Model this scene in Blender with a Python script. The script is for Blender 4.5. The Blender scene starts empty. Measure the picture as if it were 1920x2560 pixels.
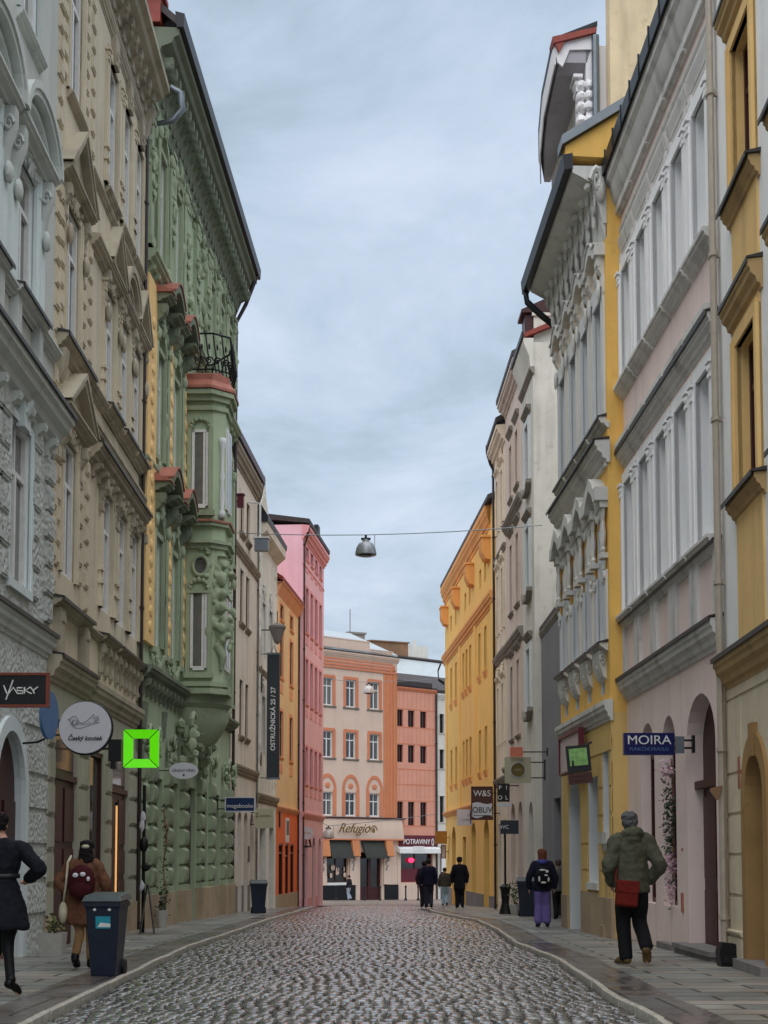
import bpy, bmesh, math, random
import numpy as np
from mathutils import Vector, Matrix, noise
R = math.radians
rnd = random.Random(7)
scn = bpy.context.scene
col = scn.collection
CZ = 1.25                       # eye height above the pavement at the camera

def interp(x, pts):
    if x <= pts[0][0]: return pts[0][1]
    for (a, p), (b, q) in zip(pts, pts[1:]):
        if x <= b: return p + (q - p) * (x - a) / (b - a)
    (a, p), (b, q) = pts[-2:]
    return q + (q - p) * (x - b) / (b - a)
CP = [(0, 1.12), (6, 1.14), (12, 1.18), (18, 1.25), (24, 1.31), (30, 1.38), (36, 1.455), (42, 1.55), (48, 1.665), (54, 1.79),
      (60, 1.93), (70, 2.13), (85, 2.5), (106, 3.0), (140, 3.5)]
def gz(y): return CZ - interp(y, CP)      # pavement level: the street falls away from the camera
KERB = 0.045

# ------------------------------------------------------------------ materials
def srgb(c):
    return tuple(((v / 255) / 12.92 if v <= 10 else ((v / 255 + .055) / 1.055) ** 2.4) for v in c)
def newmat(name):
    m = bpy.data.materials.new(name); m.use_nodes = True
    nt = m.node_tree; b = nt.nodes['Principled BSDF']
    return m, nt, b
def N(nt, t, **k):
    n = nt.nodes.new(t)
    for a, v in k.items(): setattr(n, a, v)
    return n
def plaster(name, rgb, k=1.0, var=.10, stain=.25, bump=.15, scale=1.0, rough=.85, fine=60, coarse=0.0, grime=None):
    """painted or bare render: broad tone drift, rain streaks with their own shape, trowel bump"""
    c = [min(.9, v * k) for v in srgb(rgb)]; lu = .3 * c[0] + .6 * c[1] + .1 * c[2]; c = [max(.005, lu + (v - lu) * .93) for v in c]
    m, nt, b = newmat(name); L = nt.links
    tc = N(nt, 'ShaderNodeTexCoord')
    mp = N(nt, 'ShaderNodeMapping'); mp.inputs['Scale'].default_value = (scale, scale, scale); L.new(tc.outputs['Object'], mp.inputs[0])
    n1 = N(nt, 'ShaderNodeTexNoise'); n1.inputs['Scale'].default_value = .9; n1.inputs['Detail'].default_value = 6; n1.inputs['Roughness'].default_value = .62
    L.new(mp.outputs[0], n1.inputs['Vector'])
    ms = N(nt, 'ShaderNodeMapping'); ms.inputs['Scale'].default_value = (2.6, 2.6, .28); L.new(tc.outputs['Object'], ms.inputs[0])
    n2 = N(nt, 'ShaderNodeTexNoise'); n2.inputs['Scale'].default_value = 1.0; n2.inputs['Detail'].default_value = 3; L.new(ms.outputs[0], n2.inputs['Vector'])
    r1 = N(nt, 'ShaderNodeMapRange'); r1.inputs[1].default_value = .3; r1.inputs[2].default_value = .7
    r1.inputs[3].default_value = 1 - var; r1.inputs[4].default_value = 1 + var; L.new(n1.outputs[0], r1.inputs[0])
    r2 = N(nt, 'ShaderNodeMapRange'); r2.inputs[1].default_value = .52; r2.inputs[2].default_value = .78
    r2.inputs[3].default_value = 0; r2.inputs[4].default_value = stain; L.new(n2.outputs[0], r2.inputs[0])
    mul = N(nt, 'ShaderNodeVectorMath', operation='SCALE'); mul.inputs[0].default_value = c; L.new(r1.outputs[0], mul.inputs['Scale'])
    mx = N(nt, 'ShaderNodeMix', data_type='RGBA'); L.new(r2.outputs[0], mx.inputs['Factor']); L.new(mul.outputs[0], mx.inputs['A'])
    g = grime or (.09, .085, .075)
    mx.inputs['B'].default_value = (*g, 1)
    L.new(mx.outputs['Result'], b.inputs['Base Color'])
    b.inputs['Roughness'].default_value = rough
    b.inputs['Specular IOR Level'].default_value = .25
    n5 = N(nt, 'ShaderNodeTexNoise'); n5.inputs['Scale'].default_value = 3.2; n5.inputs['Detail'].default_value = 9; n5.inputs['Roughness'].default_value = .7; L.new(mp.outputs[0], n5.inputs['Vector'])
    r5 = N(nt, 'ShaderNodeMapRange'); r5.inputs[1].default_value = .56; r5.inputs[2].default_value = .72; r5.inputs[3].default_value = 0; r5.inputs[4].default_value = stain * 1.1; L.new(n5.outputs[0], r5.inputs[0])
    m5 = N(nt, 'ShaderNodeMix', data_type='RGBA'); L.new(r5.outputs[0], m5.inputs['Factor']); L.new(mx.outputs['Result'], m5.inputs['A']); m5.inputs['B'].default_value = (c[0] * .45, c[1] * .43, c[2] * .4, 1); L.new(m5.outputs['Result'], b.inputs['Base Color'])
    n3 = N(nt, 'ShaderNodeTexNoise'); n3.inputs['Scale'].default_value = fine; n3.inputs['Detail'].default_value = 3; L.new(tc.outputs['Object'], n3.inputs['Vector'])
    bp = N(nt, 'ShaderNodeBump'); bp.inputs['Strength'].default_value = bump; bp.inputs['Distance'].default_value = .01
    L.new(n3.outputs[0], bp.inputs['Height'])
    if coarse:
        n4 = N(nt, 'ShaderNodeTexVoronoi'); n4.inputs['Scale'].default_value = 16; n4.feature = 'SMOOTH_F1'; L.new(tc.outputs['Object'], n4.inputs['Vector'])
        b2 = N(nt, 'ShaderNodeBump'); b2.inputs['Strength'].default_value = coarse; b2.invert = True; b2.inputs['Distance'].default_value = .035
        L.new(n4.outputs['Distance'], b2.inputs['Height']); L.new(bp.outputs[0], b2.inputs['Normal']); L.new(b2.outputs[0], b.inputs['Normal'])
    else: L.new(bp.outputs[0], b.inputs['Normal'])
    return m
def paint(name, rgb, rough=.5, metal=0, k=1.0, spec=.4, emit=0, var=.08, sc=8, bump=.0):
    c = [min(.9, v * k) for v in srgb(rgb)]
    m, nt, b = newmat(name); L = nt.links
    tc = N(nt, 'ShaderNodeTexCoord')
    n1 = N(nt, 'ShaderNodeTexNoise'); n1.inputs['Scale'].default_value = sc; n1.inputs['Detail'].default_value = 5; L.new(tc.outputs['Object'], n1.inputs['Vector'])
    r1 = N(nt, 'ShaderNodeMapRange'); r1.inputs[1].default_value = .3; r1.inputs[2].default_value = .7
    r1.inputs[3].default_value = 1 - var; r1.inputs[4].default_value = 1 + var; L.new(n1.outputs[0], r1.inputs[0])
    mul = N(nt, 'ShaderNodeVectorMath', operation='SCALE'); mul.inputs[0].default_value = c; L.new(r1.outputs[0], mul.inputs['Scale'])
    L.new(mul.outputs[0], b.inputs['Base Color'])
    b.inputs['Roughness'].default_value = rough; b.inputs['Metallic'].default_value = metal; b.inputs['Specular IOR Level'].default_value = spec
    if emit:
        b.inputs['Emission Color'].default_value = (*srgb(rgb), 1); b.inputs['Emission Strength'].default_value = emit
    if bump:
        bp = N(nt, 'ShaderNodeBump'); bp.inputs['Strength'].default_value = bump; bp.inputs['Distance'].default_value = .02
        n2 = N(nt, 'ShaderNodeTexNoise'); n2.inputs['Scale'].default_value = sc * 4; n2.inputs['Detail'].default_value = 4; L.new(tc.outputs['Object'], n2.inputs['Vector'])
        L.new(n2.outputs[0], bp.inputs['Height']); L.new(bp.outputs[0], b.inputs['Normal'])
    return m
def tiles(name, rgb):
    m, nt, b = newmat(name); L = nt.links
    tc = N(nt, 'ShaderNodeTexCoord'); w = N(nt, 'ShaderNodeTexWave'); w.inputs['Scale'].default_value = 3.5; w.bands_direction = 'X'; w.inputs['Distortion'].default_value = .4
    L.new(tc.outputs['Object'], w.inputs['Vector'])
    n1 = N(nt, 'ShaderNodeTexNoise'); n1.inputs['Scale'].default_value = 6; L.new(tc.outputs['Object'], n1.inputs['Vector'])
    r = N(nt, 'ShaderNodeMapRange'); r.inputs[3].default_value = .6; r.inputs[4].default_value = 1.3; L.new(n1.outputs[0], r.inputs[0])
    mul = N(nt, 'ShaderNodeVectorMath', operation='SCALE'); mul.inputs[0].default_value = srgb(rgb); L.new(r.outputs[0], mul.inputs['Scale'])
    L.new(mul.outputs[0], b.inputs['Base Color']); b.inputs['Roughness'].default_value = .55
    bp = N(nt, 'ShaderNodeBump'); bp.inputs['Strength'].default_value = .5; bp.inputs['Distance'].default_value = .05
    L.new(w.outputs[0], bp.inputs['Height']); L.new(bp.outputs[0], b.inputs['Normal'])
    return m

K = 1.42
M = {}
M['l1'] = plaster('grey_render', (168, 171, 166), K, .08, .25, .2)
M['l1rough'] = plaster('rough_grey_render', (166, 170, 166), K, .12, .25, .5, coarse=1.0)
M['l1trim'] = plaster('pale_grey_trim', (168, 174, 170), K, .08, .3, .15)
M['l1blue'] = plaster('pale_blue_reveal', (186, 196, 196), K, .05, .12, .1)
M['l2'] = plaster('beige_render', (178, 168, 146), K, .10, .3, .2)
M['l2trim'] = plaster('weathered_beige_stone', (148, 140, 122), K, .16, .45, .3)
M['l2low'] = plaster('grey_beige_base', (148, 146, 130), K, .10, .3, .2)
M['l3'] = plaster('sage_green_render', (146, 160, 132), K, .09, .25, .2)
M['l3trim'] = plaster('weathered_green_stucco', (136, 147, 121), K, .16, .45, .3)
M['l3dark'] = plaster('dark_green_cornice', (104, 112, 94), K, .15, .4, .3)
M['yellowpanel'] = plaster('yellow_panel_render', (212, 172, 112), K, .08, .2, .15)
M['copper'] = paint('weathered_red_copper', (160, 100, 84), .55, 0, 1.1, var=.2, sc=5)
M['base'] = plaster('sandstone_plinth', (150, 132, 108), K, .16, .35, .3)
M['basegrey'] = plaster('grey_plinth', (110, 105, 104), K, .15, .35, .3)
M['l4'] = plaster('cream_grey_render', (192, 182, 168), K, .1, .35, .2)
M['l4trim'] = plaster('brown_grey_trim', (128, 116, 100), K, .14, .4, .3)
M['l5'] = plaster('white_grey_render', (196, 192, 182), K, .12, .4, .3, coarse=.35)
M['l6'] = plaster('apricot_render', (242, 176, 128), K, .07, .15, .15)
M['l6shop'] = plaster('bright_orange_shopfront', (232, 98, 44), K, .05, .1, .1)
M['l6trim'] = plaster('brick_orange_trim', (206, 142, 104), K, .08, .2, .15)
M['l7'] = plaster('pink_render', (226, 164, 174), K, .07, .15, .15)
M['l7trim'] = plaster('dusty_rose_trim', (200, 138, 142), K, .07, .2, .15)
M['e1'] = plaster('pale_peach_render', (182, 160, 144), K, .06, .12, .1)
M['e1trim'] = plaster('terracotta_trim', (178, 108, 76), K, .06, .15, .1)
M['e1pier'] = plaster('ochre_brown_pier', (170, 108, 68), K, .06, .15, .1)
M['e2'] = plaster('salmon_render', (184, 128, 108), K, .07, .15, .1)
M['e3'] = plaster('off_white_render', (180, 176, 168), K, .07, .2, .1)
M['r1'] = plaster('ochre_render', (204, 168, 106), K, .08, .25, .15)
M['r1trim'] = plaster('weathered_ochre_stone', (164, 136, 92), K, .14, .4, .3)
M['r1white'] = plaster('pinkish_white_render', (222, 212, 206), K, .06, .2, .12)
M['r1low'] = plaster('cream_stone_render', (186, 174, 150), K, .12, .35, .25)
M['sandstone'] = plaster('brown_sandstone_portal', (142, 110, 66), K, .22, .5, .4)
M['r2'] = plaster('pale_pink_render', (206, 187, 180), K, .07, .2, .15)
M['r2white'] = plaster('cool_white_render', (226, 228, 240), K, .05, .08, .1)
M['r2trim'] = plaster('weathered_grey_white_stone', (186, 184, 180), K, .12, .5, .3)
M['r3'] = plaster('mustard_render', (208, 164, 78), K, .07, .22, .15)
M['r3trim'] = plaster('grey_white_stucco', (182, 182, 178), K, .12, .45, .3)
M['r3blue'] = plaster('pale_grey_reveal', (184, 187, 188), K, .05, .1, .1)
M['r3low'] = plaster('yellow_cream_render', (190, 160, 96), K, .10, .3, .2)
M['stain'] = plaster('stained_cream_gable', (204, 184, 148), K, .16, .5, .3, grime=(.2, .17, .1))
M['white'] = plaster('off_white_gable', (214, 206, 208), K, .05, .2, .1)
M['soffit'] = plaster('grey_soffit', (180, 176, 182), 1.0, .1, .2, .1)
M['r4'] = plaster('grey_white_wall', (188, 184, 174), K, .12, .4, .25)
M['r4dark'] = plaster('dark_grey_wall', (118, 116, 120), K, .08, .25, .2)
M['r4pink'] = plaster('pale_rosy_render', (190, 174, 162), K, .08, .3, .15)
M['r4trim'] = plaster('dark_weathered_trim', (124, 117, 108), K, .14, .35, .3)
M['r5'] = plaster('warm_cream_render', (200, 186, 166), K, .08, .3, .15)
M['r6'] = plaster('golden_orange_render', (224, 168, 86), K, .06, .15, .12)
M['r6trim'] = plaster('burnt_orange_trim', (202, 144, 78), K, .08, .2, .15)
M['frame'] = paint('white_window_frame', (222, 222, 220), .45)
M['framebrown'] = paint('brown_window_frame', (84, 48, 36), .5)
M['framered'] = paint('maroon_joinery', (62, 22, 22), .45, bump=.15)
M['framedark'] = paint('dark_joinery', (44, 38, 36), .45)
M['glass'] = paint('window_glass', (40, 44, 50), .06, 0, 1.0, spec=.9, var=.3, sc=1.3)
def glass_mat(name, dark, cur):
    m, nt, b = newmat(name); L = nt.links
    tc = N(nt, 'ShaderNodeTexCoord'); sp = N(nt, 'ShaderNodeSeparateXYZ'); L.new(tc.outputs['Object'], sp.inputs[0]); oi = N(nt, 'ShaderNodeObjectInfo')
    ab = N(nt, 'ShaderNodeMath', operation='ABSOLUTE'); L.new(sp.outputs['X'], ab.inputs[0])
    th = N(nt, 'ShaderNodeMapRange'); th.inputs[3].default_value = .08; th.inputs[4].default_value = .5; L.new(oi.outputs['Random'], th.inputs[0])
    gt = N(nt, 'ShaderNodeMath', operation='GREATER_THAN'); L.new(ab.outputs[0], gt.inputs[0]); L.new(th.outputs[0], gt.inputs[1])
    wv = N(nt, 'ShaderNodeTexWave'); wv.bands_direction = 'X'; wv.inputs['Scale'].default_value = 5; wv.inputs['Distortion'].default_value = 1.5; L.new(tc.outputs['Object'], wv.inputs['Vector'])
    c1 = N(nt, 'ShaderNodeMix', data_type='RGBA'); c1.inputs['A'].default_value = (*[v * .5 for v in srgb(cur)], 1); c1.inputs['B'].default_value = (*srgb(cur), 1); L.new(wv.outputs[0], c1.inputs['Factor'])
    c2 = N(nt, 'ShaderNodeMix', data_type='RGBA'); c2.inputs['A'].default_value = (*srgb(dark), 1); L.new(c1.outputs['Result'], c2.inputs['B']); L.new(gt.outputs[0], c2.inputs['Factor'])
    L.new(c2.outputs['Result'], b.inputs['Base Color']); b.inputs['Roughness'].default_value = .05; b.inputs['Specular IOR Level'].default_value = .9
    nz = N(nt, 'ShaderNodeTexNoise'); nz.inputs['Scale'].default_value = 1.1; L.new(tc.outputs['Object'], nz.inputs['Vector']); bp = N(nt, 'ShaderNodeBump'); bp.inputs['Strength'].default_value = .25; bp.inputs['Distance'].default_value = .03; L.new(nz.outputs[0], bp.inputs['Height']); L.new(bp.outputs[0], b.inputs['Normal'])
    return m
M['glass'] = glass_mat('window_glass_curtain', (34, 38, 44), (112, 112, 108))
M['glassdark'] = paint('shop_glass', (30, 30, 30), .06, spec=.9, var=.5, sc=1.5)
M['awning'] = paint('dark_awning_cloth', (58, 60, 56), .8, var=.12)
M['glassred'] = paint('curtained_glass', (88, 50, 44), .12, 0, 1.0, spec=.7, var=.3, sc=1.3)
M['pipe'] = paint('dark_brown_pipe', (58, 50, 50), .45, .2)
M['pipepale'] = paint('pale_zinc_pipe', (188, 176, 160), .5, .1)
M['zinc'] = paint('zinc_sheet', (120, 128, 134), .4, .5)
M['gutter'] = paint('blackened_gutter', (40, 42, 46), .45, .3)
M['tin'] = paint('dark_tin_flashing', (62, 60, 58), .5, .2)
M['metal'] = paint('black_iron', (24, 24, 27), .5, .3)
M['rooftile'] = tiles('red_roof_tiles', (150, 58, 42))
M['roofdark'] = tiles('dark_roof_tiles', (58, 48, 48))
M['roofgrey'] = paint('wet_tin_roof', (178, 186, 190), .4, .1, k=1.0, var=.05, sc=2)
M['brick'] = plaster('brown_brick', (120, 90, 66), K, .2, .3, .3)

# ------------------------------------------------------------------ mesh builder
_t = (1 + 5 ** .5) / 2
_bm = bmesh.new(); bmesh.ops.create_icosphere(_bm, subdivisions=1, radius=1)
ICO_V = [tuple(v.co) for v in _bm.verts]; ICO_F = [tuple(v.index for v in f.verts) for f in _bm.faces]; _bm.free()
_bm = bmesh.new(); bmesh.ops.create_uvsphere(_bm, u_segments=14, v_segments=9, radius=1)
UV_V = [tuple(v.co) for v in _bm.verts]; UV_F = [tuple(v.index for v in f.verts) for f in _bm.faces]; _bm.free()
class MB:
    def __init__(s): s.v = []; s.f = []; s.r = []
    def clusters(s, tol=.012):
        """pieces that touch stay together; pieces that stand apart come back as separate builders"""
        if len(s.r) < 2 or len(s.r) > 700: return [s]
        bb = []
        for (v0, v1, f0, f1) in s.r:
            q = np.array(s.v[v0:v1]); bb.append((q.min(0) - tol, q.max(0) + tol))
        par = list(range(len(bb)))
        def root(i):
            while par[i] != i: par[i] = par[par[i]]; i = par[i]
            return i
        for i in range(len(bb)):
            for j in range(i + 1, len(bb)):
                if (bb[i][0] <= bb[j][1]).all() and (bb[j][0] <= bb[i][1]).all(): par[root(i)] = root(j)
        g = {}
        for i in range(len(bb)): g.setdefault(root(i), []).append(i)
        if len(g) < 2 or len(g) > 24: return [s]
        out = []
        for ids in g.values():
            m = MB()
            for i in ids: v0, v1, f0, f1 = s.r[i]; m.add(s.v[v0:v1], [tuple(a - v0 for a in q) for q in s.f[f0:f1]])
            q = np.array(m.v)
            if np.linalg.norm(q.max(0) - q.min(0)) < .22: return [s]
            out.append(m)
        return out
    def add(s, v, f):
        k = len(s.v); s.r.append((k, k + len(v), len(s.f), len(s.f) + len(f))); s.v += v; s.f += [tuple(i + k for i in q) for q in f]
    def quad(s, *p): s.add(list(p), [tuple(range(len(p)))])
    def box(s, a0, a1, b0, b1, c0, c1):
        v = [(a0, b0, c0), (a1, b0, c0), (a1, b1, c0), (a0, b1, c0), (a0, b0, c1), (a1, b0, c1), (a1, b1, c1), (a0, b1, c1)]
        s.add(v, [(0, 3, 2, 1), (4, 5, 6, 7), (0, 1, 5, 4), (1, 2, 6, 5), (2, 3, 7, 6), (3, 0, 4, 7)]); return s
    def prof(s, pts, a0, a1):
        """closed profile of (n,z) points run along s from a0 to a1"""
        n = len(pts); v = [(a0, p[0], p[1]) for p in pts] + [(a1, p[0], p[1]) for p in pts]
        f = [(i, (i + 1) % n, n + (i + 1) % n, n + i) for i in range(n)]
        f += [tuple(range(n))[::-1], tuple(range(n, 2 * n))]
        s.add(v, f); return s
    def plate(s, pts, n0, n1):
        """closed outline of (s,z) points given thickness from n0 to n1"""
        n = len(pts); v = [(p[0], n0, p[1]) for p in pts] + [(p[0], n1, p[1]) for p in pts]
        f = [(i, (i + 1) % n, n + (i + 1) % n, n + i) for i in range(n)]
        f += [tuple(range(n)), tuple(range(n, 2 * n))[::-1]]
        s.add(v, f); return s
    def strip(s, outer, inner, n0, n1):
        """band between two open outlines (arches, raking mouldings)"""
        for (o0, o1, i0, i1) in zip(outer, outer[1:], inner, inner[1:]):
            s.plate([o0, o1, i1, i0], n0, n1)
        return s
    def blob(s, c, r, hi=False, jit=0):
        V, F = (UV_V, UV_F) if hi or max(r) > .13 else (ICO_V, ICO_F); jit = jit * .45 if V is UV_V else jit
        s.add([(c[0] + p[0] * r[0] * (1 + rnd.uniform(-jit, jit)), c[1] + p[1] * r[1], c[2] + p[2] * r[2] * (1 + rnd.uniform(-jit, jit))) for p in V], F); return s
    def tube(s, pts, r, seg=8, cap=True):
        P = [Vector(p) for p in pts]; n = len(P); rs = r if isinstance(r, (list, tuple)) else [r] * n
        t0 = (P[1] - P[0]).normalized(); up = Vector((0, 0, 1)) if abs(t0.z) < .9 else Vector((0, 1, 0))
        x = t0.cross(up).normalized(); v = []
        for i in range(n):
            t = (P[min(i + 1, n - 1)] - P[max(i - 1, 0)]).normalized()
            x = (x - t * x.dot(t)).normalized(); y = t.cross(x)
            rr = rs[i] if isinstance(rs[i], (list, tuple)) else (rs[i], rs[i])
            for k in range(seg):
                a = 2 * math.pi * k / seg; q = P[i] + x * math.cos(a) * rr[0] + y * math.sin(a) * rr[1]; v.append(tuple(q))
        f = [(i * seg + k, i * seg + (k + 1) % seg, (i + 1) * seg + (k + 1) % seg, (i + 1) * seg + k) for i in range(n - 1) for k in range(seg)]
        if cap: f += [tuple(range(seg))[::-1], tuple(range((n - 1) * seg, n * seg))]
        s.add(v, f); return s
    def lathe(s, c, prof, seg=12):
        v = [(c[0] + r * math.cos(2 * math.pi * k / seg), c[1] + r * math.sin(2 * math.pi * k / seg), c[2] + z) for r, z in prof for k in range(seg)]
        n = len(prof)
        f = [(i * seg + k, i * seg + (k + 1) % seg, (i + 1) * seg + (k + 1) % seg, (i + 1) * seg + k) for i in range(n - 1) for k in range(seg)]
        f += [tuple(range(seg))[::-1], tuple(range((n - 1) * seg, n * seg))]
        s.add(v, f); return s
    def mesh(s, name, mat, sgn=1, smooth=False):
        me = bpy.data.meshes.new(name)
        if sgn < 0: me.from_pydata([(-a, b, c) for a, b, c in s.v], [], [q[::-1] for q in s.f])
        else: me.from_pydata(s.v, [], s.f)
        bm = bmesh.new(); bm.from_mesh(me); bmesh.ops.recalc_face_normals(bm, faces=bm.faces); bm.to_mesh(me); bm.free()
        if smooth:
            for p in me.polygons: p.use_smooth = True
        if mat is not None: me.materials.append(mat)
        return me
def link(name, data, parent=None, loc=(0, 0, 0), rot=(0, 0, 0)):
    o = bpy.data.objects.new(name, data); col.objects.link(o); o.location = loc; o.rotation_euler = rot
    if parent: o.parent = parent
    return o
def tag(o, label=None, cat=None, group=None, kind=None):
    if label: o['label'] = label
    if cat: o['category'] = cat
    if group: o['group'] = group
    if kind: o['kind'] = kind
    return o
def obj(name, mb, mat, parent=None, smooth=False, loc=(0, 0, 0), rot=(0, 0, 0), sgn=1):
    return link(name, mb.mesh(name, mat, sgn, smooth), parent, loc, rot)
def smooth_by_angle(o, ang=35):
    for p in o.data.polygons: p.use_smooth = True
    try: o.data.set_sharp_from_angle(angle=R(ang))
    except Exception: pass

# ------------------------------------------------------------------ one building = one Facade frame
class B:
    """s runs along the street away from the camera, n out over the pavement, z up"""
    def __init__(b, name, label, P0, P1, side, cat='building', nm=((0, 0), (1, .45)), zm=((0, 0), (1, 1))):
        b.nm = [(-50, -50)] + list(nm); b.zt = [(-50, -50)] + list(zm); b.raw = False
        dx, dy = P1[0] - P0[0], P1[1] - P0[1]; b.L = math.hypot(dx, dy); t = (dx / b.L, dy / b.L)
        b.sgn = side; ax = (t[0] * side, t[1] * side)
        b.root = tag(link(name, None, None, (P0[0], P0[1], 0), (0, 0, math.atan2(ax[1], ax[0]))), label, cat)
        b.base = min(gz(P0[1]), gz(P1[1])) - .3; b.y0 = P0[1]; b.t = t; b.P0 = P0; b.n = (-t[1], t[0]) if side > 0 else (t[1], -t[0]); b.cache = {}
    def z(b, v): return v if b.raw else interp(v, b.zt)
    def fix(b, m):
        if not b.raw: m.v = [(p[0], interp(p[1], b.nm) if p[1] > 0 else p[1], interp(p[2], b.zt)) for p in m.v]
        return m
    def world(b, s, n, z): return (b.P0[0] + b.t[0] * s + b.n[0] * n, b.P0[1] + b.t[1] * s + b.n[1] * n, z)
    def g(b, s): return gz(b.y0 + s * b.t[1])
    def put(b, name, mb, mat, parent=None, smooth=False, label=None):
        b.fix(mb); cl = [mb] if name in ('wall', 'upper_wall', 'shopfront', 'window', 'door') or max([0] + [r[1] for r in mb.r]) > len(mb.v) else mb.clusters()
        for c in cl:
            o = link(name, c.mesh(name, mat if not isinstance(mat, str) else M[mat], b.sgn, smooth), parent or b.root)
            if not smooth and name not in ('wall', 'upper_wall', 'roof'): smooth_by_angle(o, 27)
        if label: o['label'] = label
        return o
    def wall(b, z0, z1, op, mat, rev=.28, s0=0, s1=None, n=0, depth=7, revmat=None, name='wall', body=True, parent=None):
        s1 = b.L if s1 is None else s1; m = MB(); rm = MB() if revmat else m
        S = sorted({s0, s1, *[o[0] for o in op], *[o[1] for o in op]}); Z = sorted({z0, z1, *[o[2] for o in op], *[o[3] for o in op], *[o[3] + o[4] for o in op if o[4]]})
        S = [q for q in S if s0 <= q <= s1]; Z = [q for q in Z if z0 <= q <= z1]
        for i in range(len(S) - 1):
            cs = (S[i] + S[i + 1]) / 2
            for j in range(len(Z) - 1):
                cz = (Z[j] + Z[j + 1]) / 2
                if any(o[0] < cs < o[1] and o[2] < cz < o[3] + o[4] for o in op): continue
                m.quad((S[i], n, Z[j]), (S[i + 1], n, Z[j]), (S[i + 1], n, Z[j + 1]), (S[i], n, Z[j + 1]))
        for a, c, d, e, r in op:
            q = n - rev
            rm.quad((a, n, d), (a, n, e), (a, q, e), (a, q, d)); rm.quad((c, n, d), (c, q, d), (c, q, e), (c, n, e))
            if d > z0 + .01: rm.quad((a, n, d), (a, q, d), (c, q, d), (c, n, d))
            if r:
                k = 12; w = (c - a) / 2; cs = (a + c) / 2
                A = [(cs - w * math.cos(math.pi * i / k), e + r * math.sin(math.pi * i / k)) for i in range(k + 1)]
                for i in range(k):
                    p, u = A[i], A[i + 1]
                    rm.quad((p[0], n, p[1]), (u[0], n, u[1]), (u[0], q, u[1]), (p[0], q, p[1]))
                    m.quad((p[0], n, p[1]), (u[0], n, u[1]), (u[0], n, e + r), (p[0], n, e + r))
            else: rm.quad((a, n, e), (c, n, e), (c, q, e), (a, q, e))
        if body:
            D = -depth
            m.quad((s0, n, z0), (s0, n, z1), (s0, D, z1), (s0, D, z0)); m.quad((s1, n, z0), (s1, n, z1), (s1, D, z1), (s1, D, z0))
            m.quad((s0, D, z0), (s1, D, z0), (s1, D, z1), (s0, D, z1)); m.quad((s0, n - rev - .12, z1), (s1, n - rev - .12, z1), (s1, D, z1), (s0, D, z1))
        o = b.put(name, m, mat, parent)
        if revmat: b.put('reveal', rm, revmat, o)
        return o
    def window(b, s0, s1, z0, z1, n=-.2, frame='frame', glass='glass', tr=.68, mull=1, arch=0, fw=.07, name='window'):
        z0, z1 = b.z(z0), b.z(z1)
        w, h = round(s1 - s0, 2), round(z1 - z0, 2); key = (w, h, frame, glass, tr, mull, arch)
        if key not in b.cache:
            f = MB(); t = .05
            f.box(-w / 2, -w / 2 + fw, -t, t, 0, h); f.box(w / 2 - fw, w / 2, -t, t, 0, h); f.box(-w / 2 + fw, w / 2 - fw, -t, t, 0, fw); f.box(-w / 2 + fw, w / 2 - fw, -t, t, h - fw, h)
            if tr: f.box(-w / 2 + fw, w / 2 - fw, -t * .8, t * .8, h * tr, h * tr + fw)
            for i in range(mull):
                x = -w / 2 + w * (i + 1) / (mull + 1)
                f.box(x - fw * .6, x + fw * .6, -t * .9, t * .9, fw, h * tr if tr else h - fw)
                if tr: f.box(x - fw * .3, x + fw * .3, -t * .6, t * .6, h * tr + fw, h - fw)
            if arch:
                k = 10; O = [(-w / 2 * math.cos(math.pi * i / k), h + arch * math.sin(math.pi * i / k)) for i in range(k + 1)]
                I = [(-(w / 2 - fw) * math.cos(math.pi * i / k), h + (arch - fw) * math.sin(math.pi * i / k)) for i in range(k + 1)]
                f.strip(O, I, -t, t); f.box(-fw * .4, fw * .4, -t * .6, t * .6, h, h + arch - fw)
            g = MB(); g.box(-w / 2 + .01, w / 2 - .01, -.02, -.008, .01, h - .01)
            if arch: g.plate([(p[0] * .98, p[1]) for p in O] if arch else [], -.02, -.008)
            b.cache[key] = (f.mesh('window', M[frame]), g.mesh('pane', M[glass]))
        fm, gm = b.cache[key]
        o = link(name, fm, b.root, (b.sgn * (s0 + s1) / 2, n, z0)); link('pane', gm, o)
        return o
    def sub(b, name, mb, mat, win):
        """a piece of one window, given in building coordinates"""
        b.fix(mb); cl = mb.clusters()
        for c in (cl if len(cl) <= 6 else [mb]):
            o = link(name, c.mesh(name, M[mat], b.sgn), win); smooth_by_angle(o, 27); o.location = (-win.location.x, -win.location.y, -win.location.z)
        return o
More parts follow.
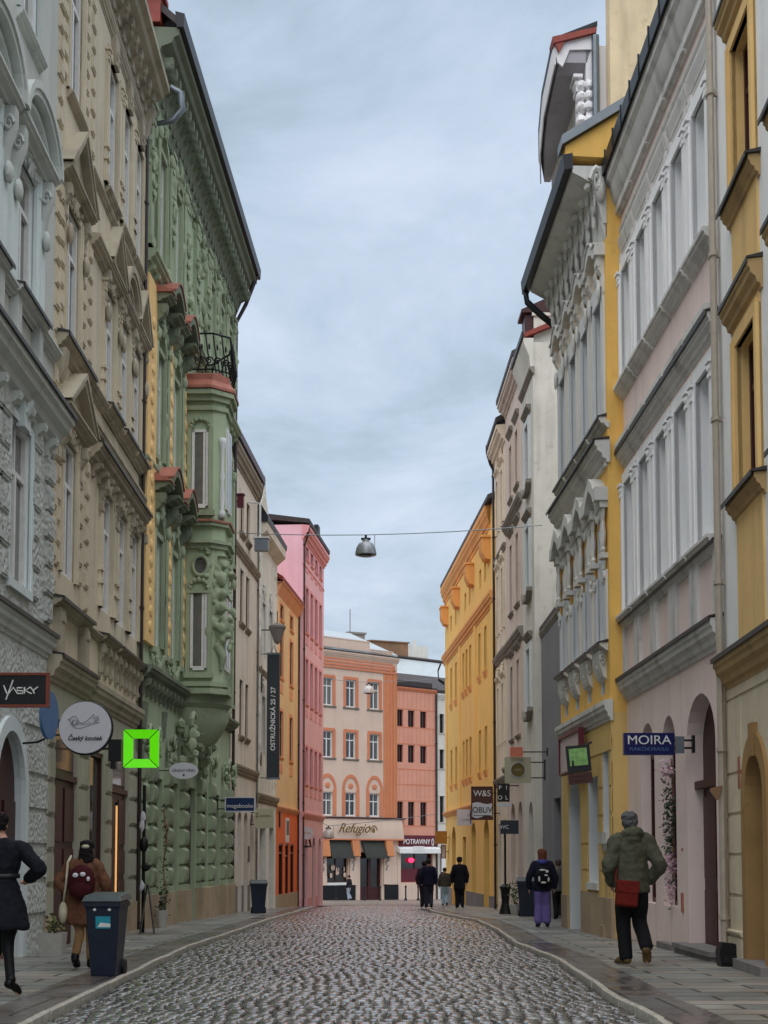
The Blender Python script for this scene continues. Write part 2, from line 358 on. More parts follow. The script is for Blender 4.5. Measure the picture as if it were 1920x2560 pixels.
# --- ornament recipes; each adds to an MB
def surround(m, s0, s1, z0, z1, w=.14, p=.06, ears=False, bottom=False):
    m.box(s0 - w, s0, -.02, p, z0, z1); m.box(s1, s1 + w, -.02, p, z0, z1); m.box(s0 - w, s1 + w, -.02, p + .003, z1, z1 + w)
    m.box(s0 - w - .03, s0 - w * .5, -.02, p + .035, z0, z1 + w * .6); m.box(s1 + w * .5, s1 + w + .03, -.02, p + .035, z0, z1 + w * .6)
    if ears: m.box(s0 - w * 1.7, s0 - w * .4, -.02, p + .05, z1 - w, z1 + w * 1.05); m.box(s1 + w * .4, s1 + w * 1.7, -.02, p + .05, z1 - w, z1 + w * 1.05)
    if bottom: m.box(s0 - w, s1 + w, -.02, p + .004, z0 - w, z0)
def ledge(m, s0, s1, z, d, h, n0=0):
    """moulded shelf: top at z, projects d, falls h"""
    m.prof([(n0 - .03, z), (n0 + d, z - h * .06), (n0 + d, z - h * .28), (n0 + d * .86, z - h * .34), (n0 + d * .8, z - h * .5), (n0 + d * .5, z - h * .62), (n0 + d * .42, z - h * .8),
            (n0 + d * .18, z - h * .86), (n0 + d * .14, z - h), (n0 - .03, z - h)], s0, s1)
def brackets(m, s0, s1, z, d, h, w, pitch, n0=0):
    k = max(1, int((s1 - s0) / pitch)); p = (s1 - s0) / k
    for i in range(k):
        c = s0 + p * (i + .5)
        m.prof([(n0 - .02, z), (n0 + d, z), (n0 + d, z - h * .25), (n0 + d * .7, z - h * .45), (n0 + d * .35, z - h * .6), (n0 + d * .3, z - h), (n0 - .02, z - h)], c - w / 2, c + w / 2)
        m.blob((c, n0 + d * .8, z - h * .3), (w * .6, d * .22, h * .2))
def dentils(m, s0, s1, z, d, h, w):
    k = int((s1 - s0) / (2 * w))
    for i in range(k):
        c = s0 + (s1 - s0) * (i + .5) / k; m.box(c - w / 2, c + w / 2, -.02, d, z - h, z)
def tri(m, s0, s1, z, h, d, t=.12):
    c = (s0 + s1) / 2
    ledge(m, s0, s1, z, d, t * 1.6)
    m.plate([(s0, z), (s1, z), (c, z + h)], -.02, d * .35)
    m.strip([(s0 - .03, z + .01), (c, z + h + t), (s1 + .03, z + .01)], [(s0 + t * 1.6, z + .01), (c, z + h - t * .2), (s1 - t * 1.6, z + .01)], d * .3, d)
    m.strip([(s0 - .06, z + .01), (c, z + h + t * 1.35), (s1 + .06, z + .01)], [(s0 + t * .1, z + .01), (c, z + h + t * .6), (s1 - t * .1, z + .01)], -.02, d + .05)
def seg(m, s0, s1, z, h, d, t=.12, k=12):
    c = (s0 + s1) / 2; w = (s1 - s0) / 2
    ledge(m, s0, s1, z, d, t * 1.6)
    def arc(w, h, z0=0): return [(c - w * math.cos(math.pi * i / k), z + z0 + h * math.sin(math.pi * i / k)) for i in range(k + 1)]
    m.plate(arc(w * .93, h * .93), -.02, d * .35)
    m.strip(arc(w, h), arc(w - t * 1.3, h - t * 1.3), d * .3, d)
    m.strip(arc(w + .05, h + .06), arc(w - t * .4, h - t * .5), -.02, d + .05)
    m.strip(arc(w - t * 2, h - t * 2), arc(w - t * 2.6, h - t * 2.6), d * .3, d * .6)
def console(m, s, z, h, w, d):
    m.prof([(-.02, z), (d, z), (d, z - h * .18), (d * .75, z - h * .38), (d * .35, z - h * .55), (d * .4, z - h * .8), (d * .25, z - h), (-.02, z - h)], s - w / 2, s + w / 2)
    m.tube([(s - w * .6, d * .78, z - h * .18), (s + w * .6, d * .78, z - h * .18)], h * .15, 8)
    m.tube([(s - w * .6, d * .32, z - h * .82), (s + w * .6, d * .32, z - h * .82)], h * .1, 8)
def quoins(m, s0, s1, z0, z1, h, p, gap=.05, alt=.0):
    k = max(1, round((z1 - z0) / h)); q = (z1 - z0) / k
    for i in range(k):
        a = alt if i % 2 else 0
        m.box(s0 - a, s1 + a, -.02, p, z0 + i * q + gap / 2, z0 + (i + 1) * q - gap / 2)
        m.box(s0 - a + .03, s1 + a - .03, -.02, p + .025, z0 + i * q + gap / 2 + .03, z0 + (i + 1) * q - gap / 2 - .03)
def swag(m, s0, s1, z, drop, n=.08, r=.04, k=7):
    for i in range(k):
        t = i / (k - 1); m.blob((s0 + (s1 - s0) * t, n, z - drop * math.sin(math.pi * t)), (r * 1.2, r * 1.3, r * (1.3 + .7 * math.sin(math.pi * t))), jit=.2)
def scroll(m, s, n, z, r, t=.03, turns=1.4, plane='s'):
    P = []
    for i in range(14):
        a = i / 13 * turns * 2 * math.pi; q = r * (1 - .8 * i / 13)
        P.append((s + q * math.cos(a), n, z + q * math.sin(a)) if plane == 's' else (s, n + q * math.cos(a), z + q * math.sin(a)))
    m.tube(P, [t * (1 - .4 * i / 13) for i in range(14)], 6)
def mask(m, s, z, r=.12, n=.06):
    m.blob((s, n, z), (r * .75, r * .7, r), jit=.08); m.blob((s, n + r * .7, z - r * .05), (r * .18, r * .25, r * .3))
    for d in (-1, 1): m.blob((s + d * r * .8, n, z + r * .4), (r * .4, r * .5, r * .5), jit=.2); m.blob((s + d * r * .6, n, z - r * .7), (r * .3, r * .35, r * .4), jit=.2)
    m.blob((s, n, z + r * 1.1), (r * .9, r * .5, r * .35), jit=.2)
def balusters(m, s0, s1, z0, z1, pitch=.22, n=.08, r=.055):
    k = max(1, int((s1 - s0) / pitch)); h = z1 - z0
    for i in range(k):
        m.lathe((s0 + (i + .5) * (s1 - s0) / k, n, z0), [(r * .9, 0), (r * .9, h * .1), (r * .5, h * .16), (r, h * .38), (r * .55, h * .62), (r * .45, h * .8), (r * .9, h * .88), (r * .9, h)], 8)
def pilaster(m, s, w, z0, z1, p=.1, cap=.2):
    m.box(s - w / 2, s + w / 2, -.02, p, z0, z1); m.box(s - w * .62, s + w * .62, -.02, p + .05, z0, z0 + .14)
    m.box(s - w * .55, s + w * .55, -.02, p + .04, z1 - cap, z1 - cap * .75); m.box(s - w * .72, s + w * .72, -.02, p + .09, z1 - cap * .2, z1)
    for d in (-1, 0, 1): m.blob((s + d * w * .35, p + .02, z1 - cap * .45), (w * .22, .05, cap * .25), jit=.2)
def roof(b, z, rise, run, mat='roofdark', over=.5, s0=None, s1=None, name='roof', th=.12):
    s0 = -.05 if s0 is None else s0; s1 = b.L + .05 if s1 is None else s1
    m = MB(); m.prof([(over, z), (over, z + th), (-run, z + rise + th), (-run * 2, z + th), (-run * 2, z - .05), (-run, z + rise - .1), (over - .02, z - .02)], s0, s1)
    return b.put(name, m, mat)
def gutterpipe(b, s, z0, z1, n=.1, r=.055, mat='pipe', gut=None, bend=.35):
    m = MB(); P = []
    if gut: P = [(s, gut, z1 + .25), (s, gut, z1 + .05), (s, (gut + n) / 2, z1 - bend * .6), (s, n, z1 - bend)]
    else: P = [(s, n, z1)]
    P += [(s, n, z1 - bend - .3), (s, n, z0)]
    m.tube(P, r, 8)
    z = z0 + .4
    while z < z1 - bend: m.tube([(s, n, z), (s, n, z + .05)], r * 1.35, 8); m.box(s - .02, s + .02, -.02, n, z, z + .04); z += 1.9
    o = b.put('downpipe', m, mat, smooth=True); smooth_by_angle(o, 50); return o

def tincap(b, segs, win=None, name='tin_flashing'):
    """thin dark sheet over a ledge; each (s0, s1, top, reach)"""
    m = MB()
    for s0, s1, z, d in segs: m.prof([(-.02, z + .05), (d + .05, z + .005), (d + .055, z - .05), (d + .03, z - .05), (d + .03, z - .012), (-.02, z + .004)], s0 - .02, s1 + .02)
    return b.sub(name, m, 'tin', win) if win else b.put(name, m, 'tin')
# ================================================================== LEFT SIDE
# ---- L1: pale grey house with segmental hoods and rough rusticated floors
b = B('apartment_house', 'pale grey house with rounded window hoods and rough stone lower floors, beside the beige house', (-4.53, 7.07), (-4.6, 20.9), -1, nm=((0, 0), (.5, .27), (1.1, .7)), zm=((0, 0), (4.18, 4.26), (6.93, 7.33), (7.85, 8.22), (10.7, 11.0), (15.6, 16.2)))
L = b.L; g0 = b.base
ax = [12.0 - 2.1 * k for k in range(4)]
lo = [(a - .55, a + .55, 4.5, 6.35, 0) for a in ax]
hi = [(a - .5, a + .5, 7.95, 9.7, 0) for a in ax] + [(a - .5, a + .5, 11.5, 13.4, 0) for a in ax]
doors = [(10.95, 12.45, g0, 2.0, .75), (8.0, 9.4, g0, 2.0, .7)]
b.wall(g0, 6.9, lo + doors, M['l1rough'], .16, revmat='l1blue')
b.wall(6.9, 15.6, hi, M['l1'], .16, revmat='l1blue', body=True, name='upper_wall')
for a in ax:
    for s_ in (a - .85, a + .85): m = MB(); quoins(m, s_ - .17, s_ + .17, 4.45, 6.6, .36, .07, alt=.08); b.put('rusticated_blocks', m, 'l1rough')
m = MB(); quoins(m, L - .35, L, 4.3, 6.7, .36, .09, alt=.06); b.put('rusticated_blocks', m, 'l1rough')
m = MB()
for z in (.5, .95, 1.4, 1.85, 2.3, 2.9, 3.3):
    for s_, e_ in ((9.45, 10.9), (12.5, L)):
        m.box(s_, e_, -.02, .05, z, z + .36)
m.box(6, L, -.02, .06, 3.34, 3.66); b.put('stone_courses', m, 'l1rough')
m = MB(); ledge(m, 0, L, 4.18, .24, .32); b.put('string_course', m, 'l1trim')
tincap(b, [(0, L + .05, 6.93, .55)]); tincap(b, [(0, L, 4.18, .24)])
for a in ax: tincap(b, [(a - .78, a + .78, 7.87, .34)])
m = MB(); ledge(m, 0, L + .05, 6.93, .55, .42); brackets(m, 6, L, 6.55, .3, .22, .16, .7); b.put('cornice', m, 'l1trim')
m = MB(); ledge(m, 0, L, 7.85, .25, .16)
for a in ax: m.box(a - .72, a - .5, -.02, .2, 6.93, 7.75); m.box(a + .5, a + .72, -.02, .2, 6.93, 7.75); ledge(m, a - .78, a + .78, 7.87, .34, .18)
b.put('sill_band', m, 'l1trim')
for a in ax[:4]:
    w = b.window(a - .55, a + .55, 4.5, 6.35, -.1)
    m = MB(); m.box(a - .62, a + .62, -.02, .1, 4.42, 4.52); m.plate([(a - .16, 6.3), (a + .16, 6.3), (a + .22, 6.75), (a - .22, 6.75)], -.02, .16); mask(m, a, 6.6, .14, .17)
    surround(m, a - .55, a + .55, 4.5, 6.35, .09, .03)
    b.sub('surround', m, 'l1blue', w)
    w = b.window(a - .5, a + .5, 7.95, 9.7, -.1)
    m = MB(); surround(m, a - .5, a + .5, 7.95, 9.7, .14, .08, ears=True); m.box(a - .95, a - .68, -.02, .12, 7.9, 9.3); m.box(a + .68, a + .95, -.02, .12, 7.9, 9.3)
    b.sub('surround', m, 'l1blue', w)
    m = MB(); seg(m, a - 1.0, a + 1.0, 10.0, .68, .46, .1)
    for d in (-.8, .8):
        m.prof([(-.02, 9.85), (.36, 9.85), (.36, 9.65), (.22, 9.4), (.12, 9.0), (-.02, 8.9)], a + d - .09, a + d + .09); scroll(m, a + d - .1, .22, 9.62, .11, .035, plane='n'); scroll(m, a + d + .1, .22, 9.62, .11, .035, plane='n'); m.blob((a + d, .2, 9.05), (.12, .1, .14), jit=.2)
    mask(m, a, 9.72, .13, .12); swag(m, a - .6, a - .15, 9.85, .1, .1); swag(m, a + .15, a + .6, 9.85, .1, .1)
    b.sub('pediment', m, 'l1trim', w)
    w = b.window(a - .5, a + .5, 11.5, 13.4, -.1)
    m = MB(); surround(m, a - .5, a + .5, 11.5, 13.4, .13, .07); ledge(m, a - .75, a + .75, 13.85, .3, .22); ledge(m, a - .7, a + .7, 11.45, .2, .14); b.sub('surround', m, 'l1trim', w)
m = MB(); ledge(m, 0, L, 15.6, .75, .6); brackets(m, 5, L, 15.2, .5, .35, .16, .55); b.put('eaves_cornice', m, 'l1trim')
for (a, c, d, e, r) in doors:
    m = MB(); k = 14; w = (c - a) / 2; cs = (a + c) / 2
    O = [(cs - (w + .16) * math.cos(math.pi * i / k), e + (r + .16) * math.sin(math.pi * i / k)) for i in range(k + 1)]
    I = [(cs - (w - .02) * math.cos(math.pi * i / k), e + (r - .02) * math.sin(math.pi * i / k)) for i in range(k + 1)]
    m.strip(O, I, -.02, .09); m.box(a - .16, a + .02, -.02, .09, g0, e); m.box(c - .02, c + .16, -.02, .09, g0, e)
    dr = MB(); dr.box(a, c, -.16, -.1, g0, e); dr.plate([(cs - w * math.cos(math.pi * i / k), e + r * math.sin(math.pi * i / k)) for i in range(k + 1)], -.16, -.1)
    for q in (0, 1):
        dr.box(a + .1 + q * w, a + w - .06 + q * w, -.1, -.07, .3, .95); dr.box(a + .1 + q * w, a + w - .06 + q * w, -.1, -.07, 1.05, 1.9)
    dd = b.put('door', dr, 'framered'); b.put('door_surround', m, 'l1blue')
roof(b, 15.6, 3.5, 4.5)

# ---- L2: beige house
b = B('town_house', 'tall beige house with pointed and rounded window hoods beside the green facade', (-4.59, 20.9), (-4.65, 28.8), -1, nm=((0, 0), (.5, .25), (1.1, .8)), zm=((0, 0), (3.84, 4.0), (4.66, 4.8), (6.95, 7.25), (7.4, 7.7), (8.2, 8.6), (10.6, 11.0), (14.75, 15.3), (15.75, 16.2)))
L = b.L; g0 = b.base
A = 1.15; BC = [4.35, 5.9, 7.3]; hw = {A: .5}
op = []
for z0, z1 in ((5.1, 6.95), (8.25, 10.3), (11.9, 14.1)):
    op.append((A - .48, A + .48, z0, z1, 0)); op += [(c - .45, c + .45, z0, z1, 0) for c in BC]
b.wall(3.5, 15.9, op, M['l2'], .14, name='upper_wall')
b.wall(g0, 3.5, [(.5, 2.2, g0, 3.05, 0), (5.2, 7.0, g0, 3.0, 0), (3.2, 4.4, .9, 2.8, 0)], M['l2low'], .14)
for s0, s1 in ((0, .42), (2.3, 3.0), (4.6, 5.1), (7.1, L)): m = MB(); quoins(m, s0, s1, .35, 3.1, .43, .05); b.put('banded_pier', m, 'l2low')
m = MB(); m.box(0, .46, -.02, .13, g0, .4); m.box(2.26, 5.14, -.02, .13, g0, .4); m.box(7.06, L, -.02, .13, g0, .4); b.put('plinth', m, 'base')
for a, c, zt in ((.5, 2.2, 3.05), (5.2, 7.0, 3.0)):
    d = MB(); d.box(a, c, -.14, -.07, g0, zt); w = (c - a) / 2
    for q in (0, 1):
        for z0, z1 in ((.35, .8), (.9, 1.3), (1.4, 2.15)): d.box(a + .1 + q * w, a + w - .06 + q * w, -.07, -.04, z0, z1)
    d.box(a, c, -.07, -.01, 2.25, 2.33)
    d = b.put('door', d, 'framered'); gl = MB(); gl.box(a + .1, c - .1, -.07, -.06, 2.4, zt - .1); b.put('fanlight', gl, 'glassred', d)
b.window(3.2, 4.4, .9, 2.8, -.08, 'framered', 'glass', 0, 0)
m = MB(); ledge(m, -.05, 2.75, 3.86, .38, .36); ledge(m, 2.75, L + .02, 3.84, .3, .36); b.put('shop_cornice', m, 'l2trim')
# balustrade band
m = MB(); ledge(m, .05, 2.5, 4.68, .34, .14); m.box(.2, 2.35, -.02, .12, 3.86, 3.96)
for s_ in (.2, 2.05): m.box(s_, s_ + .3, -.02, .24, 3.86, 4.55); console(m, s_ + .15, 4.5, .5, .2, .28)
for c in BC:
    ledge(m, c - .68, c + .68, 4.68, .34, .14)
    for d in (-.5, 0, .5): console(m, c + d, 4.55, .55, .16, .22)
ledge(m, 2.5, L, 4.66, .2, .12)
b.put('sill_band', m, 'l2trim')
for z0, z1 in ((5.1, 6.95), (8.25, 10.3), (11.9, 14.1)):
    for c in [A] + BC:
        h = .48 if c == A else .45
        w = b.window(c - h, c + h, z0, z1, -.08, 'frame')
        m = MB(); surround(m, c - h, c + h, z0, z1, .13, .07, ears=(z0 < 6))
        if c == A:
            for s_ in (c - h - .35, c + h + .35): quoins(m, s_ - .12, s_ + .12, z0, z1 + .1, .3, .07, gap=.07, alt=.03)
        else:
            for s_ in (c - h - .2, c + h + .2): pilaster(m, s_, .13, z0, z1, .1, .2); m.box(s_ - .09, s_ + .09, -.02, .16, z0 + .35, z0 + .42); m.box(s_ - .09, s_ + .09, -.02, .16, z0 + .55, z0 + .6)
        mask(m, c, z1 + .13, .13, .1)
        b.sub('surround', m, 'l2', w)
        m = MB()
        if z0 > 11:
            m.plate([(c - .14, z1), (c + .14, z1), (c + .2, z1 + .5), (c - .2, z1 + .5)], -.02, .18); mask(m, c, z1 + .1, .12, .18); ledge(m, c - .6, c + .6, z0 - .02, .2, .13)
        elif z0 > 8:
            if c == A: tri(m, c - 1.0, c + 1.0, 10.65, .75, .38, .1)
            elif c == BC[1]: seg(m, c - .74, c + .74, 10.62, .62, .36, .1)
            else: tri(m, c - .74, c + .74, 10.62, .68, .38, .1)
            for d in (-.62, .62): console(m, c + d * (1.15 if c == A else 1), 10.45, .55, .13, .26); m.blob((c + d, .2, 9.75), (.1, .1, .16), jit=.2)
            swag(m, c - .45, c + .45, 10.45, .12, .1, .045)
        else:
            if c == A: tri(m, c - 1.05, c + 1.05, 7.3, .5, .46, .1)
            for d in (-.66, .66): console(m, c + d, 7.05, .55, .16, .3)
            swag(m, c - .4, c + .4, 7.1, .1, .1, .045)
        b.sub('pediment', m, 'l2trim', w)
m = MB(); ledge(m, 2.6, L, 7.4, .46, .3); ledge(m, 2.6, L, 7.7, .3, .2); brackets(m, 2.7, L, 7.12, .36, .2, .14, .5)
ledge(m, 2.4, L, 8.22, .26, .16); ledge(m, .1, 2.3, 8.18, .36, .2)
for c in BC: ledge(m, c - .62, c + .62, 8.24, .36, .18)
for s_ in (.3, 2.0): m.prof([(-.02, 8.0), (.28, 8.0), (.2, 7.7), (.1, 7.6), (-.02, 7.6)], s_ - .12, s_ + .12)
b.put('middle_cornice', m, 'l2trim'); tincap(b, [(2.6, L, 7.4, .46)]); tincap(b, [(.1, 2.3, 8.18, .36)])
for c in BC: tincap(b, [(c - .62, c + .62, 8.24, .36)]); tincap(b, [(c - .68, c + .68, 4.68, .34)])
tincap(b, [(0, 2.75, 3.86, .38)]); tincap(b, [(.05, 2.5, 4.68, .34)])
m = MB(); ledge(m, 2.5, L, 10.6, .34, .22); ledge(m, 2.4, L, 11.6, .16, .12); ledge(m, 0, L, 14.75, .18, .22); b.put('string_course', m, 'l2trim')
for s_ in (.12, 2.55): m = MB(); quoins(m, s_ - .13, s_ + .13, 4.8, 14.4, .33, .05, gap=.12, alt=.03); b.put('quoins', m, 'l2')
m = MB(); ledge(m, -.03, L + .05, 15.75, .75, .62); brackets(m, 0, L, 15.38, .5, .4, .2, .5); dentils(m, 0, L, 14.98, .1, .1, .07)
m.prof([(.0, 15.1), (.5, 15.1), (.3, 14.85), (.15, 14.5), (0, 14.45)], L - .22, L); scroll(m, L + .01, .22, 14.85, .13, .04, plane='n')
b.put('eaves_cornice', m, 'l2trim')
m = MB(); P = [(L + .1, .75, 15.75), (L + .16, .95, 15.65), (L + .2, 1.0, 15.3), (L + .2, .8, 15.05), (L + .15, .45, 14.95)]; m.tube(P, [.07, .075, .075, .07, .05], 10); b.put('gutter_outlet', m, 'zinc', smooth=True)
roof(b, 15.75, 3.2, 4.5, 'roofdark', .6)
gutterpipe(b, L - .02, g0, 14.9, .14, .07)

# ---- L3: green house with oriel
b = B('ornate_house', 'sage green art nouveau house with a corner oriel and lush stucco', (-4.61, 28.8), (-4.18, 41.7), -1, nm=((0, 0), (.5, .3), (1.1, .74)), zm=((0, 0), (4.78, 4.88), (8.55, 8.9), (12.45, 12.95), (16.55, 17.35)))
L = b.L; g0 = b.base
wx = [1.7, 3.55, 8.7, 10.4, 12.0]; op = []
for c in wx:
    for z0, z1 in ((5.3, 7.4), (8.9, 11.0), (12.7, 14.9)): op.append((c - .42, c + .42, z0, z1, .3))
low = [(1.55, 2.6, g0, 2.75, 0), (3.45, 4.5, g0, 2.75, 0), (5.5, 6.9, g0, 2.75, 0), (7.9, 8.75, .5, 2.75, 0), (9.7, 10.9, g0, 2.75, 0), (11.75, 12.5, .5, 2.75, 0)]
b.wall(3.4, 16.0, op, M['l3'], .16, name='upper_wall')
b.wall(g0, 3.4, low, M['l3'], .16)
for a, c, z0, z1, _ in low:
    if z0 == g0:
        d = MB(); d.box(a, c, -.16, -.12, g0, z1); d.box(a + .08, c - .08, -.12, -.09, .3, 1.0); d.box(a + .08, c - .08, -.12, -.09, 1.1, 2.1); b.put('door', d, 'framedark')
    else: b.window(a, c, z0, z1, -.1, 'framedark', 'glass', 0, 0)
for k, (s0, s1) in enumerate(((0.05, .5), (1.0, 1.45), (2.75, 3.3), (4.7, 5.3), (7.1, 7.7), (8.95, 9.5), (11.1, 11.6), (12.5, 12.85))):
    m = MB(); nb = 6; zz = .62; h = (3.0 - zz) / nb
    for i in range(nb):
        z = zz + i * h; c = (s0 + s1) / 2; w = (s1 - s0) / 2
        m.prof([(-.02, z + .03), (.16, z + .05), (.22, z + h * .35), (.22, z + h * .8), (.12, z + h * .97), (-.02, z + h * .99)], s0, s1)
        m.prof([(-.02, z), (.1, z), (.1, z + .05), (-.02, z + .05)], s0 + .06, s1 - .06)
    m.box(s0 - .05, s1 + .05, -.02, .24, .5, .62); [m.blob(((s0 + s1) / 2 + rnd.uniform(-.16, .16), rnd.uniform(.12, .3), rnd.uniform(3.08, 3.62)), (rnd.uniform(.05, .11), .09, rnd.uniform(.05, .13)), jit=.3) for _ in range(16)]; scroll(m, (s0 + s1) / 2, .3, 3.5, .17, .05)
    b.put('banded_pier', m, 'l3trim')
m = MB()
for s0, s1 in ((0, 1.5), (2.65, 3.4), (4.55, 5.45), (6.95, 9.65), (10.95, L)): m.box(s0, s1, -.02, .3, g0, .5)
b.put('plinth', m, 'base')
m = MB(); ledge(m, 0, L, 4.78, .42, .3); brackets(m, 0, 4.6, 4.52, .3, .3, .14, .45)
for s0 in (0, 2.1): m.prof([(-.02, 4.1), (.12, 4.1), (.05, 3.6), (-.02, 3.6)], s0 + .3, s0 + .6)
b.put('shop_cornice', m, 'l3dark')
for s0, s1 in ((.05, .98), (2.42, 2.84), (4.26, 4.6), (7.6, 7.98), (9.4, 9.7)):
    m = MB(); m.box(s0, s1, .002, .15, 5.2, 12.0)
    o = b.put('yellow_panel', m, 'yellowpanel'); m = MB()
    for i in range(20): z = 5.5 + i * .3; m.blob(((s0 + s1) / 2 + .07 * math.sin(i * 1.7), .15, z), (.16, .05, .11), jit=.35)
    b.put('leaf_relief', m, 'yellowpanel', o)
for c in wx:
    for fl, (z0, z1) in enumerate(((5.3, 7.4), (8.9, 11.0), (12.7, 14.9))):
        w = b.window(c - .42, c + .42, z0, z1, -.1, 'frame', arch=.3)
        m = MB(); k = 10
        surround(m, c - .42, c + .42, z0, z1 - .05, .1, .07)
        O = [(c - .56 * math.cos(math.pi * i / k), z1 + .44 * math.sin(math.pi * i / k)) for i in range(k + 1)]; I = [(c - .42 * math.cos(math.pi * i / k), z1 + .3 * math.sin(math.pi * i / k)) for i in range(k + 1)]
        m.strip(O, I, -.02, .12); mask(m, c, z1 + .42, .15, .14)
        for d in (-.68, .68):
            m.tube([(c + d, .12, z0 - .1), (c + d, .12, z1 + .1)], .07, 8); m.box(c + d - .11, c + d + .11, -.02, .22, z0 - .2, z0 - .1); m.blob((c + d, .15, z1 + .15), (.12, .12, .14), jit=.25)
            if fl == 0: m.tube([(c + d - .1, .14, z0 + 1.05), (c + d + .1, .14, z0 + 1.05)], .03); m.tube([(c + d - .1, .14, z0 + .95), (c + d + .1, .14, z0 + .95)], .03)
        swag(m, c - .5, c + .5, z0 - .18, .22, .12, .06)
        for q in range(10): m.blob((c + rnd.uniform(-.7, .7), rnd.uniform(.03, .12), z1 + rnd.uniform(.3, .95)), (rnd.uniform(.04, .1), rnd.uniform(.04, .09), rnd.uniform(.05, .12)), jit=.3)
        b.sub('surround', m, 'l3trim', w)
        if fl < 2 and c < 5:
            zt = z1 + .95 if fl == 0 else z1 + 1.0
            m = MB(); h = .62
            for (x0, x1) in ((c - .85, c - .3), (c + .3, c + .85)): ledge(m, x0, x1, zt - .1, .62, .2)
            P = []; k = 10
            for i in range(k + 1): P.append((c - h + 2 * h * i / k, zt + .3 * math.sin(math.pi * i / k)))
            m.strip(P, [(p[0], p[1] - .14) for p in P], -.02, .66)
            for d in (-.7, .7): console(m, c + d, zt - .3, .6, .18, .48); scroll(m, c + d + .1, .3, zt - .45, .13, .04, plane='n')
            b.sub('hood', m, 'l3dark', w)
            m = MB(); m.strip([(p[0], p[1] + .05) for p in P], [(p[0], p[1] + .02) for p in P], -.02, .7)
            m.prof([(-.02, zt + .1), (.66, zt - .08), (.66, zt - .1), (-.02, zt - .1)], c - .9, c - .4); b.sub('copper_flashing', m, 'copper', w)
m = MB(); ledge(m, 0, 4.6, 8.55, .2, .16); ledge(m, 7.6, L, 8.55, .25, .2); ledge(m, 0, L, 12.45, .42, .3); brackets(m, 0, L, 12.2, .28, .2, .12, .5)
b.put('string_course', m, 'l3trim')
# dense relief between the top windows
m = MB()
for i in range(190):
    s_ = rnd.uniform(.1, L - .1); z = rnd.uniform(12.7, 15.4)
    if any(abs(s_ - c) < .45 and z < 15.1 for c in wx): continue
    r = rnd.uniform(.05, .14); m.blob((s_, r * .5, z), (r, r * 1.1, r * rnd.uniform(.7, 1.7)), jit=.3)
for i in range(26):
    s_ = rnd.uniform(.2, L - .2); scroll(m, s_, .1, rnd.uniform(15.0, 15.5), rnd.uniform(.12, .22), .045)
for s_ in (.35, 2.6, 4.5, 6.0, 7.7, 9.5, 11.2, 12.6):
    pilaster(m, s_, .3, 12.6, 15.3, .14, .4); mask(m, s_, 14.2, .17, .18); swag(m, s_ - .1, s_ + .1, 14.0, .5, .2, .05)
b.put('stucco_relief', m, 'l3trim')
m = MB()
for i in range(60):
    s_ = rnd.choice([rnd.uniform(.9, 1.15), rnd.uniform(2.2, 2.4), rnd.uniform(4.0, 4.5)]); z = rnd.uniform(7.0, 12.0); r = rnd.uniform(.04, .1)
    m.blob((s_, r * .6, z), (r, r, r * rnd.uniform(1, 2)), jit=.3)
b.put('vine_relief', m, 'l3trim')
m = MB(); ledge(m, -.05, L + .1, 16.55, .95, .62); m.prof([(-.02, 16.0), (.5, 16.0), (.26, 15.7), (.08, 15.45), (-.02, 15.45)], 0, L)
brackets(m, 0, L, 16.05, .75, .5, .16, .42); dentils(m, 0, L, 15.35, .16, .12, .08)
b.put('eaves_cornice', m, 'l3dark')
m = MB(); m.prof([(.9, 16.5), (1.08, 16.5), (1.1, 16.75), (.85, 16.8)], -.1, L + .15); b.put('gutter', m, 'gutter')
roof(b, 16.6, 4.2, 4.5, 'roofdark', .9)
m = MB()
for s_ in (3.2, 9.4): m.box(s_, s_ + .5, -1.0, .1, 16.7, 17.9); m.box(s_ - .06, s_ + .56, -1.06, .16, 17.9, 18.0)
b.put('chimney', m, 'brick')
m = MB(); m.box(-.12, .35, -1.5, .45, 16.6, 17.1); m.prof([(.55, 17.1), (.55, 17.2), (-.6, 17.65), (-1.6, 17.2), (-1.6, 17.1)], -.2, .4); b.put('parapet_coping', m, 'rooftile')
gutterpipe(b, L - .1, g0, 16.5, .16, .07, gut=1.0, bend=1.2)
# oriel
b.raw = True
m = MB(); c0, c1, pr = 4.65, 6.6, .92; ch = .25
def orl(e=0): return [(c0 - e, 0), (c0 - e, pr - ch), (c0 + ch * .8, pr + e * .7), (c1 - .8, pr - .04 + e * .7), (c1 + e, pr - .6), (c1 + e, 0)]
def slab(m, z0, z1, e=0):
    p = orl(e); n = len(p)
    m.add([(q[0], q[1], z0) for q in p] + [(q[0], q[1], z1) for q in p], [(i, (i + 1) % n, n + (i + 1) % n, n + i) for i in range(n)] + [tuple(range(n)), tuple(range(n, 2 * n))])
slab(m, 4.9, 11.5)
ori = b.put('oriel', m, 'l3')
m = MB()
for z, e, h in ((4.78, .16, .12), (4.95, .1, .1), (8.0, .1, .1), (8.1, .2, .08), (8.5, .14, .12), (11.1, .08, .1), (11.3, .14, .12), (11.42, .26, .1), (7.0, .1, .06)): slab(m, z, z + h, e)
b.put('oriel_moulding', m, 'l3trim', ori)
m = MB(); slab(m, 11.54, 11.6, .3); slab(m, 11.6, 11.9, .1)
p0 = orl(.3); p1 = orl(-.15)
m.add([(q[0], q[1], 11.6) for q in p0] + [(q[0], q[1], 12.0) for q in p1], [(i, (i + 1) % 6, 6 + (i + 1) % 6, 6 + i) for i in range(6)])
b.put('copper_roof', m, 'copper', ori)
m = MB(); slab(m, 8.58, 8.62, .2); b.put('copper_flashing', m, 'copper', ori)
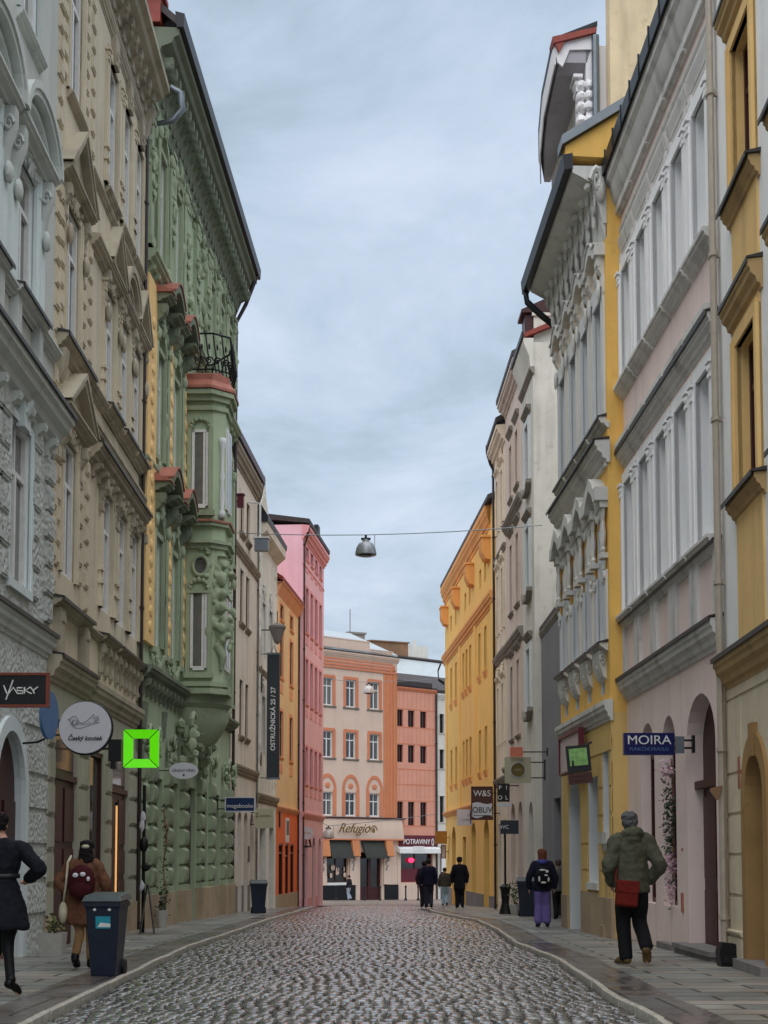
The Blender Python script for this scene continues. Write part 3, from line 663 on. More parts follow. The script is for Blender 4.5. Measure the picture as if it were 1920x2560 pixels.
# corbel bowl
m = MB(); rr = []
cx = (c0 + c1) / 2
for z, r in ((4.8, 1.12), (4.6, 1.1), (4.5, 1.0), (4.35, 1.02), (4.1, .95), (3.8, .74), (3.55, .46), (3.4, .2), (3.3, .06)):
    rr.append((z, r))
V = []; Fc = []; k = 16
for z, r in rr:
    for i in range(k + 1):
        a = math.pi * i / k; V.append((cx - .93 * r * math.cos(a), .9 * r * math.sin(a), z))
for j in range(len(rr) - 1):
    for i in range(k): a = j * (k + 1) + i; Fc.append((a, a + 1, a + k + 2, a + k + 1))
m.add(V, Fc); o = b.put('corbel', m, 'l3trim', ori, smooth=True); smooth_by_angle(o, 30)
m = MB()
for i in range(26):
    a = rnd.uniform(.3, 2.9); t = rnd.uniform(0, 1); r = 1.02 - .5 * t; m.blob((cx - .93 * r * math.cos(a), .9 * r * math.sin(a), 4.4 - .8 * t), (.1, .08, .12), jit=.3)
for s_ in (4.25, 6.9):
    for i in range(24): m.blob((s_ + rnd.uniform(-.25, .25), rnd.uniform(.1, .4), rnd.uniform(3.1, 4.1)), (rnd.uniform(.05, .12), .1, rnd.uniform(.06, .16)), jit=.3)
    scroll(m, s_, .35, 4.1, .25, .07)
b.put('leaf_relief', m, 'l3trim', ori)
# windows on the side facing down the street, towards the camera
for z0, z1 in ((5.35, 7.0), (8.95, 10.6)):
    w = MB(); y0, y1 = .27, .52; s_ = c0
    w.box(s_ - .06, s_ + .03, y0 - .06, y0, z0, z1); w.box(s_ - .06, s_ + .03, y1, y1 + .06, z0, z1); w.box(s_ - .06, s_ + .03, y0, y1, z0 - .05, z0 + .04); w.box(s_ - .06, s_ + .03, y0, y1, z1, z1 + .06)
    w.box(s_ - .05, s_ + .02, y1 - .06, y1 - .012, z0 + .04, z1)
    w = b.put('window', w, 'frame', ori); gl = MB(); gl.box(s_ - .022, s_ - .004, y0, y1, z0, z1); b.put('pane', gl, 'glass', w)
    t = MB(); t.box(s_ - .09, s_ - .0, y0 - .16, y0 - .07, z0 - .1, z1 + .1); t.box(s_ - .09, s_, y1 + .07, y1 + .16, z0 - .1, z1 + .1); t.box(s_ - .1, s_, y0 - .2, y1 + .2, z0 - .22, z0 - .1)
    for q in range(7): a = math.pi * q / 6; t.blob((s_ - .05, (y0 + y1) / 2 - .2 * math.cos(a), z1 + .14 + .16 * math.sin(a)), (.06, .06, .06), jit=.2)
    b.put('window_surround', t, 'l3trim', ori)
for z0, z1 in ((5.35, 7.1), (8.95, 10.8)):
    for a, c in ((4.95, 5.3), (5.4, 5.72)):
        w = MB(); w.box(a, c, pr - .05, pr + .025, z0, z1); w = b.put('window', w, 'frame', ori); gl = MB(); gl.box(a + .07, c - .07, pr + .025, pr + .03, z0 + .07, z1 - .07); b.put('pane', gl, 'glass', w)
m = MB(); o_ = (c0 + .1, pr - .1)
m.lathe((c0 + .12, pr - .06, 8.7), [(.08, 0), (.08, .12), (.04, .2), (.07, .45), (.04, .8), (.06, .95), (.04, 1.1), (.05, 1.55), (.08, 1.7), (.08, 1.8)], 10)
b.put('balustrade_column', m, 'r3blue', ori, smooth=True)
m = MB()          # round window and leaf bracket
k = 14; O = [(.42 + .17 * math.cos(2 * math.pi * i / k), 7.62 + .22 * math.sin(2 * math.pi * i / k)) for i in range(k + 1)]
m.tube([(c0 - .03, p[0], p[1]) for p in O], .045, 6)
for q in range(8): m.blob((c0 - .04, .3 + rnd.uniform(0, .3), 7.9 + rnd.uniform(0, .12)), (.06, .07, .06), jit=.3)
b.put('oval_window_frame', m, 'l3trim', ori)
gl = MB(); gl.plate([(0, 0), (.01, 0), (.01, .01)], 0, .001); 
m = MB(); m.add([(c0 - .012, p[0], p[1]) for p in O[:-1]], [tuple(range(k))]); b.put('oval_pane', m, 'glass', ori)
# atlas figure leaning out of the outer corner
m = MB(); fs, fn = c0 + .1, pr - .05
for c, r in (((fs, fn, 7.7), (.12, .13, .15)), ((fs + .02, fn - .02, 7.35), (.2, .24, .26)), ((fs, fn - .1, 7.0), (.18, .2, .24)), ((fs - .02, fn - .02, 6.7), (.2, .24, .2)),
             ((fs, fn + .2, 7.45), (.1, .13, .1)), ((fs - .04, fn - .3, 7.5), (.1, .14, .1)), ((fs - .02, fn - .42, 7.3), (.08, .1, .16)), ((fs, fn + .28, 7.2), (.08, .09, .2)),
             ((fs - .05, fn - .15, 6.35), (.15, .16, .22)), ((fs - .04, fn + .12, 6.3), (.14, .15, .25)), ((fs, fn, 6.0), (.14, .18, .15)), ((fs - .03, fn - .28, 6.75), (.1, .12, .18)), ((fs, fn + .02, 7.84), (.17, .17, .06))):
    m.blob(c, tuple(v * .66 for v in r), True, .06)
for i in range(70): m.blob((fs + rnd.uniform(-.12, .05), fn + rnd.uniform(-.35, .25), rnd.uniform(5.7, 7.7)), (rnd.uniform(.04, .1),) * 2 + (rnd.uniform(.05, .14),), jit=.3)
m.tube([(fs, fn - .1, 5.9), (fs, fn + .05, 5.6), (fs, fn, 5.3)], [.12, .09, .03], 8)
o = b.put('carved_figure', m, 'l3trim', ori, smooth=True); md = o.modifiers.new('f', 'REMESH'); md.mode = 'VOXEL'; md.voxel_size = .025; md.use_smooth_shade = True; md = o.modifiers.new('s', 'SMOOTH'); md.iterations = 2
# balcony railing above the oriel
m = MB(); p = orl(.12); zb = 11.95
for i in range(5):
    a, c = p[i], p[i + 1]; n_ = max(2, int(math.dist(a, c) / .16))
    for j in range(n_ + 1):
        t = j / n_; x, y = a[0] + (c[0] - a[0]) * t, a[1] + (c[1] - a[1]) * t; bl = .09 * math.sin(math.pi * .35)
        m.tube([(x, y, zb), (x, y + .07, zb + .3), (x, y, zb + .85)], .016, 5)
        if j < n_: scroll(m, x + (c[0] - a[0]) / n_ / 2, y + (c[1] - a[1]) / n_ / 2, zb + .25, .09, .02, plane='n'); scroll(m, x + (c[0] - a[0]) / n_ / 2, y + (c[1] - a[1]) / n_ / 2, zb + .55, .08, .018)
    m.tube([(a[0], a[1], zb + .86), (c[0], c[1], zb + .86)], .022, 6); m.tube([(a[0], a[1], zb + .05), (c[0], c[1], zb + .05)], .018, 6)
b.put('balcony_railing', m, 'metal'); b.raw = False

# ---- L4 cream grey
b = B('narrow_house', 'narrow cream grey house with tall brown paired windows beyond the green house', (-4.18, 41.7), (-3.92, 47.1), -1, nm=((0, 0), (1, .35)), zm=((0, 0), (3.7, 3.8), (9.75, 10.0), (12.2, 12.75)))
L = b.L; g0 = b.base; op = []
wn = [(1.55, 2.25), (2.75, 3.45)]
for z0, z1 in ((4.55, 6.1), (7.7, 9.2), (10.2, 11.2)):
    op += [(a, c, z0, z1, 0) for a, c in wn]
ar = [(a, a + .8, g0, 2.15, .3) for a in (.3, 1.5, 2.75, 4.1)]
b.wall(g0, 12.2, op + ar, M['l4'], .14)
for z0, z1 in ((4.55, 6.1), (7.7, 9.2), (10.2, 11.2)):
    for a, c in wn:
        w = b.window(a, c, z0, z1, -.09, 'framebrown', 'glassred', .65 if z0 < 10 else 0); m = MB(); surround(m, a, c, z0, z1, .09, .04); b.sub('surround', m, 'l4', w)
        m = MB(); ledge(m, a - .12, c + .12, z0, .25, .16); b.sub('sill', m, 'l4trim', w)
for (a, c, z0, z1, r) in ar:
    d = MB(); d.box(a, c, -.16, -.12, g0, z1); d.plate([(a + .4 - .4 * math.cos(math.pi * i / 10), z1 + r * math.sin(math.pi * i / 10)) for i in range(11)], -.16, -.12); b.put('door', d, 'framedark')
m = MB(); ledge(m, 0, L, 9.75, .3, .3); b.put('string_course', m, 'l4trim')
m = MB(); ledge(m, 0, L, 3.72, .3, .3); b.put('shop_cornice', m, 'l4trim')
m = MB(); ledge(m, 0, L, 12.2, .5, .5); b.put('eaves_cornice', m, 'l4trim')
m = MB(); m.prof([(.5, 12.22), (.62, 12.22), (.62, 12.42), (.48, 12.42)], 0, L + .1); b.put('gutter', m, 'framered')
m = MB(); m.box(0, .25, -.02, .06, g0, .4); m.box(1.15, 1.45, -.02, .06, g0, .4); m.box(2.35, 2.7, -.02, .06, g0, .4); m.box(3.6, 4.05, -.02, .06, g0, .4); m.box(4.95, L, -.02, .06, g0, .4); b.put('plinth', m, 'basegrey')
m = MB(); m.box(3.62, 3.95, 0, .05, 1.05, 1.5); b.put('notice_case', m, 'framered')
roof(b, 12.25, 2.6, 3.5, 'rooftile', .5)
gutterpipe(b, L - .05, g0, 12.2, .12, .07, 'zinc', gut=.55, bend=.5)

# ---- L5 textured pale house with overhanging eaves
b = B('plastered_house', 'pale rough plastered house with a deep boxed eave and little gable statue', (-3.92, 47.1), (-3.63, 51.7), -1, nm=((0, 0), (1, .3)), zm=((0, 0), (3.1, 3.2), (11, 11.6)))
L = b.L; g0 = b.base; op = []
for z0, z1 in ((4.3, 6.0), (7.2, 8.8)): op += [(a, a + .7, z0, z1, 0) for a in (1.0, 2.6)]
ar = [(.8, 2.2, g0, 2.1, 0), (3.0, 4.1, g0, 2.1, 0)]
b.wall(g0, 10.9, op + ar, M['l5'], .3)
for a, c, z0, z1, _ in op: w = b.window(a, c, z0, z1, -.2, 'frame', 'glass'); m = MB(); surround(m, a, c, z0, z1, .12, .08); mask(m, (a + c) / 2, z1 + .3, .2, .08); b.sub('surround', m, 'r3trim', w)
for a, c, z0, z1, _ in ar: d = MB(); d.box(a, c, -.32, -.28, g0, z1); b.put('door', d, 'framedark')
m = MB()
for i in range(60): m.blob((rnd.uniform(.1, .8) if i % 2 else rnd.uniform(3.6, 4.5), .03, rnd.uniform(3.4, 10.2)), (.09, .07, .16), jit=.3)
b.put('stucco_relief', m, 'l5')
m = MB(); ledge(m, 0, L, 3.1, .4, .3); ledge(m, 0, L, 6.8, .2, .2); b.put('string_course', m, 'l4trim')
m = MB(); m.prof([(-.02, 10.5), (.95, 10.75), (1.0, 11.0), (-.02, 11.0)], 0, L); b.put('boxed_eave', m, 'l4')
m = MB(); m.prof([(-.02, 11.0), (1.05, 11.0), (1.1, 11.15), (.4, 11.5), (-.02, 11.5)], -.05, L + .05); b.put('eave_edge', m, 'gutter')
m = MB(); m.plate([(.1, 11.4), (1.9, 11.4), (1.7, 11.7), (1.3, 12.0), (1.0, 12.5), (.7, 12.0), (.3, 11.7)], -.1, .25); m.blob((.6, .1, 12.2), (.12, .14, .22), True); m.blob((.6, .1, 12.5), (.08, .09, .1), True); scroll(m, .9, .26, 11.8, .2, .05)
b.put('scrolled_gable', m, 'l5')
roof(b, 11.2, 2.2, 3.5, 'roofdark', .6)

# ---- L6 apricot house with bright orange shop
b = B('apricot_house', 'apricot orange house with a bright orange shopfront beside the pink house', (-3.63, 51.7), (-3.21, 57.3), -1, nm=((0, 0), (1, .35)), zm=((0, 0), (2.9, 2.95), (10.1, 10.55)))
L = b.L; g0 = b.base; op = []
for z0, z1 in ((4.5, 6.0), (7.1, 8.6), (9.0, 9.5)): op += [(a, a + .75, z0, z1, 0) for a in (.7, 3.2)]
b.wall(2.75, 10.1, op, M['l6'], .14, name='upper_wall'); sh = [(.7, 1.75, g0 + .8, 1.65, 0), (2.3, 3.2, g0 + .3, 1.65, 0), (3.6, 4.6, g0 + .8, 1.65, 0)]
b.wall(g0, 2.75, sh, M['l6shop'], .12, name='shopfront')
for a, c, z0, z1, _ in sh: b.window(a, c, z0, z1, -.08, 'framered', 'glassdark', .8, 0)
for a, c, z0, z1, _ in op: w = b.window(a, c, z0, z1, -.09, 'framebrown', 'glassred', .65 if z1 - z0 > 1 else 0); m = MB(); surround(m, a, c, z0, z1, .12, .03); m.box(a, c, -.02, .05, z0 - .5, z0 - .2) if z0 < 9 else None; ledge(m, a - .15, c + .15, z0, .15, .1); b.sub('surround', m, 'l6trim', w)
m = MB(); ledge(m, 0, L, 2.9, .25, .2); b.put('shop_cornice', m, 'l6trim')
m = MB(); m.prof([(-.02, 9.65), (.15, 9.8), (.55, 10.1), (-.02, 10.1)], 0, L); ledge(m, 0, L, 10.12, .6, .12); b.put('boxed_eave', m, 'l6trim')
m = MB(); m.box(0, L, -.02, .07, g0, g0 + .85); b.put('plinth', m, 'base')
m = MB(); m.box(2.35, 3.15, .0, .06, 1.75, 2.5); m.box(2.3, 3.2, .0, .04, 1.7, 2.55); o = b.put('poster_frame', m, 'frame')
m = MB(); m.box(2.42, 3.08, .06, .065, 1.95, 2.45); b.put('poster', m, 'basegrey', o)
roof(b, 10.15, 2.2, 3.5, 'rooftile', .6)
gutterpipe(b, L - .08, g0, 10.0, .12, .07)

# ---- L7 pink house
b = B('pink_house', 'tall pink house with slender windows and a bare side wall above the apricot house', (-3.06, 57.3), (-2.51, 63.4), -1, nm=((0, 0), (1, .4)), zm=((0, 0), (2.85, 2.9), (12.1, 12.3), (13.3, 13.75)))
L = b.L; g0 = b.base; op = []
ws = [(.8, 1.45), (2.1, 2.75), (3.4, 4.05), (4.7, 5.35)]
for z0, z1 in ((3.9, 5.3), (6.9, 8.6), (9.6, 11.3), (12.35, 12.75)): op += [(a, c, z0, z1, 0) for a, c in ws]
ar = [(.75, 1.6, g0, 1.5, .45), (2.9, 3.75, g0, 1.5, .45), (4.7, 5.5, g0, 1.5, .45)]
b.wall(g0, 13.3, op + ar, M['l7'], .16)
for a, c, z0, z1, _ in op: w = b.window(a, c, z0, z1, -.1, 'framered', 'glassred', .65 if z1 - z0 > 1 else 0); m = MB(); surround(m, a, c, z0, z1, .09, .03); ledge(m, a - .12, c + .12, z0, .14, .1); m.box(a, c, -.02, .04, z0 - .45, z0 - .2); b.sub('surround', m, 'l7trim', w)
for a, c, z0, z1, r in ar:
    d = MB(); d.box(a, c, -.16, -.1, g0, z1); cs = (a + c) / 2; d.plate([(cs - .42 * math.cos(math.pi * i / 10), z1 + r * math.sin(math.pi * i / 10)) for i in range(11)], -.16, -.1); b.put('door', d, 'framered')
m = MB(); ledge(m, -.02, L, 2.85, .22, .25); ledge(m, 0, L, 12.1, .08, .08); b.put('string_course', m, 'l7trim')
m = MB(); ledge(m, -.02, L + .05, 13.3, .6, .45); b.put('eaves_cornice', m, 'l7trim')
m = MB(); m.box(0, .7, -.02, .05, g0, g0 + .7); m.box(1.65, 2.85, -.02, .05, g0, g0 + .7); m.box(3.8, 4.65, -.02, .05, g0, g0 + .7); b.put('plinth', m, 'l7trim')
roof(b, 13.35, .45, 3.6, 'roofdark', .62)
gutterpipe(b, .15, g0, 13.2, .12, .07, gut=.6, bend=.5)
m = MB(); m.box(2.8, 3.4, .1, .5, 13.4, 13.8); b.put('roof_vent', m, 'gutter')

# ================================================================== RIGHT SIDE
# ---- R1 ochre house at the right edge
b = B('ochre_house', 'ochre and pale house with heavy stone window ledges, nearest on the right', (3.66, 6), (4.04, 18.14), 1, nm=((0, 0), (1, .5)), zm=((0, 0), (3.45, 3.55), (4.87, 5.05), (6.97, 7.2), (8.17, 8.5), (10.3, 10.75), (15, 15.6)))
L = b.L; g0 = b.base; ax = [10.45 - 2.3 * k for k in range(4)]; op = []
for c in ax:
    for z0, z1 in ((5.1, 6.75), (8.35, 10.0), (11.4, 13.0)): op.append((c - .5, c + .5, z0, z1, 0))
b.wall(3.25, 15.0, op, M['r1white'], .22, name='upper_wall', revmat='r1')
ad = [(c - .48, c + .48, g0, 1.85, .45) for c in ax]
b.wall(g0, 3.25, ad, M['r1low'], .35)
for c in ax:
    m = MB(); p = .14
    for z0, z1 in ((3.45, 5.1), (6.75, 8.35), (10.0, 11.4)): m.box(c - .68, c + .68, 0, .05, z0, z1)
    for d in (-.59, .59): m.box(c + d - .09, c + d + .09, 0, .052, 5.1, 6.75); m.box(c + d - .09, c + d + .09, 0, .052, 8.35, 10); m.box(c + d - .09, c + d + .09, 0, .052, 11.4, 13)
    b.put('ochre_panel', m, 'r1')
    for z0, z1 in ((5.1, 6.75), (8.35, 10.0), (11.4, 13.0)):
        w = b.window(c - .5, c + .5, z0, z1, -.16, 'framered', 'glass')
        m = MB(); surround(m, c - .5, c + .5, z0, z1, .15, .1); b.sub('surround', m, 'r1', w)
        m = MB(); ledge(m, c - .8, c + .8, z1 + .5, .32, .3); b.sub('hood', m, 'r1trim', w); m = MB(); ledge(m, c - .78, c + .78, z0 - .05, .26, .22); b.sub('sill', m, 'r1trim', w)
    a0 = c - .48; m = MB(); k = 12
    O = [(c - .66 * math.cos(math.pi * i / k), 1.85 + .66 * math.sin(math.pi * i / k)) for i in range(k + 1)]; I = [(c - .46 * math.cos(math.pi * i / k), 1.85 + .43 * math.sin(math.pi * i / k)) for i in range(k + 1)]
    m.strip(O, I, -.3, .08); m.box(c - .66, c - .46, -.3, .08, g0, 1.85); m.box(c + .46, c + .66, -.3, .08, g0, 1.85); m.plate([(c - .1, 2.25), (c + .1, 2.25), (c + .12, 2.6), (c - .12, 2.6)], 0, .12)
    o = b.put('portal', m, 'sandstone')
    d = MB(); d.box(c - .48, c + .48, -.35, -.3, g0, 1.85); d.plate([(c - .48 * math.cos(math.pi * i / k), 1.85 + .45 * math.sin(math.pi * i / k)) for i in range(k + 1)], -.35, -.3); d.box(c - .4, c - .05, -.3, -.27, .3, 1.6); d.box(c + .05, c + .4, -.3, -.27, .3, 1.6); b.put('door', d, 'framered')
m = MB(); ledge(m, 0, L - .2, 3.45, .34, .36); b.put('ledge', m, 'r1trim'); tincap(b, [(0, L - .2, 3.45, .34)])
for c in ax:
    for z in (5.05, 7.25, 8.3, 10.5): tincap(b, [(c - .8, c + .8, z, .3)])
m = MB()
for z in (.75, 1.2, 1.65, 2.1, 2.55, 2.95): m.box(L - .98, L - .05, .0, .03, z - .4, z)
m.box(0, L - .05, 0, .035, 2.98, 3.2); b.put('banded_corner', m, 'r1low')
m = MB(); m.box(L - 1.0, L - .02, -.02, .1, g0, .32); ledge(m, L - 1.0, L - .02, .4, .14, .1); b.put('plinth', m, 'r1low')
m = MB(); m.box(9.7, 11.15, -.3, .3, g0, gz(16.4) + .1); b.put('doorstep', m, 'basegrey')
m = MB(); ledge(m, 0, L, 15, .7, .6); b.put('eaves_cornice', m, 'r1trim')
m = MB(); m.box(L - .92, L - .8, .0, .04, 1.95, 2.3); b.put('house_number_plate', m, 'copper')
roof(b, 15, 3, 4.5, 'roofdark')
gutterpipe(b, L - .16, .1, 15, .16, .085, 'pipepale')

# ---- R2 pale pink
b = B('pale_pink_house', 'pale pink house with white window bays and grey ledges between the ochre and mustard houses', (4.04, 18.14), (3.92, 24.8), 1, nm=((0, 0), (.42, .19), (.8, .33)), zm=((0, 0), (4.05, 4.1), (5.1, 5.14), (7.6, 7.95), (8.52, 8.9), (10.35, 10.8), (11.15, 11.8), (11.7, 12.55)))
L = b.L; g0 = b.base; ax = [.68 + 1.32 * k for k in range(5)]; op = []
for c in ax: op += [(c - .42, c + .42, 5.1, 7.0, 0), (c - .42, c + .42, 8.6, 10.35, 0)]
ad = [(.5, 2.15, g0 + .25, 2.65, .62), (2.85, 3.75, .55, 2.75, .42), (4.35, 5.4, .55, 2.75, .45)]
b.wall(3.9, 11.5, op, M['r2'], .26, name='upper_wall', revmat='r2white')
b.wall(g0, 3.9, ad, M['r2'], .26)
for c in ax:
    for z0, z1 in ((5.1, 7.0), (8.6, 10.35)):
        w = b.window(c - .42, c + .42, z0, z1, -.2, 'frame', 'glass')
        m = MB(); m.box(c - .6, c - .42, -.02, .09, z0 - .05, z1 + .1); m.box(c + .42, c + .6, -.02, .09, z0 - .05, z1 + .1); m.box(c - .6, c + .6, -.02, .094, z1, z1 + .16)
        m.box(c - .5, c - .42, -.02, .13, z0, z1); m.box(c + .42, c + .5, -.02, .13, z0, z1); b.sub('surround', m, 'r2white', w)
        m = MB(); s2 = MB()
        if z0 > 8: ledge(s2, c - .62, c + .62, 8.54, .36, .22); ledge(m, c - .6, c + .6, 10.85, .14, .26); m.box(c - .6, c - .45, -.02, .1, 10.5, 10.6); m.box(c + .45, c + .6, -.02, .1, 10.5, 10.6)
        else: ledge(m, c - .61, c + .61, 7.62, .34, .3); ledge(s2, c - .62, c + .62, 5.08, .38, .18); s2.box(c - .62, c - .44, -.02, .14, 4.0, 4.95); s2.box(c + .44, c + .62, -.02, .14, 4.0, 4.95)
        b.sub('hood', m, 'r2trim', w); b.sub('sill', s2, 'r2trim', w)
m = MB()
for c in ax: m.box(c - .44, c + .44, 0, .03, 4.1, 4.85)
b.put('apron_panel', m, 'r2')
for c in ax:
    for z0, z1 in ((5.1, 7.0), (8.6, 10.35)):
        for d in (-.52, .52): m = MB(); pilaster(m, c + d, .13, z0 - .12, z1, .17, .2); b.put('pilaster', m, 'r2white')
m = MB(); ledge(m, 0, L, 5.0, .22, .16); ledge(m, 0, L, 7.5, .3, .24); ledge(m, 0, L, 10.98, .1, .1); b.put('string_course', m, 'r2trim')
m = MB(); ledge(m, -.02, L + .04, 4.05, .36, .36); b.put('shop_cornice', m, 'r2trim'); tincap(b, [(-.02, L + .04, 4.05, .36)]); tincap(b, [(0, L, 7.5, .3)]); tincap(b, [(0, L, 5.0, .22)])
m = MB(); m.prof([(-.02, 11.15), (.1, 11.15), (.14, 11.25), (.3, 11.32), (.42, 11.5), (.58, 11.55), (.6, 11.7), (-.02, 11.7)], -.02, L + .05)
for c in ax: m.box(c - .63, c + .63, .1, .2, 11.18, 11.32)
b.put('eaves_cornice', m, 'r2trim')
m = MB(); P = [(.6, 11.66), (.74, 11.64), (.76, 11.82), (.6, 11.84)]; m.prof(P, 0, L)
for k in range(9): m.box(.2 + k * .75, .23 + k * .75, .72, .79, 11.62, 11.87)
b.put('gutter', m, 'gutter')
roof(b, 11.75, 2.8, 4, 'roofdark', .6)
a, c, z0, z1, r = ad[0]; cs = (a + c) / 2
d = MB(); d.box(a, c, -.26, -.22, z0, z1); d.plate([(cs - (c - a) / 2 * math.cos(math.pi * i / 12), z1 + r * math.sin(math.pi * i / 12)) for i in range(13)], -.26, -.22)
for q in (0, .8): d.box(a + .08 + q, a + .75 + q, -.22, -.19, z0 + .1, .8); d.box(a + .08 + q, a + .75 + q, -.22, -.19, .95, 2.0)
d.box(a, c, -.22, -.1, 2.1, 2.2); b.put('door', d, 'framered')
for a, c, z0, z1, r in ad[1:]: b.window(a, c, z0, z1, -.2, 'framered', 'glass', 0, 0, arch=r)
m = MB(); m.box(.3, 2.35, -.45, .34, g0, g0 + .42); m.box(.25, 2.4, -.45, .4, g0 + .42, g0 + .48); b.put('doorstep', m, 'basegrey')
m = MB(); m.box(2.8, 3.8, -.1, .25, g0, g0 + .42); b.put('stone_block', m, 'basegrey')
m = MB(); m.box(2.45, 2.55, 0, .04, .5, .75); m.box(2.46, 2.5, 0, .03, 1.3, 1.34); b.put('wall_fitting', m, 'copper')

# ---- R3 mustard house
b = B('mustard_house', 'mustard yellow house with ornate grey stucco hoods and a deep scrolled eave', (3.66, 24.7), (3.48, 30.1), 1, nm=((0, 0), (.5, .22), (1.1, .72)), zm=((0, 0), (3.7, 3.78), (4.66, 4.73), (7.0, 7.29), (7.7, 8.0), (8.22, 8.46), (10.9, 11.4), (11.95, 12.6)))
L = b.L; g0 = b.base; ax = [.68 + 1.33 * k for k in range(4)]; op = []
for c in ax: op += [(c - .36, c + .36, 8.25, 10.1, 0), (c - .36, c + .36, 4.7, 6.5, 0), (c - .16, c + .16, 3.84, 4.14, 0)]
ad = [(3.15, 4.5, g0, 1.95, .7), (1.3, 2.25, .78, 2.55, 0), (.22, .78, 1.6, 2.75, .28)]
b.wall(3.5, 11.95, op, M['r3'], .26, name='upper_wall', revmat='r3blue')
b.wall(g0, 3.5, ad, M['r3low'], .4, revmat='r3blue')
for c in ax:
    b.window(c - .16, c + .16, 3.84, 4.14, -.15, 'framedark', 'glass', 0, 0)
    w = b.window(c - .36, c + .36, 8.25, 10.1, -.2)
    m = MB(); m.box(c - .56, c - .36, -.02, .1, 8.2, 10.15); m.box(c + .36, c + .56, -.02, .1, 8.2, 10.15); m.box(c - .56, c + .56, -.02, .104, 10.1, 10.4); b.sub('surround', m, 'r3blue', w)
    m = MB()
    for d in (-.46, .46): console(m, c + d, 10.72, .55, .17, .3); m.blob((c + d, .2, 10.2), (.08, .08, .16), jit=.2)
    P = [(c - .62, 10.86), (c - .4, 10.86), (c - .25, 10.98), (c, 11.06), (c + .25, 10.98), (c + .4, 10.86), (c + .62, 10.86)]
    m.strip(P, [(p[0], p[1] - .16) for p in P], -.02, .4); m.strip([(p[0], p[1] + .03) for p in P], P, -.02, .46); mask(m, c, 10.55, .13, .1); ledge(m, c - .6, c + .6, 8.22, .3, .22)
    b.sub('hood', m, 'r3trim', w)
    w = b.window(c - .36, c + .36, 4.7, 6.5, -.2)
    m = MB(); m.box(c - .56, c - .36, -.02, .09, 4.7, 5.75); m.box(c + .36, c + .56, -.02, .09, 4.7, 5.75); b.sub('surround', m, 'r3blue', w)
    m = MB()
    for d in (-.47, .47):
        m.lathe((c + d, .14, 6.0), [(.09, 0), (.12, .05), (.08, .1), (.13, .3), (.07, .5), (.11, .6), (.11, .68)], 10); m.box(c + d - .15, c + d + .15, -.02, .3, 6.68, 6.82); m.box(c + d - .13, c + d + .13, -.02, .26, 5.92, 6.0)
        for q in range(5): m.blob((c + d + rnd.uniform(-.08, .08), .12, 5.8 - q * .05), (.06, .07, .07), jit=.3)
    P = [(c - .66, 6.98), (c - .45, 6.98), (c - .3, 7.12), (c, 7.26), (c + .3, 7.12), (c + .45, 6.98), (c + .66, 6.98)]
    m.strip(P, [(p[0], p[1] - .2) for p in P], -.02, .5); mask(m, c, 6.85, .16, .16); swag(m, c - .35, c + .35, 6.75, .14, .12, .05)
    b.sub('hood', m, 'r3trim', w)
    m = MB(); ledge(m, c - .52, c + .52, 4.66, .34, .14)
    m.prof([(-.02, 4.55), (.28, 4.55), (.26, 4.35), (.12, 4.12), (-.02, 4.05)], c - .34, c + .34); scroll(m, c - .36, .15, 4.38, .1, .03, plane='n'); mask(m, c, 4.3, .12, .16)
    b.sub('sill', m, 'r3trim', w)
m = MB(); ledge(m, -.05, L + .02, 7.75, .5, .38); ledge(m, -.02, L, 8.1, .16, .12); dentils(m, 0, L, 7.4, .12, .08, .05); b.put('middle_cornice', m, 'r3trim'); tincap(b, [(-.05, L + .02, 7.75, .5)])
for c in ax: tincap(b, [(c - .6, c + .6, 8.22, .3)]); tincap(b, [(c - .52, c + .52, 4.66, .34)])
m = MB(); ledge(m, -.05, L + .02, 3.7, .28, .34); b.put('shop_cornice', m, 'r3trim')
m = MB(); m.prof([(-.02, 11.15), (.1, 11.15), (.2, 11.35), (.5, 11.75), (.88, 11.9), (.9, 12.0), (-.02, 12.0)], -.02, L)
b.put('cove_eave', m, 'r3trim')
m = MB()
for k in range(9):
    s_ = .2 + k * .6; t = 11.42; scroll(m, s_, .36, 11.5, .2, .055, plane='s'); scroll(m, s_ + .28, .5, 11.68, .14, .04); m.blob((s_ + .15, .28, 11.32), (.1, .1, .16), jit=.3); m.blob((s_ - .08, .55, 11.72), (.12, .1, .08), jit=.3)
m.blob((-.05, .2, 11.65), (.12, .2, .2), True); scroll(m, -.12, .35, 11.75, .2, .06, plane='n')
b.put('scroll_relief', m, 'r3trim')
m = MB(); ledge(m, 0, L, 11.2, .14, .26); b.put('frieze_moulding', m, 'r3trim')
m = MB(); m.prof([(.88, 11.95), (1.05, 11.93), (1.08, 12.15), (.88, 12.18)], -.05, L + .25); b.put('gutter', m, 'gutter')
m = MB(); m.tube([(L + .1, 1.0, 12.0), (L + .1, .95, 11.75), (L + .08, .6, 11.5), (L + .05, .1, 11.3)], .07, 8); b.put('gutter_outlet', m, 'gutter', smooth=True)
a, c, z0, z1, r = ad[0]; cs = (a + c) / 2
d = MB(); d.box(a, c, -.4, -.36, g0, z1); d.plate([(cs - (c - a) / 2 * math.cos(math.pi * i / 12), z1 + r * math.sin(math.pi * i / 12)) for i in range(13)], -.4, -.36); b.put('door', d, 'framedark')
b.window(1.3, 2.25, .78, 2.55, -.36, 'frame', 'glass', 0, 0); b.window(.22, .78, 1.6, 2.75, -.3, 'framedark', 'glass', 0, 0, arch=.28)
m = MB()
for z in (.95, 1.4, 1.85, 2.3, 2.75): m.box(.84, 1.22, -.02, .03, z - .4, z)
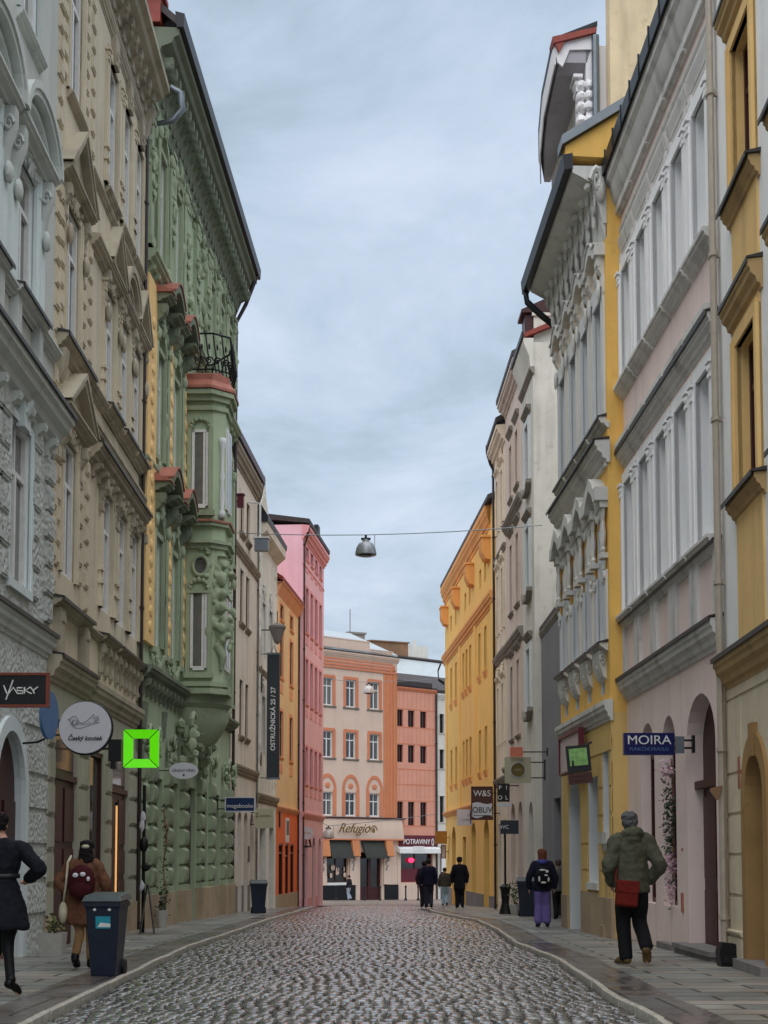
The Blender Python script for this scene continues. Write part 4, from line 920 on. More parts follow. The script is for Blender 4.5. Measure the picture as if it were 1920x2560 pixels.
for z in (2.3, 2.72, 3.14): m.box(0, .18 if z < 3 else L, -.02, .03, z - .38 if z < 3 else 2.9, z)
for z in (.95, 1.4, 1.85): m.box(0, .18, -.02, .03, z - .4, z); m.box(2.35, 3.05, -.02, .03, z - .4, z)
b.put('banded_render', m, 'r3low')
m = MB(); m.box(.16, .84, -.02, .16, 1.42, 1.6); m.prof([(-.02, 1.42), (.12, 1.42), (.06, 1.3), (-.02, 1.3)], .3, .7); m.box(1.22, 2.33, -.02, .1, .66, .78); b.put('niche_sill', m, 'r3trim')
m = MB(); m.box(-.02, 1.28, -.02, .07, g0, .56); m.box(1.28, 3.05, -.02, .071, g0, .62); m.box(4.6, L, -.02, .07, g0, .5); m.box(.5, .9, .07, .18, g0, .12); b.put('plinth', m, 'base')
m = MB()      # gable wall facing down the street above the pink eaves
m.v = []; z = 12.35
m.prof([(1.02, 12.15), (1.02, 12.3), (-4, 14.9), (-4, 12)], -.02, .3); b.put('gable_wall', m, 'r3')
m = MB(); m.prof([(1.1, 12.28), (1.1, 12.42), (-4, 15.08), (-4, 14.88)], -.12, .4); b.put('gable_coping', m, 'zinc')
roof(b, 12.0, 2.6, 4, 'roofdark', .95, s0=.35)
# tall attic storey behind
b.raw = True
m = MB(); D0, D1 = 2.2, 6.6
m.box(D0, D1, -4.5, -.08, 12.3, 15.95); at = b.put('attic_storey', m, 'white')
m = MB(); m.box(D0 - .4, D0 - .01, -5.5, -.45, 12.6, 17.9); m.prof([(-.45, 17.9), (-1.4, 18.7), (-5.5, 19.8), (-5.5, 17.9)], D0 - .4, D0 - .01); b.put('fire_wall', m, 'stain', at)
m = MB(); m.prof([(-.4, 17.88), (-.42, 18.1), (-1.4, 18.86), (-5.5, 19.95), (-5.5, 19.75), (-1.4, 18.7)], D0 - .45, D0 + .03); b.put('fire_wall_coping', m, 'gutter', at)
m = MB(); V = []; prf = [(D0 - .0, .40, 15.62), (D0 + .25, .42, 15.5), (D0 + 1.7, .38, 15.45), (D0 + 3.2, .24, 15.45), (D0 + 4.7, .03, 15.5)]
for a_, c_ in zip(prf, prf[1:]):
    m.add([(a_[0], -.1, a_[2]), (a_[0], a_[1], a_[2] - .0), (a_[0], a_[1] + .06, a_[2] + .35), (a_[0], -.3, a_[2] + .7), (c_[0], -.1, c_[2]), (c_[0], c_[1], c_[2]), (c_[0], c_[1] + .06, c_[2] + .35), (c_[0], -.3, c_[2] + .7)],
          [(0, 1, 5, 4), (1, 2, 6, 5), (2, 3, 7, 6), (0, 3, 2, 1), (4, 5, 6, 7)])
b.put('deep_eave', m, 'soffit', at)
m = MB()
for a_, c_ in zip(prf, prf[1:]):
    m.add([(q[0], q[1] + dn, q[2] + dz) for q in (a_, c_) for dn, dz in ((.065, -.04), (.09, -.04), (.1, .38), (.065, .38))], [(0, 1, 5, 4), (1, 2, 6, 5), (2, 3, 7, 6), (3, 0, 4, 7), (0, 3, 2, 1), (4, 5, 6, 7)])
b.put('eave_board', m, 'white', at)
m = MB(); m.prof([(.52, 15.92), (-.26, 16.14), (-.26, 16.24), (.54, 16.04)], D0 - .12, D0 + .3); m.prof([(.53, 16.0), (.3, 16.0), (.42, 15.76)], D0 - .1, D0 - .05); b.put('tile_edge', m, 'rooftile', at)
m = MB()
for a_, c_ in zip(prf, prf[1:]): m.add([(q[0], q[1] + dn, q[2] + dz) for q in (a_, c_) for dn, dz in ((.1, .36), (.12, .46), (-.3 - q[1], .8), (-.3 - q[1], .72))], [(0, 1, 5, 4), (1, 2, 6, 5), (2, 3, 7, 6), (3, 0, 4, 7), (0, 3, 2, 1), (4, 5, 6, 7)])
b.put('roof_edge', m, 'gutter', at)
m = MB(); m.prof([(.5, 15.98), (-.26, 16.14), (-.26, 15.86), (.22, 15.84), (.35, 15.52), (.44, 15.6)], D0 - .04, D0 + .02); b.put('verge_board', m, 'white', at)
m = MB()
for z in (12.9, 14.0): m.box(D0 + .9, D0 + 1.5, -.1, .0, z, z + .75); m.box(D0 + 2.5, D0 + 3.1, -.1, .0, z, z + .75)
for z in (15.2, 15.0, 14.8, 14.55, 14.3): m.blob((D0 + .1, .0, z), (.16, .1, .12), jit=.2); m.blob((D0 - .02, -.12, z), (.06, .1, .1), jit=.2)
pilaster(m, D0 + .2, .32, 12.4, 15.4, .06, .3); b.put('attic_relief', m, 'white', at)
m = MB(); m.tube([(D0 - .06, -.25, 12.2), (D0 - .06, -.25, 16.1)], .07, 8); b.put('attic_downpipe', m, 'zinc', at); b.raw = False

# ---- grey link wall in the recess beyond the mustard house
b = B('link_building', 'low dark grey passage building recessed beyond the mustard house', (4.08, 30.2), (4.02, 39.0), 1)
g0 = b.base; b.wall(g0, 6.8, [(5.0, 6.3, g0, 2.6, 0)], M['r4dark'], .25, depth=3)
d = MB(); d.box(5.0, 6.3, -.24, -.2, g0, 2.6); b.put('door', d, 'framered')
m = MB(); ledge(m, 0, b.L, 6.95, .12, .18); b.put('coping', m, 'r4trim')
roof(b, 6.95, .8, 1.4, 'roofdark', .1)

# ---- R4 grey white
b = B('grey_house', 'grey white house with a blank side wall facing down the street', (3.86, 39), (3.80, 41.6), 1, nm=((0, 0), (1, .5)), zm=((0, 0), (4, 4.1), (15.1, 14.65), (17, 16.2)))
L = b.L; g0 = b.base; op = [(.75, 1.5, z0, z1, 0) for z0, z1 in ((5.0, 6.7), (8.3, 10.1), (11.3, 13.0))] + [(.7, 1.6, g0, 2.2, .4)]
b.wall(g0, 15.0, op, M['r4'], .25, depth=8)
for z0, z1 in ((5.0, 6.7), (8.3, 10.1), (11.3, 13.0)):
    w = b.window(.75, 1.5, z0, z1, -.18); m = MB(); surround(m, .75, 1.5, z0, z1, .16, .12); b.sub('surround', m, 'r3blue', w)
    m = MB(); P = [(.5, z0), (.75, z0 - .22), (1.5, z0 - .22), (1.75, z0)]; m.strip([(p[0], p[1] + .05) for p in P], [(p[0], p[1] - .06) for p in P], -.02, .3); b.sub('sill', m, 'r4trim', w); m = MB(); ledge(m, .5, 1.8, z1 + .45, .26, .2); b.sub('hood', m, 'r4trim', w)
d = MB(); d.box(.7, 1.6, -.25, -.2, g0, 2.2); d.plate([(1.15 - .45 * math.cos(math.pi * i / 10), 2.2 + .4 * math.sin(math.pi * i / 10)) for i in range(11)], -.25, -.2); b.put('door', d, 'framered')
m = MB(); m.prof([(-.02, 14.2), (.12, 14.2), (.2, 14.6), (.5, 15.0), (.5, 15.1), (-.02, 15.1)], -.05, L); b.put('cove_eave', m, 'r4')
m = MB(); ledge(m, -.1, L, 14.3, .2, .2); b.put('eaves_moulding', m, 'r4trim')
m = MB(); m.prof([(.5, 15.1), (.6, 15.1), (.6, 15.28), (.5, 15.28)], -.1, L); b.put('gutter', m, 'gutter')
roof(b, 15.15, 2.0, 3.5, 'rooftile', .45)
m = MB(); m.box(.2, .9, -.5, .35, 15.2, 16.0); m.prof([(.55, 16.0), (.55, 16.1), (-.6, 16.6), (-.6, 16.0)], .1, 1.0); b.put('dormer', m, 'framered')
m = MB(); m.box(.15, .9, -.55, -.05, 14.8, 15.9); m.box(.1, .95, -.6, 0, 15.9, 16.0); b.put('chimney', m, 'r4')
m = MB(); m.blob((-.05, -.5, 3.4), (.06, .06, .06), True); b.put('globe_light', m, 'frame', smooth=True)
m = MB(); m.box(-.1, 0, -.62, -.3, 2.35, 2.62); m.box(-.3, -.1, -.5, -.42, 2.3, 2.7); b.put('alarm_box', m, 'zinc')

# ---- R4b rosy
b = B('rosy_house', 'faded rosy house with dark window hoods between the grey and cream houses', (3.80, 41.6), (3.71, 46.2), 1, nm=((0, 0), (1, .5)), zm=((0, 0), (4, 4.1), (14.3, 15.0)))
L = b.L; g0 = b.base; op = []; ws = [(.9, 1.6), (2.6, 3.3)]
for z0, z1 in ((4.5, 6.5), (8.0, 9.9), (11.2, 12.7)): op += [(a, c, z0, z1, 0) for a, c in ws]
op += [(.5, 1.6, g0, 2.3, .4), (2.4, 3.6, g0, 2.3, .4)]
b.wall(g0, 14.3, op, M['r4pink'], .28)
for a, c, z0, z1, r in op:
    if r: d = MB(); d.box(a, c, -.3, -.25, g0, z1); d.plate([((a + c) / 2 - (c - a) / 2 * math.cos(math.pi * i / 10), z1 + r * math.sin(math.pi * i / 10)) for i in range(11)], -.3, -.25); b.put('door', d, 'framered'); continue
    w = b.window(a, c, z0, z1, -.12, 'framebrown', 'glassred'); m = MB(); surround(m, a, c, z0, z1, .12, .05); b.sub('surround', m, 'r4pink', w)
    m = MB(); ledge(m, a - .22, c + .22, z1 + .45, .22, .18); b.sub('hood', m, 'r4trim', w); m = MB(); ledge(m, a - .15, c + .15, z0, .16, .12); b.sub('sill', m, 'r4trim', w)
m = MB(); ledge(m, 0, L, 7.25, .3, .35); ledge(m, 0, L, 10.75, .28, .28); ledge(m, 0, L, 3.8, .35, .3); b.put('string_course', m, 'r4trim')
m = MB(); ledge(m, 0, L, 14.35, .5, .45); b.put('eaves_cornice', m, 'r4pink')
roof(b, 14.35, 2.0, 3.5, 'roofdark', .55)
# ---- R5 cream
b = B('cream_house', 'warm cream house with narrow windows beside the golden orange house', (3.71, 46.2), (3.64, 49.6), 1, nm=((0, 0), (1, .5)), zm=((0, 0), (4, 4.1), (13.7, 14.4)))
L = b.L; g0 = b.base; op = []; ws = [(.6, 1.15), (2.1, 2.65)]
for z0, z1 in ((4.6, 6.3), (7.9, 9.7), (11.0, 12.6)): op += [(a, c, z0, z1, 0) for a, c in ws]
b.wall(g0, 13.7, op + [(.5, 1.4, g0, 2.3, 0), (2.0, 2.9, g0 + .6, 2.2, 0)], M['r5'], .28)
for a, c, z0, z1, r in op:
    w = b.window(a, c, z0, z1, -.2, 'framebrown', 'glassred'); m = MB(); surround(m, a, c, z0, z1, .14, .09); ledge(m, a - .25, c + .25, z1 + .35, .22, .2); mask(m, (a + c) / 2, z1 + .4, .16, .1); b.sub('surround', m, 'r5', w)
d = MB(); d.box(.5, 1.4, -.3, -.25, g0, 2.3); b.put('door', d, 'framered'); b.window(2.0, 2.9, g0 + .6, 2.2, -.2, 'framered', 'glass', 0, 0)
m = MB(); ledge(m, 0, L, 7.3, .25, .3); ledge(m, 0, L, 10.3, .2, .2); ledge(m, 0, L, 3.6, .25, .25); b.put('string_course', m, 'r4trim')
m = MB(); ledge(m, 0, L, 13.75, .55, .5); b.put('eaves_cornice', m, 'r5')
roof(b, 13.8, 2.0, 3.5, 'roofdark', .6)
gutterpipe(b, L - .1, g0, 13.7, .14, .08, gut=.55, bend=.5)

# ---- R6 golden orange
b = B('golden_house', 'golden orange house with triangular sills standing across the junction', (3.76, 52), (2.79, 69.7), 1, nm=((0, 0), (1, .42)), zm=((0, 0), (3.2, 3.22), (10.25, 10.35), (13.15, 13.5)))
L = b.L; g0 = b.base
bays = [(2.3, 4.2), (7.0, 7.9, 9.6), (12.3, 14.0)]; cs = [2.4, 4.2, 7.3, 8.6, 9.8, 12.8, 14.8]; op = []
for c in cs: op += [(c - .36, c + .36, 4.25, 5.8, 0), (c - .36, c + .36, 7.75, 9.35, 0)]
hs = [2.5, 4.0, 7.5, 9.1, 12.9, 14.9]
for c in hs: op.append((c - .32, c + .32, 10.9, 11.55, 0))
ar = [(1.7, 3.3, g0, 1.9, .65), (9.2, 10.4, g0, 2.0, 0), (13.2, 14.9, g0, 1.8, .7), (5.8, 7.2, g0 + .8, 2.0, .5)]
b.wall(g0, 13.1, op + ar, M['r6'], .22, depth=8)
for c in cs:
    for z0, z1 in ((4.25, 5.8), (7.75, 9.35)):
        w = b.window(c - .36, c + .36, z0, z1, -.15, 'framebrown', 'glassred'); m = MB(); m.prof([(-.02, z0), (.2, z0), (.02, z0 - .24), (-.02, z0 - .24)], c - .42, c + .42); b.sub('sill', m, 'r6trim', w)
        m = MB(); m.box(c - .46, c - .36, -.02, .04, z0, z1 + .1); m.box(c + .36, c + .46, -.02, .04, z0, z1 + .1); b.sub('surround', m, 'r6', w)
for c in hs: b.window(c - .32, c + .32, 10.9, 11.55, -.2, 'framered', 'glass', 0, 0)
for c in (1.3, 6.3, 11.6, 16.5):
    m = MB(); m.prof([(-.02, 12.1), (.75, 12.1), (.75, 11.65), (.45, 11.4), (-.02, 11.35)], c - .4, c + .4); m.prof([(-.02, 12.15), (.82, 12.15), (.82, 12.08), (-.02, 12.08)], c - .45, c + .45); b.put('hoist_box', m, 'r6trim')
m = MB()
for c in (.4, 5.6, 11.2, 16.9): m.box(c - .3, c + .3, -.02, .12, 3.1, 9.95)
b.put('pilaster', m, 'r6')
m = MB(); ledge(m, -.02, L + .02, 10.25, .42, .5); ledge(m, 0, L, 3.2, .35, .25); b.put('string_course', m, 'r6trim')
m = MB(); ledge(m, .9, L + .02, 13.15, .5, .75); m.prof([(-.02, 12.5), (.1, 12.5), (.3, 12.85), (.3, 12.95), (-.02, 12.95)], .9, L); b.put('eaves_cornice', m, 'r6trim')
for a, c, z0, z1, r in ar:
    if r == 0: d = MB(); d.box(a, c, -.3, -.25, g0, z1); b.put('door', d, 'framered')
    else:
        d = MB(); q = (a + c) / 2; d.box(a, c, -.32, -.27, z0, z1); d.plate([(q - (c - a) / 2 * math.cos(math.pi * i / 12), z1 + r * math.sin(math.pi * i / 12)) for i in range(13)], -.32, -.27); d.box(a + .1, c - .1, -.27, -.24, z0 + .2, z1 - .2); b.put('arched_door', d, 'framebrown')
m = MB()
for s0, s1 in ((0, 1.65), (3.35, 9.15), (10.45, 13.15), (14.95, L)): m.box(s0, s1, -.02, .06, g0, g0 + 1.05)
b.put('plinth', m, 'basegrey')
roof(b, 13.15, 1.6, 4, 'roofdark', .5)
m = MB(); P = [(L - .1, .5, 9.9), (L + .1, .75, 9.6), (L + .1, .7, 9.2), (L, .1, 9.0)]; m.tube(P, .08, 8); b.put('gutter_outlet', m, 'metal')

# ================================================================== END OF THE STREET
b = B('corner_cafe_building', 'peach building with terracotta bands and a cafe awning closing the street', (-4.32, 103.7), (.93, 108.7), -1)
L = b.L; g0 = b.base - .3; xs = [.05 + .62, 2.8, 5.05]; op = []
for c in xs: op += [(c - .46, c + .46, 11.5, 13.4, 0), (c - .46, c + .46, 7.95, 9.75, 0), (c - .48, c + .48, 4.0, 5.6, 0)]
shop = [(.55, 2.55, -.55, 1.5, 0), (3.7, 5.75, g0, 1.5, 0)]
b.wall(g0, 15.3, op + shop, M['e1'], .3, depth=12)
for c in xs:
    for z0, z1 in ((11.5, 13.4), (7.95, 9.75)):
        w = b.window(c - .46, c + .46, z0, z1, -.16); m = MB(); surround(m, c - .46, c + .46, z0, z1, .2, .06); b.sub('surround', m, 'e1trim', w); m = MB(); ledge(m, c - .74, c + .74, z0 - .02, .22, .16); b.sub('sill', m, 'r4trim', w)
    w = b.window(c - .48, c + .48, 4.0, 5.6, -.16, tr=.62); m = MB(); k = 14
    O = [(c - .8 * math.cos(math.pi * i / k), 5.75 + 1.1 * math.sin(math.pi * i / k)) for i in range(k + 1)]; I = [(c - .58 * math.cos(math.pi * i / k), 5.75 + .85 * math.sin(math.pi * i / k)) for i in range(k + 1)]
    m.strip(O, I, -.02, .08); m.box(c - .8, c - .5, -.02, .08, 4.0, 5.75); m.box(c + .5, c + .8, -.02, .08, 4.0, 5.75); m.blob((c, .04, 6.05), (.24, .06, .2), True); b.sub('arched_surround', m, 'e1trim', w)
m = MB()
for i in range(4): m.box(0, L - .05 - .12 * i, -.02, .06 + .04 * (3 - i), 14.1 + i * .2, 14.22 + i * .2)
for i in range(4): m.box(5.95 + .3 * i, 6.1 + .3 * i, -.02, .05 + .03 * i, 3.9, 14.1 + .2 * i)
b.put('terracotta_band', m, 'e1trim')
m = MB(); m.box(5.9, L, -.02, .045, 3.9, 14.1); b.put('corner_pier', m, 'e1pier')
m = MB(); m.box(0, 4.6, -.25, .0, 15.3, 16.15); m.box(4.6, 6.8, -.25, .0, 15.3, 15.65); m.box(-.05, 4.65, -.3, .05, 16.15, 16.22); m.box(4.65, 6.85, -.3, .05, 15.65, 15.72); b.put('parapet', m, 'e1')
m = MB(); ledge(m, -.05, L + .1, 15.3, .4, .42); b.put('eaves_cornice', m, 'e1')
m = MB(); m.box(-.1, L + .1, -.05, .45, 15.3, 15.36); b.put('cornice_flashing', m, 'roofdark')
m = MB(); m.box(0, L + .6, -.02, .55, 3.82, 3.92); b.put('canopy_edge', m, 'framered')
m = MB(); m.prof([(-.02, 3.82), (.35, 3.82), (.75, 2.5), (.7, 2.42), (-.02, 2.42)], 0, L + .35); fas = b.put('shop_fascia', m, 'e1')
m = MB(); m.box(0, L + .4, -.02, .8, 2.34, 2.42); b.put('fascia_edge', m, 'e1trim')
for s0, s1 in ((1.15, 3.2), (4.3, 6.45)):
    m = MB(); m.prof([(.05, 2.3), (.2, 2.32), (1.2, 1.2), (1.18, 1.08), (.05, 2.1)], s0 - .5, s1 - .5); b.put('awning', m, 'awning')
for s0 in (.25, 3.0, 6.2):
    m = MB(); m.prof([(.02, 2.34), (.75, 2.34), (1.15, 1.25), (.95, 1.2), (.02, 1.2)], s0 - .35, s0 + .3); b.put('sloping_pier', m, 'e1pier')
    m = MB(); m.box(s0 - .35, s0 + .25, .0, .3, -.5, 1.2); m.box(s0 - .38, s0 + .28, 0, .33, -.72, -.1); b.put('carved_pier', m, 'e1')
    m = MB()
    for i in range(7): m.blob((s0 - .05 + rnd.uniform(-.12, .12), .31, .3 + i * .13), (.09, .05, .1), jit=.3)
    b.put('pier_relief', m, 'basegrey')
b.window(.55, 2.55, -.55, 1.5, -.2, 'framered', 'glassdark', 0, 1)
m = MB()
for i in range(9): m.blob((rnd.uniform(.7, 2.4), -.12, rnd.uniform(-.4, .5)), (rnd.uniform(.05, .14), .04, rnd.uniform(.08, .2)), jit=.3)
b.put('window_display', m, 'e1')
m = MB(); m.box(.5, 2.6, -.05, .12, -.72, -.55); b.put('shop_sill', m, 'frame')
d = MB(); d.box(3.7, 5.75, -.28, -.2, g0, -.9); d.box(3.7, 3.85, -.28, -.16, g0, 1.5); d.box(4.6, 4.85, -.28, -.16, g0, 1.5); d.box(5.6, 5.75, -.28, -.16, g0, 1.5); d = b.put('door', d, 'framered'); g = MB(); g.box(3.75, 5.7, -.3, -.24, -.9, 1.45); b.put('pane', g, 'glassdark', d)
m = MB(); m.box(0, 3.2, -.02, .2, g0, -.75); m.box(6.0, L, -.02, .3, g0, -.75); b.put('plinth', m, 'metal')
roof(b, 15.4, 2.1, 5, 'roofgrey', 0)
def mtext(mat_, body, size, parent, loc, rot, ext=.01, name='lettering', shear=0, off=0, sx=1, bold=0, align='CENTER'):
    cu = bpy.data.curves.new(name, 'FONT'); cu.body = body; cu.size = size; cu.extrude = ext; cu.align_x = align; cu.align_y = 'CENTER'; cu.shear = shear; cu.offset = bold
    cu.materials.append(mat_); o = link(name, cu, parent, loc, rot); o.scale = (sx, 1, 1); return o
M['gold'] = paint('dull_gold_letters', (120, 96, 50), .45, .2); M['letwhite'] = paint('white_letters', (228, 228, 226), .5); M['letblack'] = paint('black_letters', (26, 26, 28), .5); M['letgrey'] = paint('grey_letters', (134, 138, 148), .5); M['letdark'] = paint('charcoal_letters', (50, 52, 58), .5)
M['maroon'] = paint('maroon_board', (96, 30, 44), .45); M['navy'] = paint('navy_board', (16, 22, 86), .3, var=.04); M['red'] = paint('red_neon', (255, 40, 80), .4, emit=1.5, var=0)
mtext(M['gold'], 'Refugio', .95, fas, (-2.6, .62, 3.12), (R(106), 0, math.pi), .02, shear=.25, bold=.0)
m = MB(); k = 16; m.tube([(4.75 + .3 * math.cos(2 * math.pi * i / k), .62, 3.0 + .34 * math.sin(2 * math.pi * i / k)) for i in range(14)], .035, 6); m.blob((4.7, .63, 3.0), (.14, .03, .2), True); m.tube([(4.3, .6, 3.35), (4.5, .6, 3.05), (4.4, .6, 2.9)], .03, 6); b.put('cup_emblem', m, 'gold', fas)

b = B('salmon_shop_house', 'salmon house with dark square windows above a maroon grocery fascia', (.93, 108.7), (3.83, 111.5), -1)
L = b.L; g0 = b.base - .3; xs = [.28, 1.42, 2.66]; op = []
for c in xs: op += [(c - .33, c + .33, 10.45, 11.65, 0), (c - .33, c + .33, 7.9, 9.15, 0), (c - .33, c + .33, 3.4, 5.1, 0)]
b.wall(g0, 13.0, [(max(a, .01), c, d, e, r) for a, c, d, e, r in op] + [(.3, 3.6, -.6, 1.5, 0)], M['e2'], .3, depth=10)
for c in xs:
    for z0, z1 in ((10.45, 11.65), (7.9, 9.15), (3.4, 5.1)): b.window(max(c - .33, .01), c + .33, z0, z1, -.18, 'framered', 'glassdark', 0, 1)
m = MB()
for z in (11.7, 10.4, 9.2, 7.4, 6.3, 5.15, 3.36): m.box(0, L, -.02, .03, z, z + .06)
for i in range(9): m.box(.2 + i * .43, .23 + i * .43, -.02, .015, 11.76, 13.0); m.box(.2 + i * .43, .23 + i * .43, -.02, .015, 9.26, 10.4); m.box(.2 + i * .43, .23 + i * .43, -.02, .015, 5.3, 7.4)
b.put('panel_strips', m, 'e1trim')
m = MB(); ledge(m, 0, L, 13.3, .3, .3); b.put('eaves_cornice', m, 'e1trim')
m = MB(); m.box(0, L - .5, -.6, .1, 13.3, 13.75); b.put('roof_parapet', m, 'roofdark')
m = MB(); m.box(.15, L, -.02, .2, 1.85, 2.72); fas = b.put('fascia', m, 'maroon')
mtext(M['letwhite'], 'POTRAVINY', .5, fas, (-1.75, .215, 2.25), (R(90), 0, math.pi), .01, bold=.0)
m = MB(); m.tube([(3.5 + .1 * math.cos(2 * math.pi * i / 12), .22, 2.25 + .24 * math.sin(2 * math.pi * i / 12)) for i in range(13)], .03, 6); b.put('fascia_emblem', m, 'letwhite', fas)
m = MB(); m.prof([(.0, 1.95), (.9, 1.75), (.95, 1.45), (.9, 1.42), (0, 1.6)], -.1, L); m.box(1.2, 2.3, .9, .97, 1.6, 1.95); b.put('awning', m, 'frame')
b.window(.3, 3.6, -.6, 1.5, -.25, 'framered', 'glassdark', 0, 1)
m = MB(); m.box(.3, 3.6, -.2, -.14, -.6, .35); b.put('shop_panel', m, 'maroon')
m = MB(); m.blob((1.5, -.1, .95), (.3, .05, .17), True); b.put('neon_sign', m, 'red')
m = MB(); m.box(0, .32, -.02, .1, g0, 1.6); m.box(3.55, L, -.02, .1, g0, 1.6); m.box(0, L, -.02, .06, g0, -.65); b.put('plinth', m, 'e1')
roof(b, 13.3, 1.5, 4, 'roofdark', .1)
gutterpipe(b, L - .1, g0, 13.0, .2, .1)

b = B('white_house', 'sliver of an off white house between the salmon and golden houses', (3.83, 111.5), (7.9, 115.2), -1)
L = b.L; g0 = b.base - .3; op = []
for z0, z1 in ((10.2, 11.6), (7.6, 9.0), (3.7, 5.6)): op += [(.28, .75, z0, z1, 0), (1.9, 2.4, z0, z1, 0)]
b.wall(g0, 13.0, op + [(.35, 2.2, g0, 1.9, 0)], M['e3'], .3)
for a, c, z0, z1, _ in op: w = b.window(a, c, z0, z1, -.18, 'framedark'); m = MB(); surround(m, a, c, z0, z1, .08, .05); ledge(m, a - .12, c + .12, z0, .15, .12); b.sub('surround', m, 'e3', w)
d = MB(); d.box(.35, 2.2, -.3, -.26, g0, 1.9); b.put('shopfront', d, 'framedark')
m = MB(); ledge(m, 0, L, 13.1, .4, .5); b.put('eaves_cornice', m, 'e3')
m = MB(); m.box(.3, .95, .3, .5, .1, 1.8); b.put('lit_panel', m, 'frame')
roof(b, 13.2, 1.6, 4, 'roofdark', .4)

# big tin roof house behind, with chimneys
b = B('tin_roof_building', 'building behind with a wide wet tin roof, chimney and dish', (-6.0, 113), (8.6, 120), -1)
b.wall(5, 13.9, [], M['e3'], depth=12)
m = MB(); m.prof([(.3, 13.7), (.3, 13.9), (-5, 17.6), (-11, 13.9), (-11, 13.7)], -1, b.L + 3); m.v = [(x, y, z - (x * .055 if y < -1 else x * .02)) for x, y, z in m.v]; b.put('roof', m, 'roofgrey')
m = MB(); m.tube([(-1, -5, 17.75), (b.L + 3, -5, 17.75 - .055 * (b.L + 4))], .14, 6); b.put('roof_ridge', m, 'roofdark')
m = MB(); m.box(5.6, 7.0, -5.2, -4.2, 16.0, 18.6); m.box(5.5, 7.1, -5.3, -4.1, 18.6, 18.75); m.tube([(5.9, -4.6, 18.7), (5.9, -4.6, 20.6)], .04, 5); b.put('chimney', m, 'r4trim')
m = MB(); m.box(8.0, 11.2, -7, -5, 16.5, 18.3); m.prof([(-4.9, 18.25), (-4.9, 18.35), (-7.1, 18.5), (-7.1, 18.25)], 7.9, 11.3); b.put('rooftop_room', m, 'brick')
m = MB(); m.box(11.2, 13.0, -6.6, -5, 16.2, 18.1); m.box(11.9, 12.1, -5.6, -5.4, 18.1, 18.6); b.put('stair_head', m, 'e3')
m = MB(); m.lathe((9.3, .2, 14.3), [(.02, 0), (.25, .06), (.4, .2)], 12); m.tube([(9.3, .2, 13.7), (9.3, .2, 14.4)], .03, 5); b.put('dish', m, 'letgrey')
